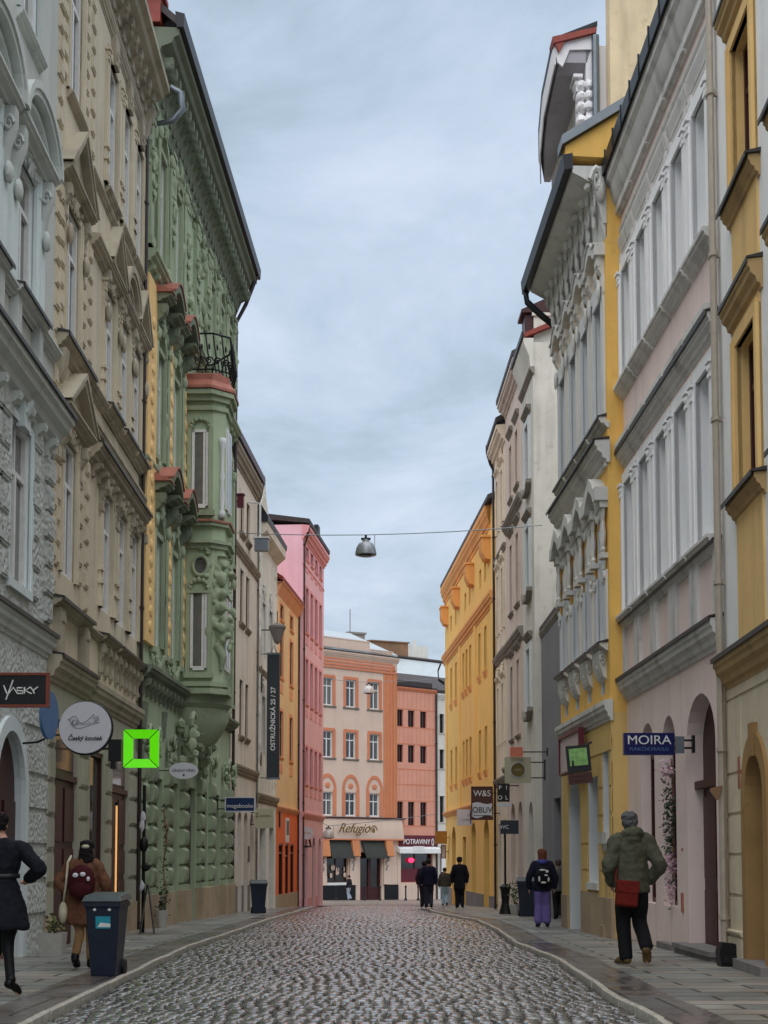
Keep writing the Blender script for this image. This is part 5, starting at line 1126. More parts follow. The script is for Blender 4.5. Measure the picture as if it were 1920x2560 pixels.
# ================================================================== GROUND
def wetstone(name, rgbs, sx, sy, rough=(.18, .5), mortar=.02, bump=.6, rowoff=.5, k=1.0, rot=0):
    m, nt, b = newmat(name); L = nt.links
    tc = N(nt, 'ShaderNodeTexCoord'); mp = N(nt, 'ShaderNodeMapping'); mp.inputs['Rotation'].default_value = (0, 0, rot); L.new(tc.outputs['Object'], mp.inputs[0])
    nz = N(nt, 'ShaderNodeTexNoise'); nz.inputs['Scale'].default_value = 2.0; L.new(mp.outputs[0], nz.inputs['Vector'])
    ad = N(nt, 'ShaderNodeMix', data_type='VECTOR'); ad.inputs['Factor'].default_value = .02; L.new(mp.outputs[0], ad.inputs['A']); L.new(nz.outputs['Color'], ad.inputs['B'])
    br = N(nt, 'ShaderNodeTexBrick'); br.offset = rowoff; br.inputs['Scale'].default_value = 1; br.inputs['Brick Width'].default_value = sx; br.inputs['Row Height'].default_value = sy
    br.inputs['Mortar Size'].default_value = mortar; br.inputs['Mortar Smooth'].default_value = .3; br.inputs['Bias'].default_value = 0
    br.inputs['Color1'].default_value = (0, 0, 0, 1); br.inputs['Color2'].default_value = (1, 1, 1, 1); br.inputs['Mortar'].default_value = (.5, .5, .5, 1)
    L.new(ad.outputs['Result'], br.inputs['Vector'])
    cr = N(nt, 'ShaderNodeValToRGB'); e = cr.color_ramp.elements
    e[0].color = (*[v * k for v in srgb(rgbs[0])], 1); e[1].color = (*[v * k for v in srgb(rgbs[-1])], 1)
    for i, c in enumerate(rgbs[1:-1]): q = e.new((i + 1) / (len(rgbs) - 1)); q.color = (*[v * k for v in srgb(c)], 1)
    L.new(br.outputs['Color'], cr.inputs[0])
    n2 = N(nt, 'ShaderNodeTexNoise'); n2.inputs['Scale'].default_value = .7; n2.inputs['Detail'].default_value = 7; n2.inputs['Roughness'].default_value = .65; L.new(tc.outputs['Object'], n2.inputs['Vector'])
    r = N(nt, 'ShaderNodeMapRange'); r.inputs[1].default_value = .3; r.inputs[2].default_value = .7; r.inputs[3].default_value = .6; r.inputs[4].default_value = 1.35; L.new(n2.outputs[0], r.inputs[0])
    mu = N(nt, 'ShaderNodeVectorMath', operation='SCALE'); L.new(cr.outputs[0], mu.inputs[0]); L.new(r.outputs[0], mu.inputs['Scale'])
    mm = N(nt, 'ShaderNodeMix', data_type='RGBA'); mm.inputs['B'].default_value = (.02, .02, .018, 1); L.new(br.outputs['Fac'], mm.inputs['Factor']); L.new(mu.outputs[0], mm.inputs['A']); L.new(mm.outputs['Result'], b.inputs['Base Color'])
    rr = N(nt, 'ShaderNodeMapRange'); rr.inputs[1].default_value = .38; rr.inputs[2].default_value = .62; rr.inputs[3].default_value = rough[0]; rr.inputs[4].default_value = rough[1]
    L.new(n2.outputs[0], rr.inputs[0]); L.new(rr.outputs[0], b.inputs['Roughness'])
    n3 = N(nt, 'ShaderNodeTexNoise'); n3.inputs['Scale'].default_value = 9; n3.inputs['Detail'].default_value = 4; L.new(tc.outputs['Object'], n3.inputs['Vector'])
    b1 = N(nt, 'ShaderNodeBump'); b1.inputs['Strength'].default_value = .35; b1.inputs['Distance'].default_value = .02; L.new(n3.outputs[0], b1.inputs['Height'])
    b2 = N(nt, 'ShaderNodeBump'); b2.invert = True; b2.inputs['Strength'].default_value = bump; b2.inputs['Distance'].default_value = .015; L.new(br.outputs['Fac'], b2.inputs['Height']); L.new(b1.outputs[0], b2.inputs['Normal'])
    b3 = N(nt, 'ShaderNodeBump'); b3.inputs['Strength'].default_value = .5; b3.inputs['Distance'].default_value = .012; L.new(br.outputs['Color'], b3.inputs['Height']); L.new(b2.outputs[0], b3.inputs['Normal'])
    L.new(b3.outputs[0], b.inputs['Normal']); return m
M['slab'] = wetstone('wet_paving_slabs', [(112, 116, 114), (138, 140, 134), (146, 138, 128), (122, 124, 122)], 1.1, .42, (.28, .6), .02, k=1.0)
M['plaza'] = wetstone('plaza_paving', [(118, 106, 98), (134, 122, 112), (110, 102, 98)], .6, .4, (.25, .5), .02, k=1.0)
M['border'] = wetstone('dark_border_flags', [(98, 96, 94), (112, 104, 98), (92, 92, 92)], .45, 1.6, (.16, .45), .015)
M['bed'] = paint('wet_joint_sand', (40, 38, 36), .4, var=.3, sc=6, bump=.4)
M['kerb'] = paint('granite_kerb', (186, 182, 170), .3, var=.22, sc=7, bump=.5)
kl = [(-5, -2.35), (10.7, -2.49), (14.1, -2.62), (22.4, -2.79), (36.7, -2.62), (46, -2.55), (56, -2.6), (62, -2.9)]
kr = [(-5, 1.95), (10.7, 1.97), (13.2, 1.93), (19.5, 2.15), (23.5, 2.0), (30, 2.1), (35, 2.12), (39, 1.75), (45, 1.4), (51, 1.5), (56, 1.7), (62, 2.2)]
def wob(y, k): return .008 * math.sin(y * 1.9 + k) + .02 * math.sin(y * .43 + 2 * k)
KL = lambda y: interp(y, kl) + wob(y, 1); KR = lambda y: interp(y, kr) + wob(y, 4)
def rz(x, y):  # crowned carriageway
    a, c = KL(y), KR(y); t = (x - a) / (c - a); return gz(y) - KERB + .07 * (1 - (2 * t - 1) ** 2)
def sheet(name, xa, xb, ys, z, mat, nx=1):
    m = MB()
    for y0, y1 in zip(ys, ys[1:]):
        for i in range(nx):
            P = []
            for y, t in ((y0, i / nx), (y0, (i + 1) / nx), (y1, (i + 1) / nx), (y1, i / nx)):
                x = xa(y) + (xb(y) - xa(y)) * t; P.append((x, y, z(x, y)))
            m.quad(*P)
    o = obj(name, m, mat); tag(o, kind='structure')
    bm = bmesh.new(); bm.from_mesh(o.data); bmesh.ops.remove_doubles(bm, verts=bm.verts, dist=1e-5); bmesh.ops.recalc_face_normals(bm, faces=bm.faces)
    if sum(f.normal.z for f in bm.faces) < 0: bmesh.ops.reverse_faces(bm, faces=bm.faces)
    bm.to_mesh(o.data); bm.free()
    for p in o.data.polygons: p.use_smooth = True
    return o
ys = [-5 + i * 1.0 for i in range(68)]
sheet('ground', lambda y: -400, lambda y: 400, [-60, -5] + ys[1::6] + [70, 85, 106, 140, 400, 900], lambda x, y: gz(min(y, 140)) - KERB - .12, M['plaza'])
sheet('plaza', lambda y: -30, lambda y: 30, [61.6 + 2 * i for i in range(40)], lambda x, y: gz(min(y, 140)) - .02, M['plaza'])
sheet('road', lambda y: KL(y) + .01, lambda y: KR(y) - .01, ys, lambda x, y: rz(x, y) - .02, M['bed'], 8)
sheet('left_pavement', lambda y: -9, lambda y: KL(y) - .04, ys, lambda x, y: gz(y), M['slab'])
sheet('right_pavement', lambda y: KR(y) + .04, lambda y: 9, ys, lambda x, y: gz(y), M['slab'])
sheet('left_pavement_border', lambda y: KL(y) - .5, lambda y: KL(y) - .04, ys, lambda x, y: gz(y) + .004, M['border'])
sheet('right_pavement_border', lambda y: KR(y) + .04, lambda y: KR(y) + .5, ys, lambda x, y: gz(y) + .004, M['border'])
for nm, fx, sg in (('left_kerb', KL, -1), ('right_kerb', KR, 1)):
    m = MB(); y = -4.0
    while y < 61.5:
        l = rnd.uniform(.7, 1.15); y1 = y + l - .012; dz = rnd.uniform(-.004, .005); dx = rnd.uniform(-.006, .006)
        a0, a1 = fx(y) + dx, fx(y1) + dx; z0, z1 = gz(y) + .012 + dz, gz(y1) + .012 + dz; w = .045 * sg; b_ = .01
        # bevelled top
        for (p0, p1) in (((0, -.2), (0, -b_)), ((0, -b_), (b_ * sg, 0)), ((b_ * sg, 0), (w, 0)), ((w, 0), (w, -.2))):
            m.quad((a0 + p0[0], y, z0 + p0[1]), (a1 + p0[0], y1, z1 + p0[1]), (a1 + p1[0], y1, z1 + p1[1]), (a0 + p1[0], y, z0 + p1[1]))
        m.quad((a0, y, z0 - .2), (a0, y, z0 - b_), (a0 + b_ * sg, y, z0), (a0 + w, y, z0), (a0 + w, y, z0 - .2)); m.quad((a1, y1, z1 - .2), (a1, y1, z1 - b_), (a1 + b_ * sg, y1, z1), (a1 + w, y1, z1), (a1 + w, y1, z1 - .2))
        y += l
    tag(obj(nm, m, M['kerb']), kind='structure')
# granite setts: one low dome each, in slightly wandering rows
def cobbles():
    rg = np.random.default_rng(3); V = []; F = []; base = 0
    y = 8.5; row = 0
    prof = np.array([(-.5, -.5), (-.16, -.56), (.16, -.56), (.5, -.5), (.56, -.16), (.56, .16), (.5, .5), (.16, .56), (-.16, .56), (-.5, .5), (-.56, .16), (-.56, -.16)]) * .81
    nP = 12
    while y < 58:
        d = rg.uniform(.17, .24) * (1 if y < 30 else 1.25); a, c = KL(y) + .03, KR(y) - .03; x = a + (0 if row % 2 else .06)
        while x < c - .05:
            w = rg.uniform(.085, .135) * (1 if y < 30 else 1.25); w = min(w, c - x)
            cx = x + w / 2; cy = y + d / 2 + .02 * math.sin(cx * 2.1 + row * .02) + rg.uniform(-.006, .006); hz = rg.uniform(-.003, .005); tx = rg.normal(0, .04); ty = rg.normal(.012, .042)
            z = rz(cx, cy) + hz; ang = rg.normal(0, .06); ca, sa = math.cos(ang), math.sin(ang)
            P = prof + rg.uniform(-.045, .045, prof.shape); hw, hd = w * .97, d * .97
            for sc_, dz in ((1.0, -.03), (.96, -.008), (.84, .001), (.45, .006)):
                q = P * sc_; X = q[:, 0] * hw; Y = q[:, 1] * hd
                V.append(np.stack([cx + X * ca - Y * sa, cy + X * sa + Y * ca, z + dz + X * tx + Y * ty], 1))
            V.append(np.array([[cx, cy, z + .0075]]))
            for r_ in range(3):
                for i in range(nP): F.append((base + r_ * nP + i, base + r_ * nP + (i + 1) % nP, base + (r_ + 1) * nP + (i + 1) % nP, base + (r_ + 1) * nP + i))
            for i in range(nP): F.append((base + 3 * nP + i, base + 3 * nP + (i + 1) % nP, base + 4 * nP))
            base += 4 * nP + 1; x += w + .004
        y += d + .004; row += 1
    V = np.concatenate(V); me = bpy.data.meshes.new('cobblestones')
    lt = np.array([len(f) for f in F]); fl = np.array([i for f in F for i in f], dtype=np.int32)
    me.vertices.add(len(V)); me.vertices.foreach_set('co', V.astype(np.float32).ravel()); me.loops.add(len(fl)); me.loops.foreach_set('vertex_index', fl)
    me.polygons.add(len(F)); ls = np.concatenate([[0], np.cumsum(lt)[:-1]]).astype(np.int32); me.polygons.foreach_set('loop_start', ls); me.polygons.foreach_set('use_smooth', np.ones(len(F), bool))
    me.update(calc_edges=True); me.validate(); return me
m, nt, bs = newmat('wet_granite_setts'); Lk = nt.links
ge = N(nt, 'ShaderNodeNewGeometry'); cr = N(nt, 'ShaderNodeValToRGB'); e = cr.color_ramp.elements; e[0].color = (*srgb((52, 52, 52)), 1); e[1].color = (*srgb((122, 123, 122)), 1)
for p, c in ((.3, (78, 78, 76)), (.6, (94, 94, 92)), (.8, (106, 104, 100))): q = e.new(p); q.color = (*srgb(c), 1)
Lk.new(ge.outputs['Random Per Island'], cr.inputs[0]); tc = N(nt, 'ShaderNodeTexCoord'); n1 = N(nt, 'ShaderNodeTexNoise'); n1.inputs['Scale'].default_value = 35; n1.inputs['Detail'].default_value = 4; Lk.new(tc.outputs['Object'], n1.inputs['Vector'])
n2 = N(nt, 'ShaderNodeTexNoise'); n2.inputs['Scale'].default_value = .5; n2.inputs['Detail'].default_value = 4; Lk.new(tc.outputs['Object'], n2.inputs['Vector'])
r = N(nt, 'ShaderNodeMapRange'); r.inputs[1].default_value = .3; r.inputs[2].default_value = .7; r.inputs[3].default_value = .7; r.inputs[4].default_value = 1.35; Lk.new(n2.outputs[0], r.inputs[0])
mu = N(nt, 'ShaderNodeVectorMath', operation='SCALE'); Lk.new(cr.outputs[0], mu.inputs[0]); Lk.new(r.outputs[0], mu.inputs['Scale']); Lk.new(mu.outputs[0], bs.inputs['Base Color'])
r2 = N(nt, 'ShaderNodeMapRange'); r2.inputs[1].default_value = .35; r2.inputs[2].default_value = .7; r2.inputs[3].default_value = .1; r2.inputs[4].default_value = .3; Lk.new(n1.outputs[0], r2.inputs[0]); Lk.new(r2.outputs[0], bs.inputs['Roughness'])
bp = N(nt, 'ShaderNodeBump'); bp.inputs['Strength'].default_value = .2; bp.inputs['Distance'].default_value = .006; Lk.new(n1.outputs[0], bp.inputs['Height']); Lk.new(bp.outputs[0], bs.inputs['Normal']); bs.inputs['Specular IOR Level'].default_value = .6; bs.inputs['Coat Weight'].default_value = .8; bs.inputs['Coat Roughness'].default_value = .1
me = cobbles(); me.materials.append(m); tag(link('cobblestones', me), 'wet grey granite setts paving the carriageway', None, None, 'stuff')

# ================================================================== SIGNS
def px(u, d): return (u - 960) * d / 3842
def pz(v, d): return CZ + (2140 - v) / 3842 * d
def hangsign(name, label, u0, u1, v0, v1, d, mat, wall=None, frame=None, th=.07, cat='sign', fr=.025, brz=None, group=None):
    x0, x1, z0, z1 = px(u0, d), px(u1, d), pz(v1, d), pz(v0, d)
    r = tag(link(name, None, None, ((x0 + x1) / 2, d, (z0 + z1) / 2)), label, cat, group); w, h = x1 - x0, z1 - z0
    m = MB(); m.box(-w / 2, w / 2, -th / 2, th / 2, -h / 2, h / 2); obj('board', m, M[mat], r)
    if frame:
        m = MB(); m.box(-w / 2 - .004, w / 2 + .004, -th / 2 - .012, th / 2 + .01, h / 2 - fr, h / 2 + .004); m.box(-w / 2 - .004, w / 2 + .004, -th / 2 - .012, th / 2 + .01, -h / 2 - .004, -h / 2 + fr)
        m.box(-w / 2 - .004, -w / 2 + fr, -th / 2 - .012, th / 2 + .01, -h / 2 + fr, h / 2 - fr); m.box(w / 2 - fr, w / 2 + .004, -th / 2 - .012, th / 2 + .01, -h / 2 + fr, h / 2 - fr); obj('frame', m, M[frame], r)
    if wall is not None:
        xw = wall - r.location.x; m = MB(); e = w / 2 if xw > 0 else -w / 2
        for z in ((-h * .3, h * .3) if brz is None else brz): m.tube([(e, 0, z), (xw, 0, z)], .016, 6)
        m.box(min(xw, xw + .03), max(xw, xw + .03), -.05, .05, -h * .4, h * .4); obj('bracket', m, M['metal'], r)
    return r, w, h
TR = (R(90), 0, 0)
def txt(r, s, size, x, z, mat='letwhite', y=-.045, **k): return mtext(M[mat], s, size, r, (x, y, z), TR, .004, **k)
M['board'] = paint('charcoal_board', (30, 30, 34), .4, var=.05); M['rust'] = paint('rust_edge', (128, 62, 44), .5); M['pale'] = paint('pale_grey_board', (205, 205, 212), .35, var=.03)
M['lime'] = paint('lime_sign', (92, 214, 10), .4, emit=.3, var=0); M['blue'] = paint('slate_blue_board', (86, 118, 158), .4); M['creamb'] = paint('cream_board', (178, 174, 148), .5, var=.05)
M['seam'] = paint('dark_green_seam', (18, 70, 12), .5); M['darkblue'] = paint('dark_blue_board', (22, 44, 88), .35); M['gold2'] = paint('dull_gold_disc', (112, 98, 48), .4, .3); M['salmon'] = paint('salmon_board', (206, 120, 92), .5)
M['slate'] = paint('slate_banner', (46, 54, 62), .5, var=.06); M['brownb'] = paint('brown_board', (80, 46, 42), .45); M['goldbox'] = paint('amber_board', (164, 116, 40), .5); M['screen'] = paint('green_screen', (110, 150, 84), .25, emit=.1, var=.35, sc=12)
M['cheek'] = paint('faded_white_board', (196, 184, 182), .5)
r, w, h = hangsign('shop_sign', 'dark rectangular sign with jagged white lettering and rust edge, at the left edge', -34, 118, 1682, 1767, 17, 'board', -4.55, 'rust')
def zz(x, y): return (px(x / 5.53, 17) - r.location.x, -.045, pz(1650 + y / 5.53, 17) - r.location.z)
for P in ([(35, 350), (78, 458), (98, 468)], [(165, 275), (118, 411), (70, 550)], [(105, 465), (172, 382), (225, 462)], [(295, 385), (225, 385), (222, 425), (300, 427), (298, 465), (225, 465)], [(325, 375), (322, 468)], [(405, 375), (335, 425), (425, 468)], [(405, 375), (445, 422), (510, 372)], [(445, 422), (462, 466)]):
    m = MB(); m.tube([zz(*q) for q in P], [(.0085, .0085)] * len(P), 6); obj('lettering', m, M['letwhite'], r)
# round sign with bird drawing
d = 21; r = tag(link('round_sign', None, None, (px(211, d), d, pz(1819, d))), 'large round white sign with a grey bird drawing and handwriting', 'sign'); rad = 65 / 3842 * d
m = MB(); m.lathe((0, 0, 0), [(rad, -.04), (rad, .035)], 48); m.v = [(x, z, y) for x, y, z in m.v]; obj('disc', m, M['pale'], r)
m = MB(); m.tube([(rad * math.cos(2 * math.pi * i / 48), .0, rad * math.sin(2 * math.pi * i / 48)) for i in range(49)], .022, 6); obj('rim', m, M['board'], r, loc=(.004, .03, -.004))
m = MB()
def stroke(P, t=.004): m.tube([(x, -.046, z) for x, z in P], t, 5)
body = [(-.2, .12), (-.17, .15), (-.12, .15), (-.09, .1), (-.06, .06), (0, .07), (.04, .1), (.1, .16), (.13, .18), (.1, .12), (.17, .15), (.19, .14), (.13, .1), (.2, .11), (.12, .075), (.2, .07), (.1, .05), (.03, .02), (-.05, -.01), (-.13, -.01), (-.19, .04), (-.2, .12), (-.24, .11), (-.2, .1)]
stroke(body)
for i in range(12): a = rnd.uniform(0, 6.3); q = rnd.uniform(.02, .05); stroke([(-.14 + q * math.cos(a), .07 + q * math.sin(a)), (-.14 + q * math.cos(a + 1.2), .07 + q * math.sin(a + 1.2)), (-.13 + q * 1.3 * math.cos(a + 2), .05 + q * math.sin(a + 2))], .0025)
stroke([(-.08, .05), (0, .04), (.08, .07)], .003); obj('bird_drawing', m, M['letgrey'], r)
txt(r, 'Český koutek', .088, 0, -.15, 'letblack', shear=.3, y=-.045, sx=.95, bold=.001)
m = MB(); m.tube([(-rad, 0, .1), (-.6, 0, .1)], .014, 6); m.tube([(-rad, 0, -.1), (-.6, 0, -.1)], .014, 6); obj('bracket', m, M['metal'], r)
# blue oval nearly edge-on
d = 19; r = tag(link('oval_sign', None, None, (px(119, d), d, pz(1788, d)), (0, 0, R(74))), 'slate blue oval sign turned almost edge on, between dark sign and round white sign', 'sign')
m = MB(); m.lathe((0, 0, 0), [(.3, -.02), (.3, .02)], 32); m.v = [(x * .72, z, y) for x, y, z in m.v]; obj('disc', m, M['blue'], r); m = MB(); m.tube([(-.1, 0, -.3), (-.1, .1, -.34), (0, .35, -.34)], .014, 6); obj('bracket', m, M['metal'], r)
# lime hollow frame
d = 24; r = tag(link('frame_sign', None, None, (px(352, d), d, pz(1872, d))), 'bright lime green hollow square sign with mitred corners', 'sign'); a, c = .275, .3; ia, ic = .13, .16
for P in (((-a, c), (a, c), (ia, ic), (-ia, ic)), ((-a, -c), (a, -c), (ia, -ic), (-ia, -ic)), ((-a, c), (-a, -c), (-ia, -ic), (-ia, ic)), ((a, c), (a, -c), (ia, -ic), (ia, ic))):
    m = MB(); n_ = len(P); v = []
    cxp = sum(p[0] for p in P) / 4; czp = sum(p[1] for p in P) / 4; P = [(cxp + (p[0] - cxp) * .96, czp + (p[1] - czp) * .96) for p in P]
    m.add([(p[0], -.06 if i < 2 else -.02, p[1]) for i, p in enumerate(P)] + [(p[0], .05, p[1]) for p in P], [(0, 1, 2, 3), (7, 6, 5, 4), (0, 1, 5, 4), (1, 2, 6, 5), (2, 3, 7, 6), (3, 0, 4, 7)]); obj('lit_side', m, M['lime'], r)
m = MB()
for sx_ in (-1, 1):
    for sz_ in (-1, 1): m.tube([(sx_ * a, -.05, sz_ * c), (sx_ * ia, -.01, sz_ * ic)], .012, 5)
obj('seam', m, M['seam'], r); m = MB(); m.box(-.5, -.3, -.1, .1, -.2, .14); m.tube([(-.4, 0, 0), (-1.1, 0, 0)], .02, 6); m.box(-.46, -.38, -.12, .06, -.32, -.2); obj('wall_box', m, M['board'], r)
# oval white
d = 31; r = tag(link('oval_sign', None, None, (px(459, d), d, pz(1927, d))), 'small white oval sign hanging in front of the green house', 'sign')
m = MB(); m.lathe((0, 0, 0), [(.29, -.02), (.29, .02)], 40); m.v = [(x, z, y * .58) for x, y, z in m.v]; obj('disc', m, M['pale'], r); txt(r, 'ÚŽASNÝ MĚSÍC', .068, 0, .0, 'letdark', y=-.022); m = MB(); m.blob((0, -.02, -.09), (.022, .01, .022), True); obj('dot', m, M['letblack'], r)
m = MB(); m.tube([(-.29, 0, 0), (-.7, 0, 0)], .012, 6); obj('bracket', m, M['metal'], r)
# vertical banner
d = 48; r, w, h = hangsign('street_banner', 'tall dark slate banner with vertical white lettering on the left side', 666, 698, 1632, 1946, d, 'slate', -3.86, None, .05, brz=(-1.95, 1.95))
mtext(M['letwhite'], 'OSTRUŽNICKÁ 25 / 27', .2, r, (0, -.035, -.1), (0, -math.pi / 2, math.pi / 2), .004, bold=.003).rotation_euler = Matrix(((0, -1, 0), (0, 0, -1), (1, 0, 0))).to_euler()
m = MB(); m.box(-.22, .22, -.04, .04, -2.0, -1.94); obj('banner_rail', m, M['zinc'], r); m = MB(); m.box(-.22, .22, -.04, .04, 1.93, 1.99); m.tube([(-.1, 0, 1.98), (0, 0, 2.2), (.1, 0, 1.98)], .015, 5); obj('banner_rail', m, M['zinc'], r)
d = 47.5; r = tag(link('flood_lamp', None, None, (px(691, d), d, pz(1580, d))), 'grey tapered lamp fixed just above the tall dark banner', 'lamp'); m = MB()
m.lathe((0, 0, 0), [(.03, -.35), (.1, -.28), (.24, .12), (.27, .16), (.27, .22), (.1, .3), (.03, .32)], 8); obj('lamp_housing', m, M['basegrey'], r); m = MB(); m.tube([(0, 0, .1), (-.5, 0, .1)], .02, 5); m.tube([(0, 0, .3), (0, 0, .7)], .015, 5); obj('bracket', m, M['metal'], r)
d = 45; r = tag(link('box_lamp', None, None, (px(650, d), d, pz(1355, d))), 'grey box lantern on a pole above the narrow cream house', 'lamp'); m = MB(); m.box(-.2, .2, -.15, .15, -.18, .18); obj('lamp_housing', m, M['zinc'], r); m = MB(); m.box(-.23, .24, -.18, .18, .18, .22); m.tube([(-.05, 0, .2), (-.05, 0, 1.25), (-.4, 0, 1.3)], .035, 6); obj('pole', m, M['frame'], r)
d = 41.9; r = tag(link('wall_lantern', None, None, (px(596, d), d, pz(1243, d))), 'small maroon box lantern high beside the green house', 'lamp'); m = MB(); m.box(-.09, .09, -.09, .09, -.17, .17); m.box(-.12, .12, -.12, .12, .17, .2); obj('lamp_housing', m, M['maroon'], r); m = MB(); m.tube([(0, 0, 0), (-.3, 0, 0)], .02, 5); obj('bracket', m, M['metal'], r)
r, w, h = hangsign('shop_sign', 'blue sign with thin white border at the far end of the green house', 563, 638, 1993, 2030, 39.5, 'darkblue', -4.3, 'pale', .06); txt(r, 'megabooks', .15, 0, -.04)
r, w, h = hangsign('shop_sign', 'olive cream sign board beyond the blue sign', 636, 684, 2022, 2071, 46, 'creamb', -4.0, None, .06); txt(r, 'Z', .16, -.2, .1, 'gold'); txt(r, 'KAVÁRNA', .07, .05, .08, 'gold')
r, w, h = hangsign('shop_sign', 'dark olive board above the bright orange shopfront', 685, 702, 2030, 2068, 52.5, 'board', -3.6, None, .3)
d = 58; r = tag(link('round_sign', None, None, (px(767, d), d, pz(2083, d))), 'small pale disc sign on the pink house', 'sign'); m = MB(); m.lathe((0, 0, 0), [(.24, -.03), (.24, .03)], 28); m.v = [(x, z, y) for x, y, z in m.v]; obj('disc', m, M['pale'], r); txt(r, 'OPTIKA', .09, 0, 0, 'salmon'); m = MB(); m.tube([(.1, 0, -.24), (.15, 0, -.5), (-.1, 0, -.5)], .05, 5); obj('bracket', m, M['metal'], r)
# right side
r, w, h = hangsign('shop_sign', 'navy blue sign with bold white lettering beside the pale pink arches', 1560, 1685, 1833, 1888, 20, 'navy', 4.02, None, .12, brz=(-.05, .05)); txt(r, 'MOIRA', .165, 0, .045, y=-.065, bold=.0, sx=1.12); txt(r, 'FUNKČNÍ PRÁDLO', .06, 0, -.07, 'blue', y=-.063)
m = MB(); m.box(w / 2 + .02, w / 2 + .14, -.03, .03, -.12, .1); obj('mounting_plate', m, M['zinc'], r)
d = 25.8; r = tag(link('screen_sign', None, None, (px(1447, d), d, pz(1897, d)), (R(0), R(-5), R(-6))), 'dark framed lit sign with a green screen on the mustard house', 'sign'); m = MB(); m.box(-.2, .2, -.08, .08, -.22, .22); obj('casing', m, M['board'], r); m = MB(); m.box(-.15, .15, -.095, -.08, -.12, .17); obj('screen', m, M['screen'], r)
m = MB(); m.box(-.2, .2, -.09, .06, -.42, -.24); m.box(-.16, .12, -.1, -.09, -.3, -.27); m.box(-.14, .12, -.1, -.09, -.37, -.34); obj('lower_panel', m, M['brownb'], r); m = MB(); m.plate([(-.12, -.12), (-.08, -.12), (-.085, -.05), (-.1, .0), (-.115, -.05)], -.1, -.094); obj('silhouette', m, M['letblack'], r); m = MB(); m.tube([(.1, 0, .2), (.25, 0, .26)], .02, 5); obj('bracket', m, M['metal'], r)
bb = [o for o in bpy.data.objects if o.name == 'mustard_house'][0]
r = tag(link('facade_board', None, None, (3.66 - .18 / 5.4 * 3.5 - .1, 24.7 + 3.5, 3.12), (0, 0, bb.rotation_euler.z)), 'long faded white board with maroon edge along the mustard house', 'sign')
m = MB(); m.box(-1.35, .95, 0, .06, -.32, .32); obj('board', m, M['cheek'], r); m = MB(); m.box(-1.4, 1.0, -.01, .09, .32, .38); m.box(-1.4, 1.0, -.01, .09, -.36, -.32); m.box(-1.4, -1.35, -.01, .09, -.32, .32); m.box(.95, 1.0, -.01, .09, -.32, .32); obj('frame', m, M['maroon'], r)
r, w, h = hangsign('shop_sign', 'beige square sign with a dull gold disc before the grey side wall', 1262, 1328, 1893, 1958, 37, 'creamb', 3.86, None, .05)
m = MB(); m.lathe((0, 0, 0), [(.165, -.01), (.165, .01)], 32); m.v = [(x, z - .035, y) for x, y, z in m.v]; obj('disc', m, M['gold2'], r); m = MB(); m.tube([(.18 * math.cos(2 * math.pi * i / 32), -.035, .18 * math.sin(2 * math.pi * i / 32)) for i in range(33)], .012, 5); obj('ring', m, M['pale'], r); txt(r, 'CAFE', .07, 0, 0, 'creamb', y=-.05)
r, w, h = hangsign('shop_sign', 'small salmon sign above the beige sign with gold disc', 1276, 1308, 1868, 1892, 36.8, 'salmon', 3.9, None, .04, brz=(0,)); 
r, w, h = hangsign('shop_sign', 'black sign with four white letters in a square', 1244, 1274, 1960, 2005, 43, 'letblack', 3.8, None, .06, brz=(.2,))
for s_, x, z in (('P', -.1, .14), ('I', .08, .14), ('O', -.1, -.14), ('L', .08, -.14)): txt(r, s_, .16, x, z, bold=.0)
m = MB(); m.box(-w / 2 - .02, w / 2 + .04, -.04, .04, -h / 2 - .14, -h / 2 - .03); obj('white_strip', m, M['pale'], r)
r, w, h = hangsign('shop_sign', 'brown and white sign with a wavy divide in front of the golden house', 1178, 1232, 1967, 2050, 48.6, 'brownb', 3.66, 'brownb', .1)
m = MB(); k = 12; top = [(-w / 2 + .03 + (w - .06) * i / k, .0 + .03 * math.sin(i / k * 2 * math.pi)) for i in range(k + 1)]; bot = [(-w / 2 + .03 + (w - .06) * i / k, -h / 2 + .1 - .05 * math.sin(i / k * 2 * math.pi)) for i in range(k + 1)]
m.strip(top, bot, -.062, -.052); obj('white_panel', m, M['pale'], r); txt(r, 'W&S', .27, 0, .3, 'letwhite', y=-.066, sx=.95); txt(r, 'OBUV', .26, 0, -.22, 'letblack', y=-.07, bold=.0, sx=.9)
m = MB(); m.box(-w / 2 + .06, w / 2 - .06, -.068, -.062, -.4, -.38); obj('rule', m, M['letdark'], r)
r, w, h = hangsign('shop_sign', 'cream sign with a small emblem, left of the brown and white sign', 1142, 1190, 2024, 2064, 59, 'pale', 3.3, None, .06); txt(r, 'm', .2, .1, .1, 'letgrey'); txt(r, 'COSMETICS', .08, .05, -.08, 'letgrey')
r, w, h = hangsign('shop_sign', 'amber box sign at the far corner of the golden house', 1088, 1117, 2078, 2110, 68, 'goldbox', 2.9, None, .3, brz=(0,))
r, w, h = hangsign('shop_sign', 'small white sign below the amber box sign', 1102, 1114, 2112, 2146, 68.5, 'pale', 2.9, 'maroon', .2, brz=(0,))
d = 41; r = tag(link('sign_post', None, None, (px(1262, d), d, gz(d))), 'thin black post with a small dark board beside the maroon doorway', 'sign post'); m = MB(); m.tube([(0, 0, 0), (0, 0, 2.3)], .03, 8); m.lathe((0, 0, 0), [(.18, 0), (.16, .06), (.1, .3), (.12, .6), (.16, .72), (.05, .8)], 10); obj('post', m, M['metal'], r)
m = MB(); m.box(-.12, .36, -.05, .05, 2.12, 2.48); obj('board', m, M['slate'], r); txt(r, 'WC', .14, -.02, 2.3, y=-.06)

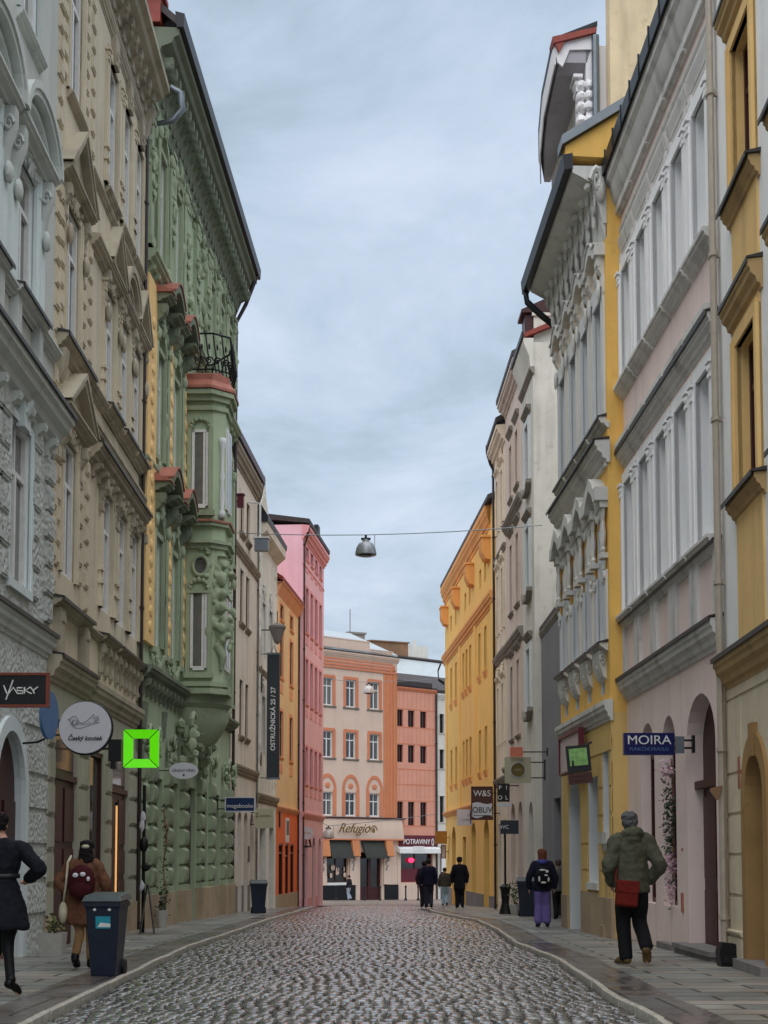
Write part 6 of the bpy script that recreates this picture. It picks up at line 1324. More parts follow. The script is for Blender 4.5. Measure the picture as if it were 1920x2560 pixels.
# ================================================================== STREET THINGS
def hang_lamp(label, u, v, d, dia, wl, wr, zl, zr, ul=None):
    x, z = px(u, d), pz(v, d); r = tag(link('hanging_lamp', None, None, (x, d, z)), label, 'street lamp', 'lamps slung over the street'); k = dia / .36
    m = MB(); m.lathe((0, 0, 0), [(.17 * k, -.13 * k), (.18 * k, -.12 * k), (.178 * k, -.08 * k), (.16 * k, 0), (.12 * k, .07 * k), (.06 * k, .1 * k), (.055 * k, .13 * k), (.02 * k, .15 * k)], 24); s_ = obj('lamp_shade', m, M['lamp'], r, smooth=True); smooth_by_angle(s_, 40)
    m = MB(); m.lathe((0, 0, 0), [(.15 * k, -.128 * k), (.1 * k, -.15 * k), (.02 * k, -.155 * k)], 20); obj('lens', m, M['glass'], r)
    m = MB(); m.tube([(0, 0, .14 * k), (0, 0, .22 * k)], .02 * k, 6); m.box(-.08 * k, .08 * k, -.02, .02, .13 * k, .17 * k); obj('hook', m, M['metal'], r)
    m = MB(); P = [(wl - x, 0, zl - z)]; zt = .22 * k
    for t in (.25, .5, .75): P.append(((wl - x) * (1 - t), 0, (zl - z) * (1 - t) + zt * t - .15 * t * (1 - t)))
    P.append((0, 0, zt))
    for t in (.25, .5, .75): P.append(((wr - x) * t, 0, (zr - z) * t + zt * (1 - t) - .15 * t * (1 - t)))
    P.append((wr - x, 0, zr - z)); m.tube(P, .012, 5); m.tube([((wr - x) * .05, 0, zt), (.15 * k, 0, .1 * k), (.15 * k, 0, .03)], .008, 5); obj('cable', m, M['zinc'], r)
M['lamp'] = paint('grey_lamp_enamel', (142, 147, 152), .35, .3, var=.12); 
hang_lamp('large grey dome lamp slung on a wire high over the street', 914, 1362, 37, .52, -4.34, 3.86, 9.15, 9.3)
M['lamp'] = paint('pale_lamp_enamel', (196, 194, 192), .35, .1, var=.05)
hang_lamp('smaller pale dome lamp hanging before the peach building windows', 922, 1722, 68, .52, -2.3, 2.85, 9.1, 9.15)
hang_lamp('lowest pale dome lamp, hanging in front of the cafe fascia', 821, 2084, 61, .5, -2.65, 2.0, 2.75, 2.9)
def bin_(label, x, y, h, rz_=0, sticker=False):
    r = tag(link('wheelie_bin', None, None, (x, y, gz(y)), (0, 0, rz_)), label, 'bin', 'wheelie bins on the pavements'); k = h
    m = MB(); P = [(-.17, -.19, .0), (.17, -.19, .0), (.17, .2, .0), (-.17, .2, .0), (-.24, -.29, .88), (.24, -.29, .88), (.24, .27, .88), (-.24, .27, .88)]
    P = [(a * k, b_ * k, c * k + .0) for a, b_, c in P]; m.add(P, [(0, 3, 2, 1), (4, 5, 6, 7), (0, 1, 5, 4), (1, 2, 6, 5), (2, 3, 7, 6), (3, 0, 4, 7)]); o = obj('body', m, M['binblue'], r); mod = o.modifiers.new('b', 'BEVEL'); mod.width = .02 * k; mod.segments = 2
    m = MB(); m.box(-.255 * k, .255 * k, -.31 * k, .29 * k, .8 * k, .87 * k); o = obj('rim', m, M['binblue'], r); mod = o.modifiers.new('b', 'BEVEL'); mod.width = .015; mod.segments = 2
    m = MB(); m.add([(a * k, b_ * k, c * k) for a, b_, c in [(-.28, -.33, .87), (.28, -.33, .87), (.28, .31, .89), (-.28, .31, .89), (-.24, -.28, .94), (.24, -.28, .94), (.24, .26, .97), (-.24, .26, .97)]], [(0, 3, 2, 1), (4, 5, 6, 7), (0, 1, 5, 4), (1, 2, 6, 5), (2, 3, 7, 6), (3, 0, 4, 7)])
    m.tube([(-.2 * k, .33 * k, .9 * k), (.2 * k, .33 * k, .9 * k)], .018, 6); o = obj('lid', m, M['binlid'], r); mod = o.modifiers.new('b', 'BEVEL'); mod.width = .018; mod.segments = 2
    for s_ in (-1, 1): m = MB(); m.tube([(s_ * .17 * k, .2 * k, .09 * k), (s_ * .22 * k, .2 * k, .09 * k)], .09 * k, 14); obj('wheel', m, M['metal'], r)
    if sticker:
        def fy(z): return (-.19 - .1 * z / .88) * k - .004
        m = MB(); z0, z1 = .56 * k, .7 * k; m.quad((-.08, fy(z0 / k), z0), (.1, fy(z0 / k), z0), (.1, fy(z1 / k), z1), (-.08, fy(z1 / k), z1)); st = obj('sticker', m, M['teal'], r); m = MB(); m.quad((-.06, fy(z0 / k) - .003, z0 + .015), (.1, fy(z0 / k) - .003, z0 + .015), (.1, fy(z0 / k) - .008, z0 + .05), (-.02, fy(z0 / k) - .008, z0 + .06)); obj('sticker_mark', m, M['frame'], st)
        for s_ in (-1, 1): m = MB(); m.blob((s_ * .09, fy(.78) - .0, .775 * k), (.022, .015, .015), True); obj('rivet', m, M['frame'], r)
    return r
M['binblue'] = paint('dark_blue_plastic', (28, 36, 54), .4, var=.15); M['binlid'] = paint('grey_green_lid', (74, 84, 88), .35, var=.15); M['teal'] = paint('teal_sticker', (40, 150, 168), .4, var=.05)
bin_('dark blue bin with a teal sticker on the left pavement, near the kerb', px(272, 15.9), 15.9, .88, R(-2), True).scale.x = .84
bin_('dark blue bin against the far left shops, past the green house', px(648, 41.7), 41.7, .93, R(6))
bin_('dark blue bin by the grey side wall on the right pavement', px(1316, 38.2), 38.2, 1.0, R(-6))
M['terr'] = paint('grey_white_planter', (176, 174, 168), .6, var=.1, bump=.2); M['soil'] = paint('potting_soil', (60, 44, 34), .9); M['leaf'] = paint('dark_green_leaves', (48, 62, 40), .5, var=.4, sc=20); M['petal'] = paint('pink_blossom', (206, 168, 182), .6, var=.2, sc=20); M['leafy'] = paint('yellow_green_leaves', (104, 108, 62), .6, var=.3, sc=20)
def leaves(m, c, R_, n, s=.05):
    for i in range(n):
        p = [c[j] + R_[j] * rnd.gauss(0, .45) for j in range(3)]; q = Vector((rnd.uniform(-1, 1), rnd.uniform(-1, 1), rnd.uniform(-.6, 1))).normalized(); t = q.orthogonal().normalized(); l = s * rnd.uniform(.6, 1.4)
        a = Vector(p); m.quad(tuple(a - q * l), tuple(a + t * l * .45), tuple(a + q * l), tuple(a - t * l * .45))
def planter(name, label, x, y, w, h, spread, mats, hgt, n=120, round_=False):
    r = tag(link(name, None, None, (x, y, gz(y))), label, 'plant'); m = MB()
    if round_: m.lathe((0, 0, 0), [(w * .32, 0), (w * .5, h), (w * .52, h), (w * .52, h + .02), (w * .44, h + .02), (w * .42, h - .04)], 16)
    else: m.add([(-w * .42, -w * .42, 0), (w * .42, -w * .42, 0), (w * .42, w * .42, 0), (-w * .42, w * .42, 0), (-w / 2, -w / 2, h), (w / 2, -w / 2, h), (w / 2, w / 2, h), (-w / 2, w / 2, h)], [(0, 1, 5, 4), (1, 2, 6, 5), (2, 3, 7, 6), (3, 0, 4, 7), (0, 3, 2, 1)]); m.box(-w * .46, w * .46, -w * .46, w * .46, h - .05, h - .04)
    obj('pot', m, M['terr'], r); m = MB(); m.box(-w * .33, w * .33, -w * .33, w * .33, h - .06, h - .015); obj('soil', m, M['soil'], r)
    for mt in mats: m = MB(); leaves(m, (0, 0, h + hgt / 2), (spread, spread, hgt), n // len(mats), .045); obj('foliage', m, M[mt], r)
    return r
planter('planter', 'square pale planter with low dry plants by the left house wall', -4.2, 19.6, .32, .3, .1, ['leaf', 'leafy'], .14, 50)
planter('potted_plant', 'potted plant with pale pot at the foot of the green house', px(408, 29.6), 29.6, .24, .32, .1, ['leaf'], .3, 90, True)
planter('potted_plant', 'bushy yellow green pot plant by the thin black sign post', px(1285, 40.3), 40.3, .3, .25, .16, ['leafy', 'leaf'], .4, 140, True)
# climbing plant on the green house
r = tag(link('climbing_plant', None, None, (px(414, 29.9), 29.9, gz(29.9))), 'thin climbing plant with reddish blooms trained up the green house', 'plant'); m = MB(); P = [(.03 * math.sin(i * 1.1), 0, .3 + i * .2) for i in range(11)]; m.tube(P, .014, 5); obj('stem', m, M['brick'], r); m = MB()
for p in P: leaves(m, (p[0], p[1], p[2]), (.07, .07, .1), 12, .035)
obj('foliage', m, M['leaf'], r); m = MB(); leaves(m, (0, 0, 1.85), (.08, .08, .3), 26, .035); obj('bloom', m, M['copper'], r)
# blossom garland in the pink arch window
r = tag(link('flower_garland', None, None, (3.9, 21.6, 1.45)), 'garland of pink blossom and dark leaves hanging in the pale pink arch', 'flowers'); r.location = (4.0, 21.35, 1.5)
m = MB(); m.tube([(0, 0, -.6), (.02, 0, .4), (0, 0, 1.1)], .015, 5); obj('stem', m, M['brick'], r); m = MB(); leaves(m, (-.02, 0, .25), (.13, .12, .8), 260, .04); obj('foliage', m, M['leaf'], r)
for zc, n_ in ((.95, 70), (-.35, 130), (-.7, 60)): m = MB(); leaves(m, (-.05, 0, zc), (.13, .12, .2), n_, .035); obj('blossom', m, M['petal'], r)
# A-board, post, light tube, bollards
d = 27; r = tag(link('pavement_board', None, None, (px(372, d), d, gz(d)), (0, 0, R(-84))), 'black folding pavement board between beige and green houses', 'sign board'); r.scale = (.7, .6, 1)
for s_ in (-1, 1): m = MB(); m.add([(-.28, s_ * .22, 0), (.28, s_ * .22, 0), (.28, s_ * .03, .85), (-.28, s_ * .03, .85), (-.28, s_ * .22 - .03 * s_, 0), (.28, s_ * .22 - .03 * s_, 0), (.28, s_ * .03 - .03 * s_, .85), (-.28, s_ * .03 - .03 * s_, .85)], [(0, 1, 2, 3), (4, 5, 6, 7), (0, 1, 5, 4), (1, 2, 6, 5), (2, 3, 7, 6), (3, 0, 4, 7)]); obj('panel', m, M['board'], r)
d = 27.3; r = tag(link('lamp_bracket_post', None, None, (px(361, d), d, gz(d))), 'dark decorated pole by the beige house downpipe', 'pole'); m = MB(); m.tube([(0, 0, 0), (0, 0, 2.6)], .03, 8); m.blob((0, 0, 1.55), (.08, .08, .14)); m.blob((.05, -.02, 1.15), (.09, .06, .08)); obj('post', m, M['metal'], r); m = MB()
for z in (1.9, 2.05, .8): m.blob((rnd.uniform(-.03, .0), -.04, z), (.05, .02, .1), jit=.3)
obj('faded_sticker', m, M['pale'], r)
r = tag(link('light_tube', None, None, (-4.52, 26.0, 0)), 'glowing amber light tube standing upright in the dark doorway', 'lamp'); M['amber'] = paint('amber_tube', (240, 176, 108), .4, emit=.35, var=0); m = MB(); m.tube([(0, 0, .25), (.0, 0, 2.1)], .016, 8); obj('tube', m, M['amber'], r); m = MB(); m.box(-.04, .04, -.04, .04, gz(26), .27); m.box(-.03, .03, -.03, .03, 2.1, 2.16); obj('fitting', m, M['metal'], r)
r = tag(link('drain_box', None, None, (3.9, 17.55, gz(17.5))), 'black drain box at the foot of the pale downpipe', 'drain box'); r.scale = (.75, .75, .8); m = MB(); m.prof([(-.14, 0), (.14, 0), (.16, .2), (.08, .32), (-.12, .34), (-.16, .2)], -.16, .16); m.v = [(y, x, z) for x, y, z in m.v]; o = obj('casing', m, M['metal'], r); m = MB(); m.box(-.1, .1, -.18, -.16, .06, .16); obj('grate', m, M['board'], r)
r = tag(link('wall_spout', None, None, (3.82, 17.9, 2.0)), 'rusty bracket jutting from the pale downpipe on the right', 'bracket'); r.scale = (.6, .6, .7); r.location.x = 3.88; m = MB(); m.prof([(-.1, .1), (.12, .06), (.14, 0), (.02, -.14), (-.02, -.14)], -.03, .03); m.v = [(-y, x, z) for x, y, z in m.v]; obj('arm', m, M['brick'], r)
for i, (u, nm) in enumerate(((841, 'leftmost'), (912, 'second'), (950, 'third'), (1014, 'fourth'), (1045, 'rightmost'))):
    d = 97.5; r = tag(link('bollard', None, None, (px(u, d), d, gz(d))), f'{nm} of the thin dark bollards in front of the far shops', 'bollard', 'bollards before the far shops')
    m = MB(); m.lathe((0, 0, 0), [(.1, 0), (.09, .1), (.05, .15), (.045, .8), (.07, .82), (.07, .9), (.02, .95)], 8); obj('post', m, M['metal'], r)
# ================================================================== PEOPLE
def cloth(name, rgb, rough=.85, var=.18, sc=14): return paint(name, rgb, rough, var=var, sc=sc, bump=.3, spec=.2)
M['skin'] = paint('skin', (196, 150, 128), .55, var=.06)
def limb(m, pts, rad, seg=14):
    P = [Vector(p) for p in pts]; rs = [r if isinstance(r, tuple) else (r, r) for r in rad]
    # resample smoothly
    Q = []; S = []
    for i in range(len(P) - 1):
        p0, p1, p2, p3 = P[max(i - 1, 0)], P[i], P[i + 1], P[min(i + 2, len(P) - 1)]
        for k in range(4):
            t = k / 4; Q.append(.5 * ((2 * p1) + (p2 - p0) * t + (2 * p0 - 5 * p1 + 4 * p2 - p3) * t * t + (3 * p1 - p0 - 3 * p2 + p3) * t ** 3)); e = t * t * (3 - 2 * t)
            S.append(tuple(a + (b_ - a) * e for a, b_ in zip(rs[i], rs[i + 1])))
    Q.append(P[-1]); S.append(rs[-1])
    d0 = (Q[1] - Q[0]).normalized(); d1 = (Q[-1] - Q[-2]).normalized()
    Q = [Q[0] - d0 * min(S[0]) * .6] + Q + [Q[-1] + d1 * min(S[-1]) * .6]; S = [tuple(a * .55 for a in S[0])] + S + [tuple(a * .55 for a in S[-1])]
    m.tube([tuple(q) for q in Q], S, seg)
def rings(m, R_, seg=20, fold=0, ph=0):
    """stack of ellipses (z, cx, cy, rx, ry): torsos, coats, skirts"""
    v = []
    for j, (z, cx, cy, rx, ry) in enumerate(R_):
        for k in range(seg):
            a = 2 * math.pi * k / seg; f = 1 + fold * math.sin(a * 5 + ph + z * 3) * (1 if j < len(R_) * .6 else .4)
            v.append((cx + rx * f * math.cos(a), cy + ry * f * math.sin(a), z))
    n = len(R_); m.add(v, [(i * seg + k, i * seg + (k + 1) % seg, (i + 1) * seg + (k + 1) % seg, (i + 1) * seg + k) for i in range(n - 1) for k in range(seg)] + [tuple(range(seg))[::-1], tuple(range((n - 1) * seg, n * seg))])
def fuse(name, m, mat, parent, vox, sm=3, lab=None):
    o = obj(name, m, mat, parent, smooth=True); r = o.modifiers.new('fuse', 'REMESH'); r.mode = 'VOXEL'; r.voxel_size = vox; r.use_smooth_shade = True
    s = o.modifiers.new('soft', 'SMOOTH'); s.iterations = sm; s.factor = .5
    if lab: o['label'] = lab
    return o
def hand(m, w, d, side, s=1.0, curl=.5):
    """palm and five fingers from the wrist w along d"""
    w = Vector(w); d = Vector(d).normalized(); x = Vector((0, 1, 0)); x = (x - d * x.dot(d)).normalized(); n = d.cross(x) * side
    limb(m, [w, w + d * .05 * s, w + d * .085 * s], [(.02 * s, .026 * s), (.022 * s, .038 * s), (.016 * s, .038 * s)], 10)
    for i, l in enumerate((.068, .078, .073, .056)):
        b_ = w + d * .085 * s + x * (.028 - .019 * i) * s; k1 = b_ + (d * .9 - n * curl * .5) * l * .45 * s; k2 = k1 + (d * .6 - n * curl * 1.1) * l * .35 * s; k3 = k2 + (d * .2 - n * curl * 1.3) * l * .25 * s
        limb(m, [b_ - d * .02 * s, b_, k1, k2, k3], [.009 * s, .009 * s, .0085 * s, .008 * s, .0065 * s], 8)
    t = w + d * .03 * s + x * .035 * s; limb(m, [w + d * .02 * s, t, t + (d + x * .7 - n * .5).normalized() * .03 * s, t + (d * 1.2 + x * .3 - n * .8).normalized() * .055 * s], [.014 * s, .012 * s, .01 * s, .008 * s], 8)
def person(label, x, y, H, yaw, J, near=True, skin='skin', foot=0):
    """J: joints in body heights; the figure faces +Y (away from the camera) before yaw"""
    r = tag(link('person', None, None, (x, y, gz(y) + foot), (0, 0, yaw)), label, 'person'); S = H
    q = lambda p: tuple(v * S for v in p); m = MB(); lean = J.get('lean', 0); hx, hy = J.get('head', (0, 0))
    hd = (hx, hy, .925); vox = .008 if near else .018
    limb(m, [q((hx, hy - .004, .885)), q((hx, hy, .915)), q((hx, hy, .945)), q((hx, hy - .002, .975))], [(.034 * S, .038 * S), (.046 * S, .053 * S), (.049 * S, .057 * S), (.037 * S, .045 * S)], 18)
    m.blob(q((hx, hy + .05, .917)), (.008 * S, .014 * S, .014 * S), True)                       # nose
    for s_ in (-1, 1): m.blob(q((hx + s_ * .044, hy - .002, .92)), (.007 * S, .013 * S, .02 * S), True); m.blob(q((hx + s_ * .017, hy + .043, .93)), (.009 * S, .006 * S, .006 * S), True)
    m.blob(q((hx, hy + .043, .895)), (.016 * S, .007 * S, .005 * S), True)
    limb(m, [q((lean * .8, lean * 0, .80)), q((lean, hy * .6, .84)), q((hx, hy - .01, .885))], [.045 * S, .03 * S, .03 * S])
    limb(m, [q((0, 0, .50)), q((0, 0, .6)), q((lean * .6, 0, .72)), q((lean, 0, .8))], [(.075 * S, .055 * S), (.07 * S, .05 * S), (.085 * S, .055 * S), (.06 * S, .045 * S)])
    for s_, kn, an, toe in ((-1, *J['L']), (1, *J['R'])):
        limb(m, [q((s_ * .045, 0, .52)), q(kn), q(an)], [.045 * S, .032 * S, .022 * S]); limb(m, [q(an), q(toe)], [.022 * S, .018 * S])
    for s_, sh, el, wr in ((-1, (-.098 + lean, 0, .80), *J['aL']), (1, (.098 + lean, 0, .80), *J['aR'])):
        limb(m, [q((s_ * .04 + lean, 0, .81)), q(sh), q(el), q(wr)], [.03 * S, .027 * S, .021 * S, .015 * S])
        d = Vector(wr) - Vector(el); hand(m, q(wr), d, s_, S / 1.75)
    fuse('body', m, M[skin], r, vox, 2)
    return r, q, S
def legs(r, q, S, J, mat, w=(.058, .045, .036), near=True, name='trousers', low=0, lab=None):
    m = MB(); rings(m, [(z * S, 0, 0, a * S, b_ * S) for z, a, b_ in ((.47, .09, .065), (.52, .095, .068), (.58, .088, .062))])
    for s_, kn, an, toe in ((-1, *J['L']), (1, *J['R'])):
        an2 = tuple(a + (b_ - a) * low for a, b_ in zip(an, kn)); limb(m, [q((s_ * .045, 0, .53)), q((s_ * .047 + kn[0] * .1, kn[1] * .45, .4)), q(kn), q(tuple((a + b_) / 2 for a, b_ in zip(kn, an2))), q(an2)], [w[0] * S, w[0] * .95 * S, w[1] * S, w[2] * 1.05 * S, w[2] * S])
    return fuse(name, m, mat, r, .010 if near else .02, 2, lab)
def shoes(r, q, S, J, mat, near=True, name='shoe', big=1.0):
    for s_, kn, an, toe in ((-1, *J['L']), (1, *J['R'])):
        a, t = Vector(an), Vector(toe); m = MB(); d = (t - a); heel = a - Vector((d.x, d.y, 0)).normalized() * .022 + Vector((0, 0, -.012)); 
        limb(m, [q(a + Vector((0, 0, .02))), q(a)], [.028 * S * big, .03 * S * big]); limb(m, [q(heel), q((a + t) / 2 + Vector((0, 0, .0))), q(t)], [(.026 * S * big, .024 * S * big), (.028 * S * big, .024 * S * big), (.026 * S * big, .016 * S * big)])
        o = fuse(name, m, mat, r, .008 if near else .018, 2)
def coat(r, q, S, J, mat, R_, w=(.05, .042, .034), near=True, fold=0, extra=None, name='coat'):
    m = MB(); w = tuple(v * .78 for v in w); lean = J.get('lean', 0); rings(m, [(z * S, cx * S, cy * S, a * S, b_ * S) for z, cx, cy, a, b_ in [(z, cx, cy, a * (.86 if z > .6 else .95), b_) for z, cx, cy, a, b_ in R_]], 24, fold)
    for s_, sh, el, wr in ((-1, (-.098 + lean, 0, .80), *J['aL']), (1, (.098 + lean, 0, .80), *J['aR'])):
        mid = tuple((a + b_) / 2 for a, b_ in zip(el, wr)); wr2 = tuple(a + (b_ - a) * .96 for a, b_ in zip(el, wr)); limb(m, [q((s_ * .05 + lean, 0, .80)), q(sh), q(tuple((a + b_) / 2 for a, b_ in zip(sh, el))), q(el), q(mid), q(wr2)], [w[0] * S, w[0] * 1.08 * S, w[0] * S, w[1] * 1.1 * S, w[1] * .95 * S, w[2] * S])
    if extra: extra(m, q, S)
    o = fuse(name, m, mat, r, .010 if near else .02, 2)
    t = bpy.data.textures.new('folds', 'CLOUDS'); t.noise_scale = .11; t.noise_depth = 3; dd = o.modifiers.new('folds', 'DISPLACE'); dd.texture = t; dd.strength = .045 if near else .02; dd.mid_level = .42; dd.texture_coords = 'LOCAL'
    return o
def hair(r, q, S, J, mat, parts, near=True, name='hair'):
    m = MB(); hx, hy = J.get('head', (0, 0))
    for (dx, dy, z), rr in parts: m.blob(q((hx + dx, hy + dy, z)), tuple(v * S for v in rr), True)
    o = fuse(name, m, mat, r, .008 if near else .016, 2); t = bpy.data.textures.new('locks', 'CLOUDS'); t.noise_scale = .03; dd = o.modifiers.new('locks', 'DISPLACE'); dd.texture = t; dd.strength = .03; dd.mid_level = .5; dd.texture_coords = 'LOCAL'
    return o
CAP = [((0, -.008, .957), (.057, .064, .042)), ((0, -.02, .925), (.054, .054, .038))]
WALK = dict(L=((-.045, .02, .285), (-.045, -.01, .045), (-.055, .075, .015)), R=((.05, .06, .28), (.05, -.06, .075), (.06, .0, .02)))
# man in olive jacket
J = dict(L=((-.055, .03, .28), (-.045, .0, .045), (-.085, .085, .018)), R=((.055, .045, .285), (.065, -.115, .12), (.07, -.10, .03)), aL=((-.155, -.03, .64), (-.125, .05, .53)), aR=((.175, -.04, .645), (.12, .045, .54)), head=(-.012, .01))
P_, q, S = person('man in olive hooded jacket and black trousers carrying a red bag', 2.86, 17.8, 1.77, R(3), J)
legs(P_, q, S, J, cloth('black_trousers', (26, 26, 30)), (.062, .05, .044)); shoes(P_, q, S, J, cloth('brown_shoes', (98, 78, 50), .6), True, 'shoe', 1.1)
def hood(m, q, S): limb(m, [q((-.05, -.03, .845)), q((0, -.055, .86)), q((.05, -.03, .845))], [.03 * S, .04 * S, .03 * S]); limb(m, [q((0, -.04, .80)), q((0, -.02, .87))], [(.06 * S, .05 * S), (.055 * S, .045 * S)])
coat(P_, q, S, J, cloth('olive_jacket', (84, 84, 70)), [(.47, 0, 0, .118, .08), (.5, 0, 0, .122, .085), (.58, 0, 0, .118, .08), (.66, 0, 0, .12, .078), (.74, 0, 0, .132, .08), (.8, 0, 0, .118, .068), (.84, 0, -.005, .07, .055)], (.062, .054, .046), extra=hood)
hair(P_, q, S, J, cloth('grey_hair', (92, 92, 94)), [((0, -.006, .958), (.055, .062, .042)), ((0, -.018, .925), (.054, .05, .048))])
m = MB(); m.box(-.125, .125, -.06, .06, -.15, .14); bg = tag(obj('shoulder_bag', m, cloth('red_canvas', (108, 32, 26)), None, loc=(2.86 - .09, 17.8 - .19, gz(17.8) + .82), rot=(R(-6), R(5), R(8))), 'dark red shoulder bag worn by the man in the olive jacket', 'bag'); md = bg.modifiers.new('b', 'BEVEL'); md.width = .03; md.segments = 3
m = MB(); m.box(-.127, .127, -.068, -.05, -.0, .145); o = obj('flap', m, bg.data.materials[0], bg); o.modifiers.new('b', 'BEVEL').width = .01
m = MB(); m.tube([(-.13, .0, .12), (-.13, .03, .2), (-.1, .1, .3)], .012, 6); obj('strap', m, bg.data.materials[0], bg)
# woman in black coat at left edge
J = dict(L=((-.03, .10, .30), (-.06, .03, .06), (-.07, .12, .02)), R=((.035, .02, .29), (.075, -.08, .085), (.11, -.03, .02)), aL=((-.17, -.03, .66), (-.1, .09, .62)), aR=((.215, -.05, .685), (.13, .07, .63)), head=(-.03, .03))
P_, q, S = person('person in a black belted coat and black tights striding at the left edge', px(8, 13.3), 13.3, 1.58, R(2), J)
legs(P_, q, S, J, cloth('black_tights', (16, 16, 20), .6), (.05, .036, .026), name='tights')
shoes(P_, q, S, J, cloth('black_shoes', (14, 14, 16), .35), True, 'shoe', .95)
coat(P_, q, S, J, cloth('black_coat', (22, 23, 32)), [(.36, .02, 0, .145, .11), (.38, .02, 0, .148, .115), (.46, .01, 0, .132, .095), (.56, 0, 0, .108, .078), (.63, 0, 0, .094, .066), (.7, 0, 0, .11, .072), (.77, 0, 0, .125, .075), (.81, 0, 0, .11, .065), (.85, -.01, .0, .06, .055)], (.05, .044, .036))
m = MB(); rings(m, [(.635 * S, 0, 0, .1 * S, .073 * S), (.66 * S, 0, 0, .1 * S, .073 * S)]); obj('belt', m, M['letblack'], P_, smooth=True)
hair(P_, q, S, J, cloth('black_hair', (22, 18, 20)), CAP + [((.0, -.045, .93), (.035, .035, .035))])
# person in brown coat
J = dict(L=((-.02, -.01, .29), (-.04, -.07, .09), (-.045, .01, .02)), R=((.05, .05, .28), (.06, .03, .045), (.06, .11, .02)), aL=((-.185, -.02, .67), (-.12, -.03, .6)), aR=((.175, 0, .66), (.165, .06, .55)), head=(.02, .02))
P_, q, S = person('person in a brown coat with long dark hair, cap and maroon backpack', px(212, 17.1), 17.1, 1.42, R(-2), J)
legs(P_, q, S, J, cloth('tan_trousers', (138, 108, 76)), (.05, .038, .034), low=.15); shoes(P_, q, S, J, cloth('black_boots', (18, 18, 20), .35), True, 'boot', 1.15)
coat(P_, q, S, J, cloth('brown_fleece', (104, 70, 52)), [(.34, -.01, 0, .11, .09), (.36, -.01, 0, .13, .1), (.46, 0, 0, .14, .1), (.58, 0, 0, .135, .09), (.68, 0, 0, .135, .088), (.76, 0, 0, .135, .085), (.81, 0, 0, .115, .07), (.85, 0, 0, .06, .055)], (.055, .05, .04), fold=.04)
hair(P_, q, S, J, cloth('dark_hair', (26, 20, 22)), CAP + [((0, -.04, .88), (.06, .04, .07)), ((0, -.05, .84), (.068, .035, .05))])
m = MB(); m.blob(q((.02, -.035, .945)), (.032 * S, .03 * S, .02 * S), True); obj('cap_patch', m, M['creamb'], P_, smooth=True)
x0, y0 = P_.location.x, P_.location.y; m = MB(); m.blob((0, 0, 0), (.155, .085, .2), True); m.blob((0, -.03, -.08), (.13, .08, .11), True); bp_ = tag(link('backpack', m.mesh('backpack', cloth('maroon_backpack', (62, 18, 24)), 1, True), None, (x0 + .01, y0 - .17, gz(y0) + .95)), 'maroon backpack with pale patches on the person in the brown coat', 'bag')
m = MB()
for dx, dz, a in ((-.05, .08, 1), (.03, .09, 1), (.09, .04, .6)): m.blob((dx, -.088, dz), (.032 * a, .012, .026), True)
obj('patch', m, M['pale'], bp_, smooth=True)
m = MB(); m.blob((0, 0, 0), (.05, .05, .12), True); m.tube([(0, 0, .1), (.03, -.02, .3), (.05, -.03, .55), (.07, .05, .62)], .014, 6); tb = tag(obj('tote_bag', m, cloth('cream_canvas', (190, 182, 158)), None, True, (x0 - .2, y0 - .1, gz(y0) + .62)), 'cream tote bag slung on the left of the person in the brown coat', 'bag')
# girl in purple trousers
J = dict(L=((-.05, .02, .28), (-.055, .0, .045), (-.06, .07, .018)), R=((.055, .03, .28), (.06, .0, .045), (.07, .07, .018)), aL=((-.17, -.01, .64), (-.165, .02, .49)), aR=((.165, -.01, .64), (.16, .03, .5)), head=(.0, .01))
P_, q, S = person('person with reddish hair, navy jacket and loose purple trousers', px(1354, 29.8), 29.8, 1.52, R(2), J, False)
legs(P_, q, S, J, cloth('purple_trousers', (112, 98, 158)), (.06, .052, .052), False, low=.12); shoes(P_, q, S, J, cloth('dark_trainers', (30, 26, 32)), False)
coat(P_, q, S, J, cloth('navy_jacket', (28, 28, 46)), [(.46, 0, 0, .11, .08), (.5, 0, 0, .118, .085), (.64, 0, 0, .118, .08), (.76, 0, 0, .13, .08), (.81, 0, 0, .105, .065), (.85, 0, 0, .06, .05)], (.056, .05, .042), False)
m = MB(); limb(m, [q((-.05, -.03, .84)), q((0, -.05, .83)), q((.05, -.03, .84))], [.026 * S, .036 * S, .026 * S]); obj('scarf', m, cloth('blue_scarf', (70, 78, 150)), P_, smooth=True)
hair(P_, q, S, J, cloth('auburn_hair', (104, 62, 48)), [((0, -.01, .957), (.06, .066, .043)), ((0, -.025, .92), (.06, .058, .052)), ((0, -.035, .875), (.058, .042, .045)), ((0, -.045, .84), (.05, .035, .04))], False)
x0, y0 = P_.location.x, P_.location.y; m = MB(); m.blob((0, 0, 0), (.15, .09, .2), True); bp_ = tag(link('backpack', m.mesh('backpack', cloth('black_backpack', (24, 24, 32)), 1, True), None, (x0, y0 - .15, gz(y0) + .99)), 'black backpack with white markings above the purple trousers', 'bag')
m = MB()
for dx, dz, a, c_ in ((-.02, .12, .07, .018), (.07, .09, .035, .03), (.05, .02, .04, .02), (-.08, -.05, .02, .06), (.1, -.06, .02, .05), (0, -.12, .06, .02)): m.blob((dx, -.085 + abs(dz) * .1, dz), (a, .015, c_), jit=.2)
obj('white_marking', m, M['frame'], bp_)
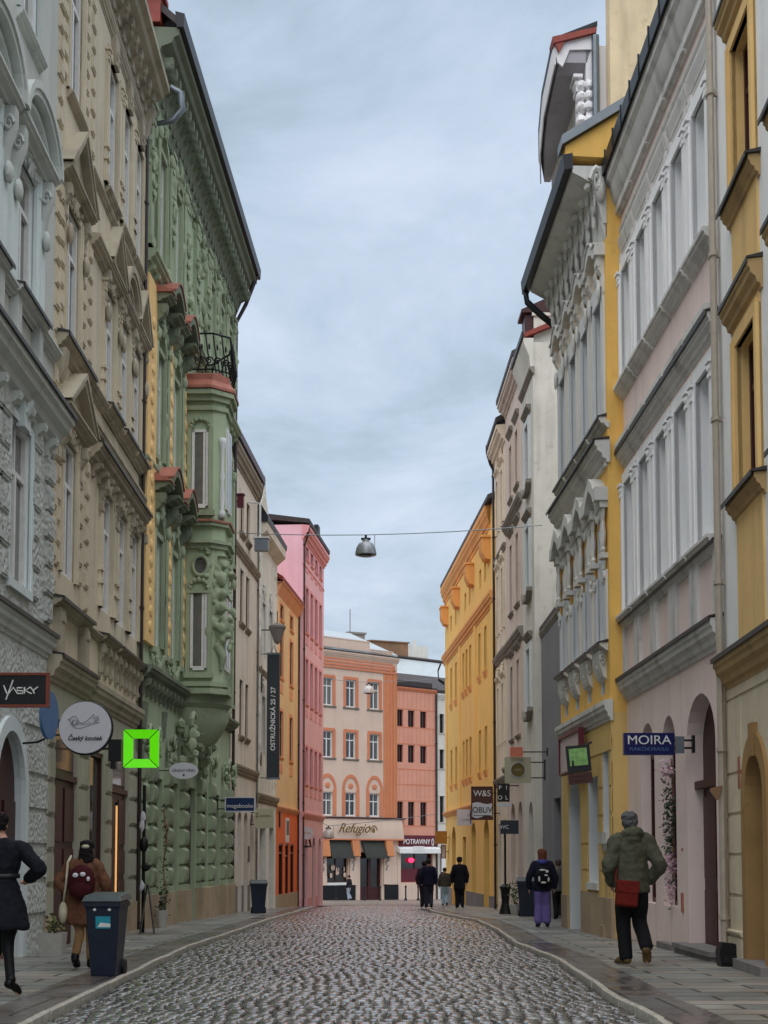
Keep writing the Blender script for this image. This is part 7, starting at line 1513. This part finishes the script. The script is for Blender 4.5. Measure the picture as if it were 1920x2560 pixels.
def simple(label, u, d, H, yaw, top, bot, hairc, long=.46, J=None, skirt=False):
    J = J or dict(WALK, aL=((-.15, -.01, .64), (-.14, .02, .5)), aR=((.15, -.01, .64), (.14, .02, .5)), head=(0, .01))
    P_, q, S = person(label, px(u, d), d, H, yaw, J, False)
    legs(P_, q, S, J, cloth('trousers_cloth', bot), (.06, .05, .042), False); shoes(P_, q, S, J, cloth('shoe_leather', (26, 24, 24)), False)
    coat(P_, q, S, J, cloth('jacket_cloth', top), [(long, 0, 0, .115, .085), (long + .03, 0, 0, .12, .09), (.62, 0, 0, .112, .08), (.75, 0, 0, .125, .08), (.81, 0, 0, .105, .065), (.85, 0, 0, .06, .05)], (.055, .048, .04), False)
    hair(P_, q, S, J, cloth('hair', hairc), CAP, False); return P_
simple('person in grey jacket half hidden by the mustard house corner', 1394, 35.5, 1.38, R(10), (92, 90, 92), (34, 32, 36), (80, 70, 64))
simple('person in a long black coat walking past the golden house', 1148, 51.5, 1.72, 0, (20, 20, 30), (22, 22, 30), (24, 22, 24), .36)
simple('broad person in dark navy jacket walking down the middle of the street', 1071, 52, 1.66, 0, (22, 24, 44), (44, 46, 60), (34, 30, 30), .45)
simple('person in dark maroon jacket just left of the navy jacket', 1060, 53.2, 1.6, 0, (46, 34, 46), (40, 38, 46), (30, 26, 26), .45)
simple('distant person in pale blue jeans by the golden house corner', 1111, 61, 1.5, 0, (70, 66, 60), (150, 176, 190), (60, 50, 40), .5)
simple('distant person in black jacket and pale jeans before the cafe window', 873, 99, 1.62, R(60), (34, 32, 40), (150, 156, 170), (40, 34, 32), .5)

# ================================================================== SKY, SUN, CAMERA
SUN_EL, SUN_AZ = R(70), R(190)
w = bpy.data.worlds.new('World'); scn.world = w; w.use_nodes = True; nt = w.node_tree; L = nt.links; nt.nodes.clear()
out = N(nt, 'ShaderNodeOutputWorld'); bg = N(nt, 'ShaderNodeBackground'); bg.inputs['Strength'].default_value = .1; L.new(bg.outputs[0], out.inputs[0])
sky = N(nt, 'ShaderNodeTexSky'); sky.sky_type = 'NISHITA'; sky.sun_disc = False; sky.sun_elevation = SUN_EL; sky.sun_rotation = SUN_AZ; sky.air_density = 1.5; sky.dust_density = 3
tc = N(nt, 'ShaderNodeTexCoord'); sp = N(nt, 'ShaderNodeSeparateXYZ'); L.new(tc.outputs['Generated'], sp.inputs[0])
mz = N(nt, 'ShaderNodeMath', operation='MAXIMUM'); mz.inputs[1].default_value = .03; L.new(sp.outputs['Z'], mz.inputs[0])
az = N(nt, 'ShaderNodeMath', operation='ADD'); az.inputs[1].default_value = .3; L.new(mz.outputs[0], az.inputs[0])
dx = N(nt, 'ShaderNodeMath', operation='DIVIDE'); L.new(sp.outputs['X'], dx.inputs[0]); L.new(az.outputs[0], dx.inputs[1]); dy = N(nt, 'ShaderNodeMath', operation='DIVIDE'); L.new(sp.outputs['Y'], dy.inputs[0]); L.new(az.outputs[0], dy.inputs[1])
cb = N(nt, 'ShaderNodeCombineXYZ'); L.new(dx.outputs[0], cb.inputs[0]); L.new(dy.outputs[0], cb.inputs[1])
mp = N(nt, 'ShaderNodeMapping'); mp.inputs['Scale'].default_value = (1.5, 1.5, 1); mp.inputs['Location'].default_value = (5.1, 2.6, 0); L.new(cb.outputs[0], mp.inputs[0])
n1 = N(nt, 'ShaderNodeTexNoise'); n1.inputs['Scale'].default_value = 1.7; n1.inputs['Detail'].default_value = 7; n1.inputs['Roughness'].default_value = .6; n1.inputs['Distortion'].default_value = .3; L.new(mp.outputs[0], n1.inputs['Vector'])
cr = N(nt, 'ShaderNodeValToRGB'); e = cr.color_ramp.elements; e[0].position = .36; e[1].position = .64
SK = 7.0
e[0].color = (*[v * 1 for v in srgb((138, 155, 168))], 1); e[1].color = (*srgb((180, 190, 206)), 1); q_ = e.new(.5); q_.color = (*srgb((162, 176, 192)), 1)
L.new(n1.outputs[0], cr.inputs[0])
sc_ = N(nt, 'ShaderNodeVectorMath', operation='SCALE'); sc_.inputs['Scale'].default_value = SK; L.new(cr.outputs[0], sc_.inputs[0])
mx = N(nt, 'ShaderNodeMix', data_type='RGBA'); mx.inputs['Factor'].default_value = .93; L.new(sky.outputs[0], mx.inputs['A']); L.new(sc_.outputs[0], mx.inputs['B']); L.new(mx.outputs['Result'], bg.inputs['Color'])
sun = bpy.data.lights.new('sun', 'SUN'); sun.energy = 1.5; sun.angle = R(95); sun.color = (1, .97, .93); so = bpy.data.objects.new('sun', sun); col.objects.link(so)
d = Vector((math.sin(SUN_AZ) * math.cos(SUN_EL), math.cos(SUN_AZ) * math.cos(SUN_EL), math.sin(SUN_EL))); so.rotation_euler = d.to_track_quat('Z', 'Y').to_euler(); so.location = (0, -5, 40)
cam = bpy.data.cameras.new('camera'); co = bpy.data.objects.new('camera', cam); col.objects.link(co); scn.camera = co
TH = R(4.4); co.location = (0, 0, CZ); co.rotation_euler = (math.pi / 2 + TH, 0, 0)
cam.sensor_fit = 'VERTICAL'; cam.sensor_height = 36; cam.lens = 3842 / 2560 * 36
cam.shift_y = (2140 - 3842 * math.tan(TH) - 1280) / 2560; cam.clip_end = 2000; cam.clip_start = .1
vs = scn.view_settings; vs.view_transform = 'Standard'; vs.look = 'None'; vs.gamma = 1; vs.exposure = 1.1
scn.render.film_transparent = False

# lettering as plain meshes
bpy.context.view_layer.update(); dg = bpy.context.evaluated_depsgraph_get()
for o in [o for o in bpy.data.objects if o.type == 'FONT']:
    me = bpy.data.meshes.new_from_object(o.evaluated_get(dg)); p = o.parent; mt = o.data.materials[0]
    n = bpy.data.objects.new('lettering', me); col.objects.link(n); n.parent = p; n.location = o.location; n.rotation_euler = o.rotation_euler; n.scale = o.scale
    if not me.materials: me.materials.append(mt)
    bpy.data.objects.remove(o)
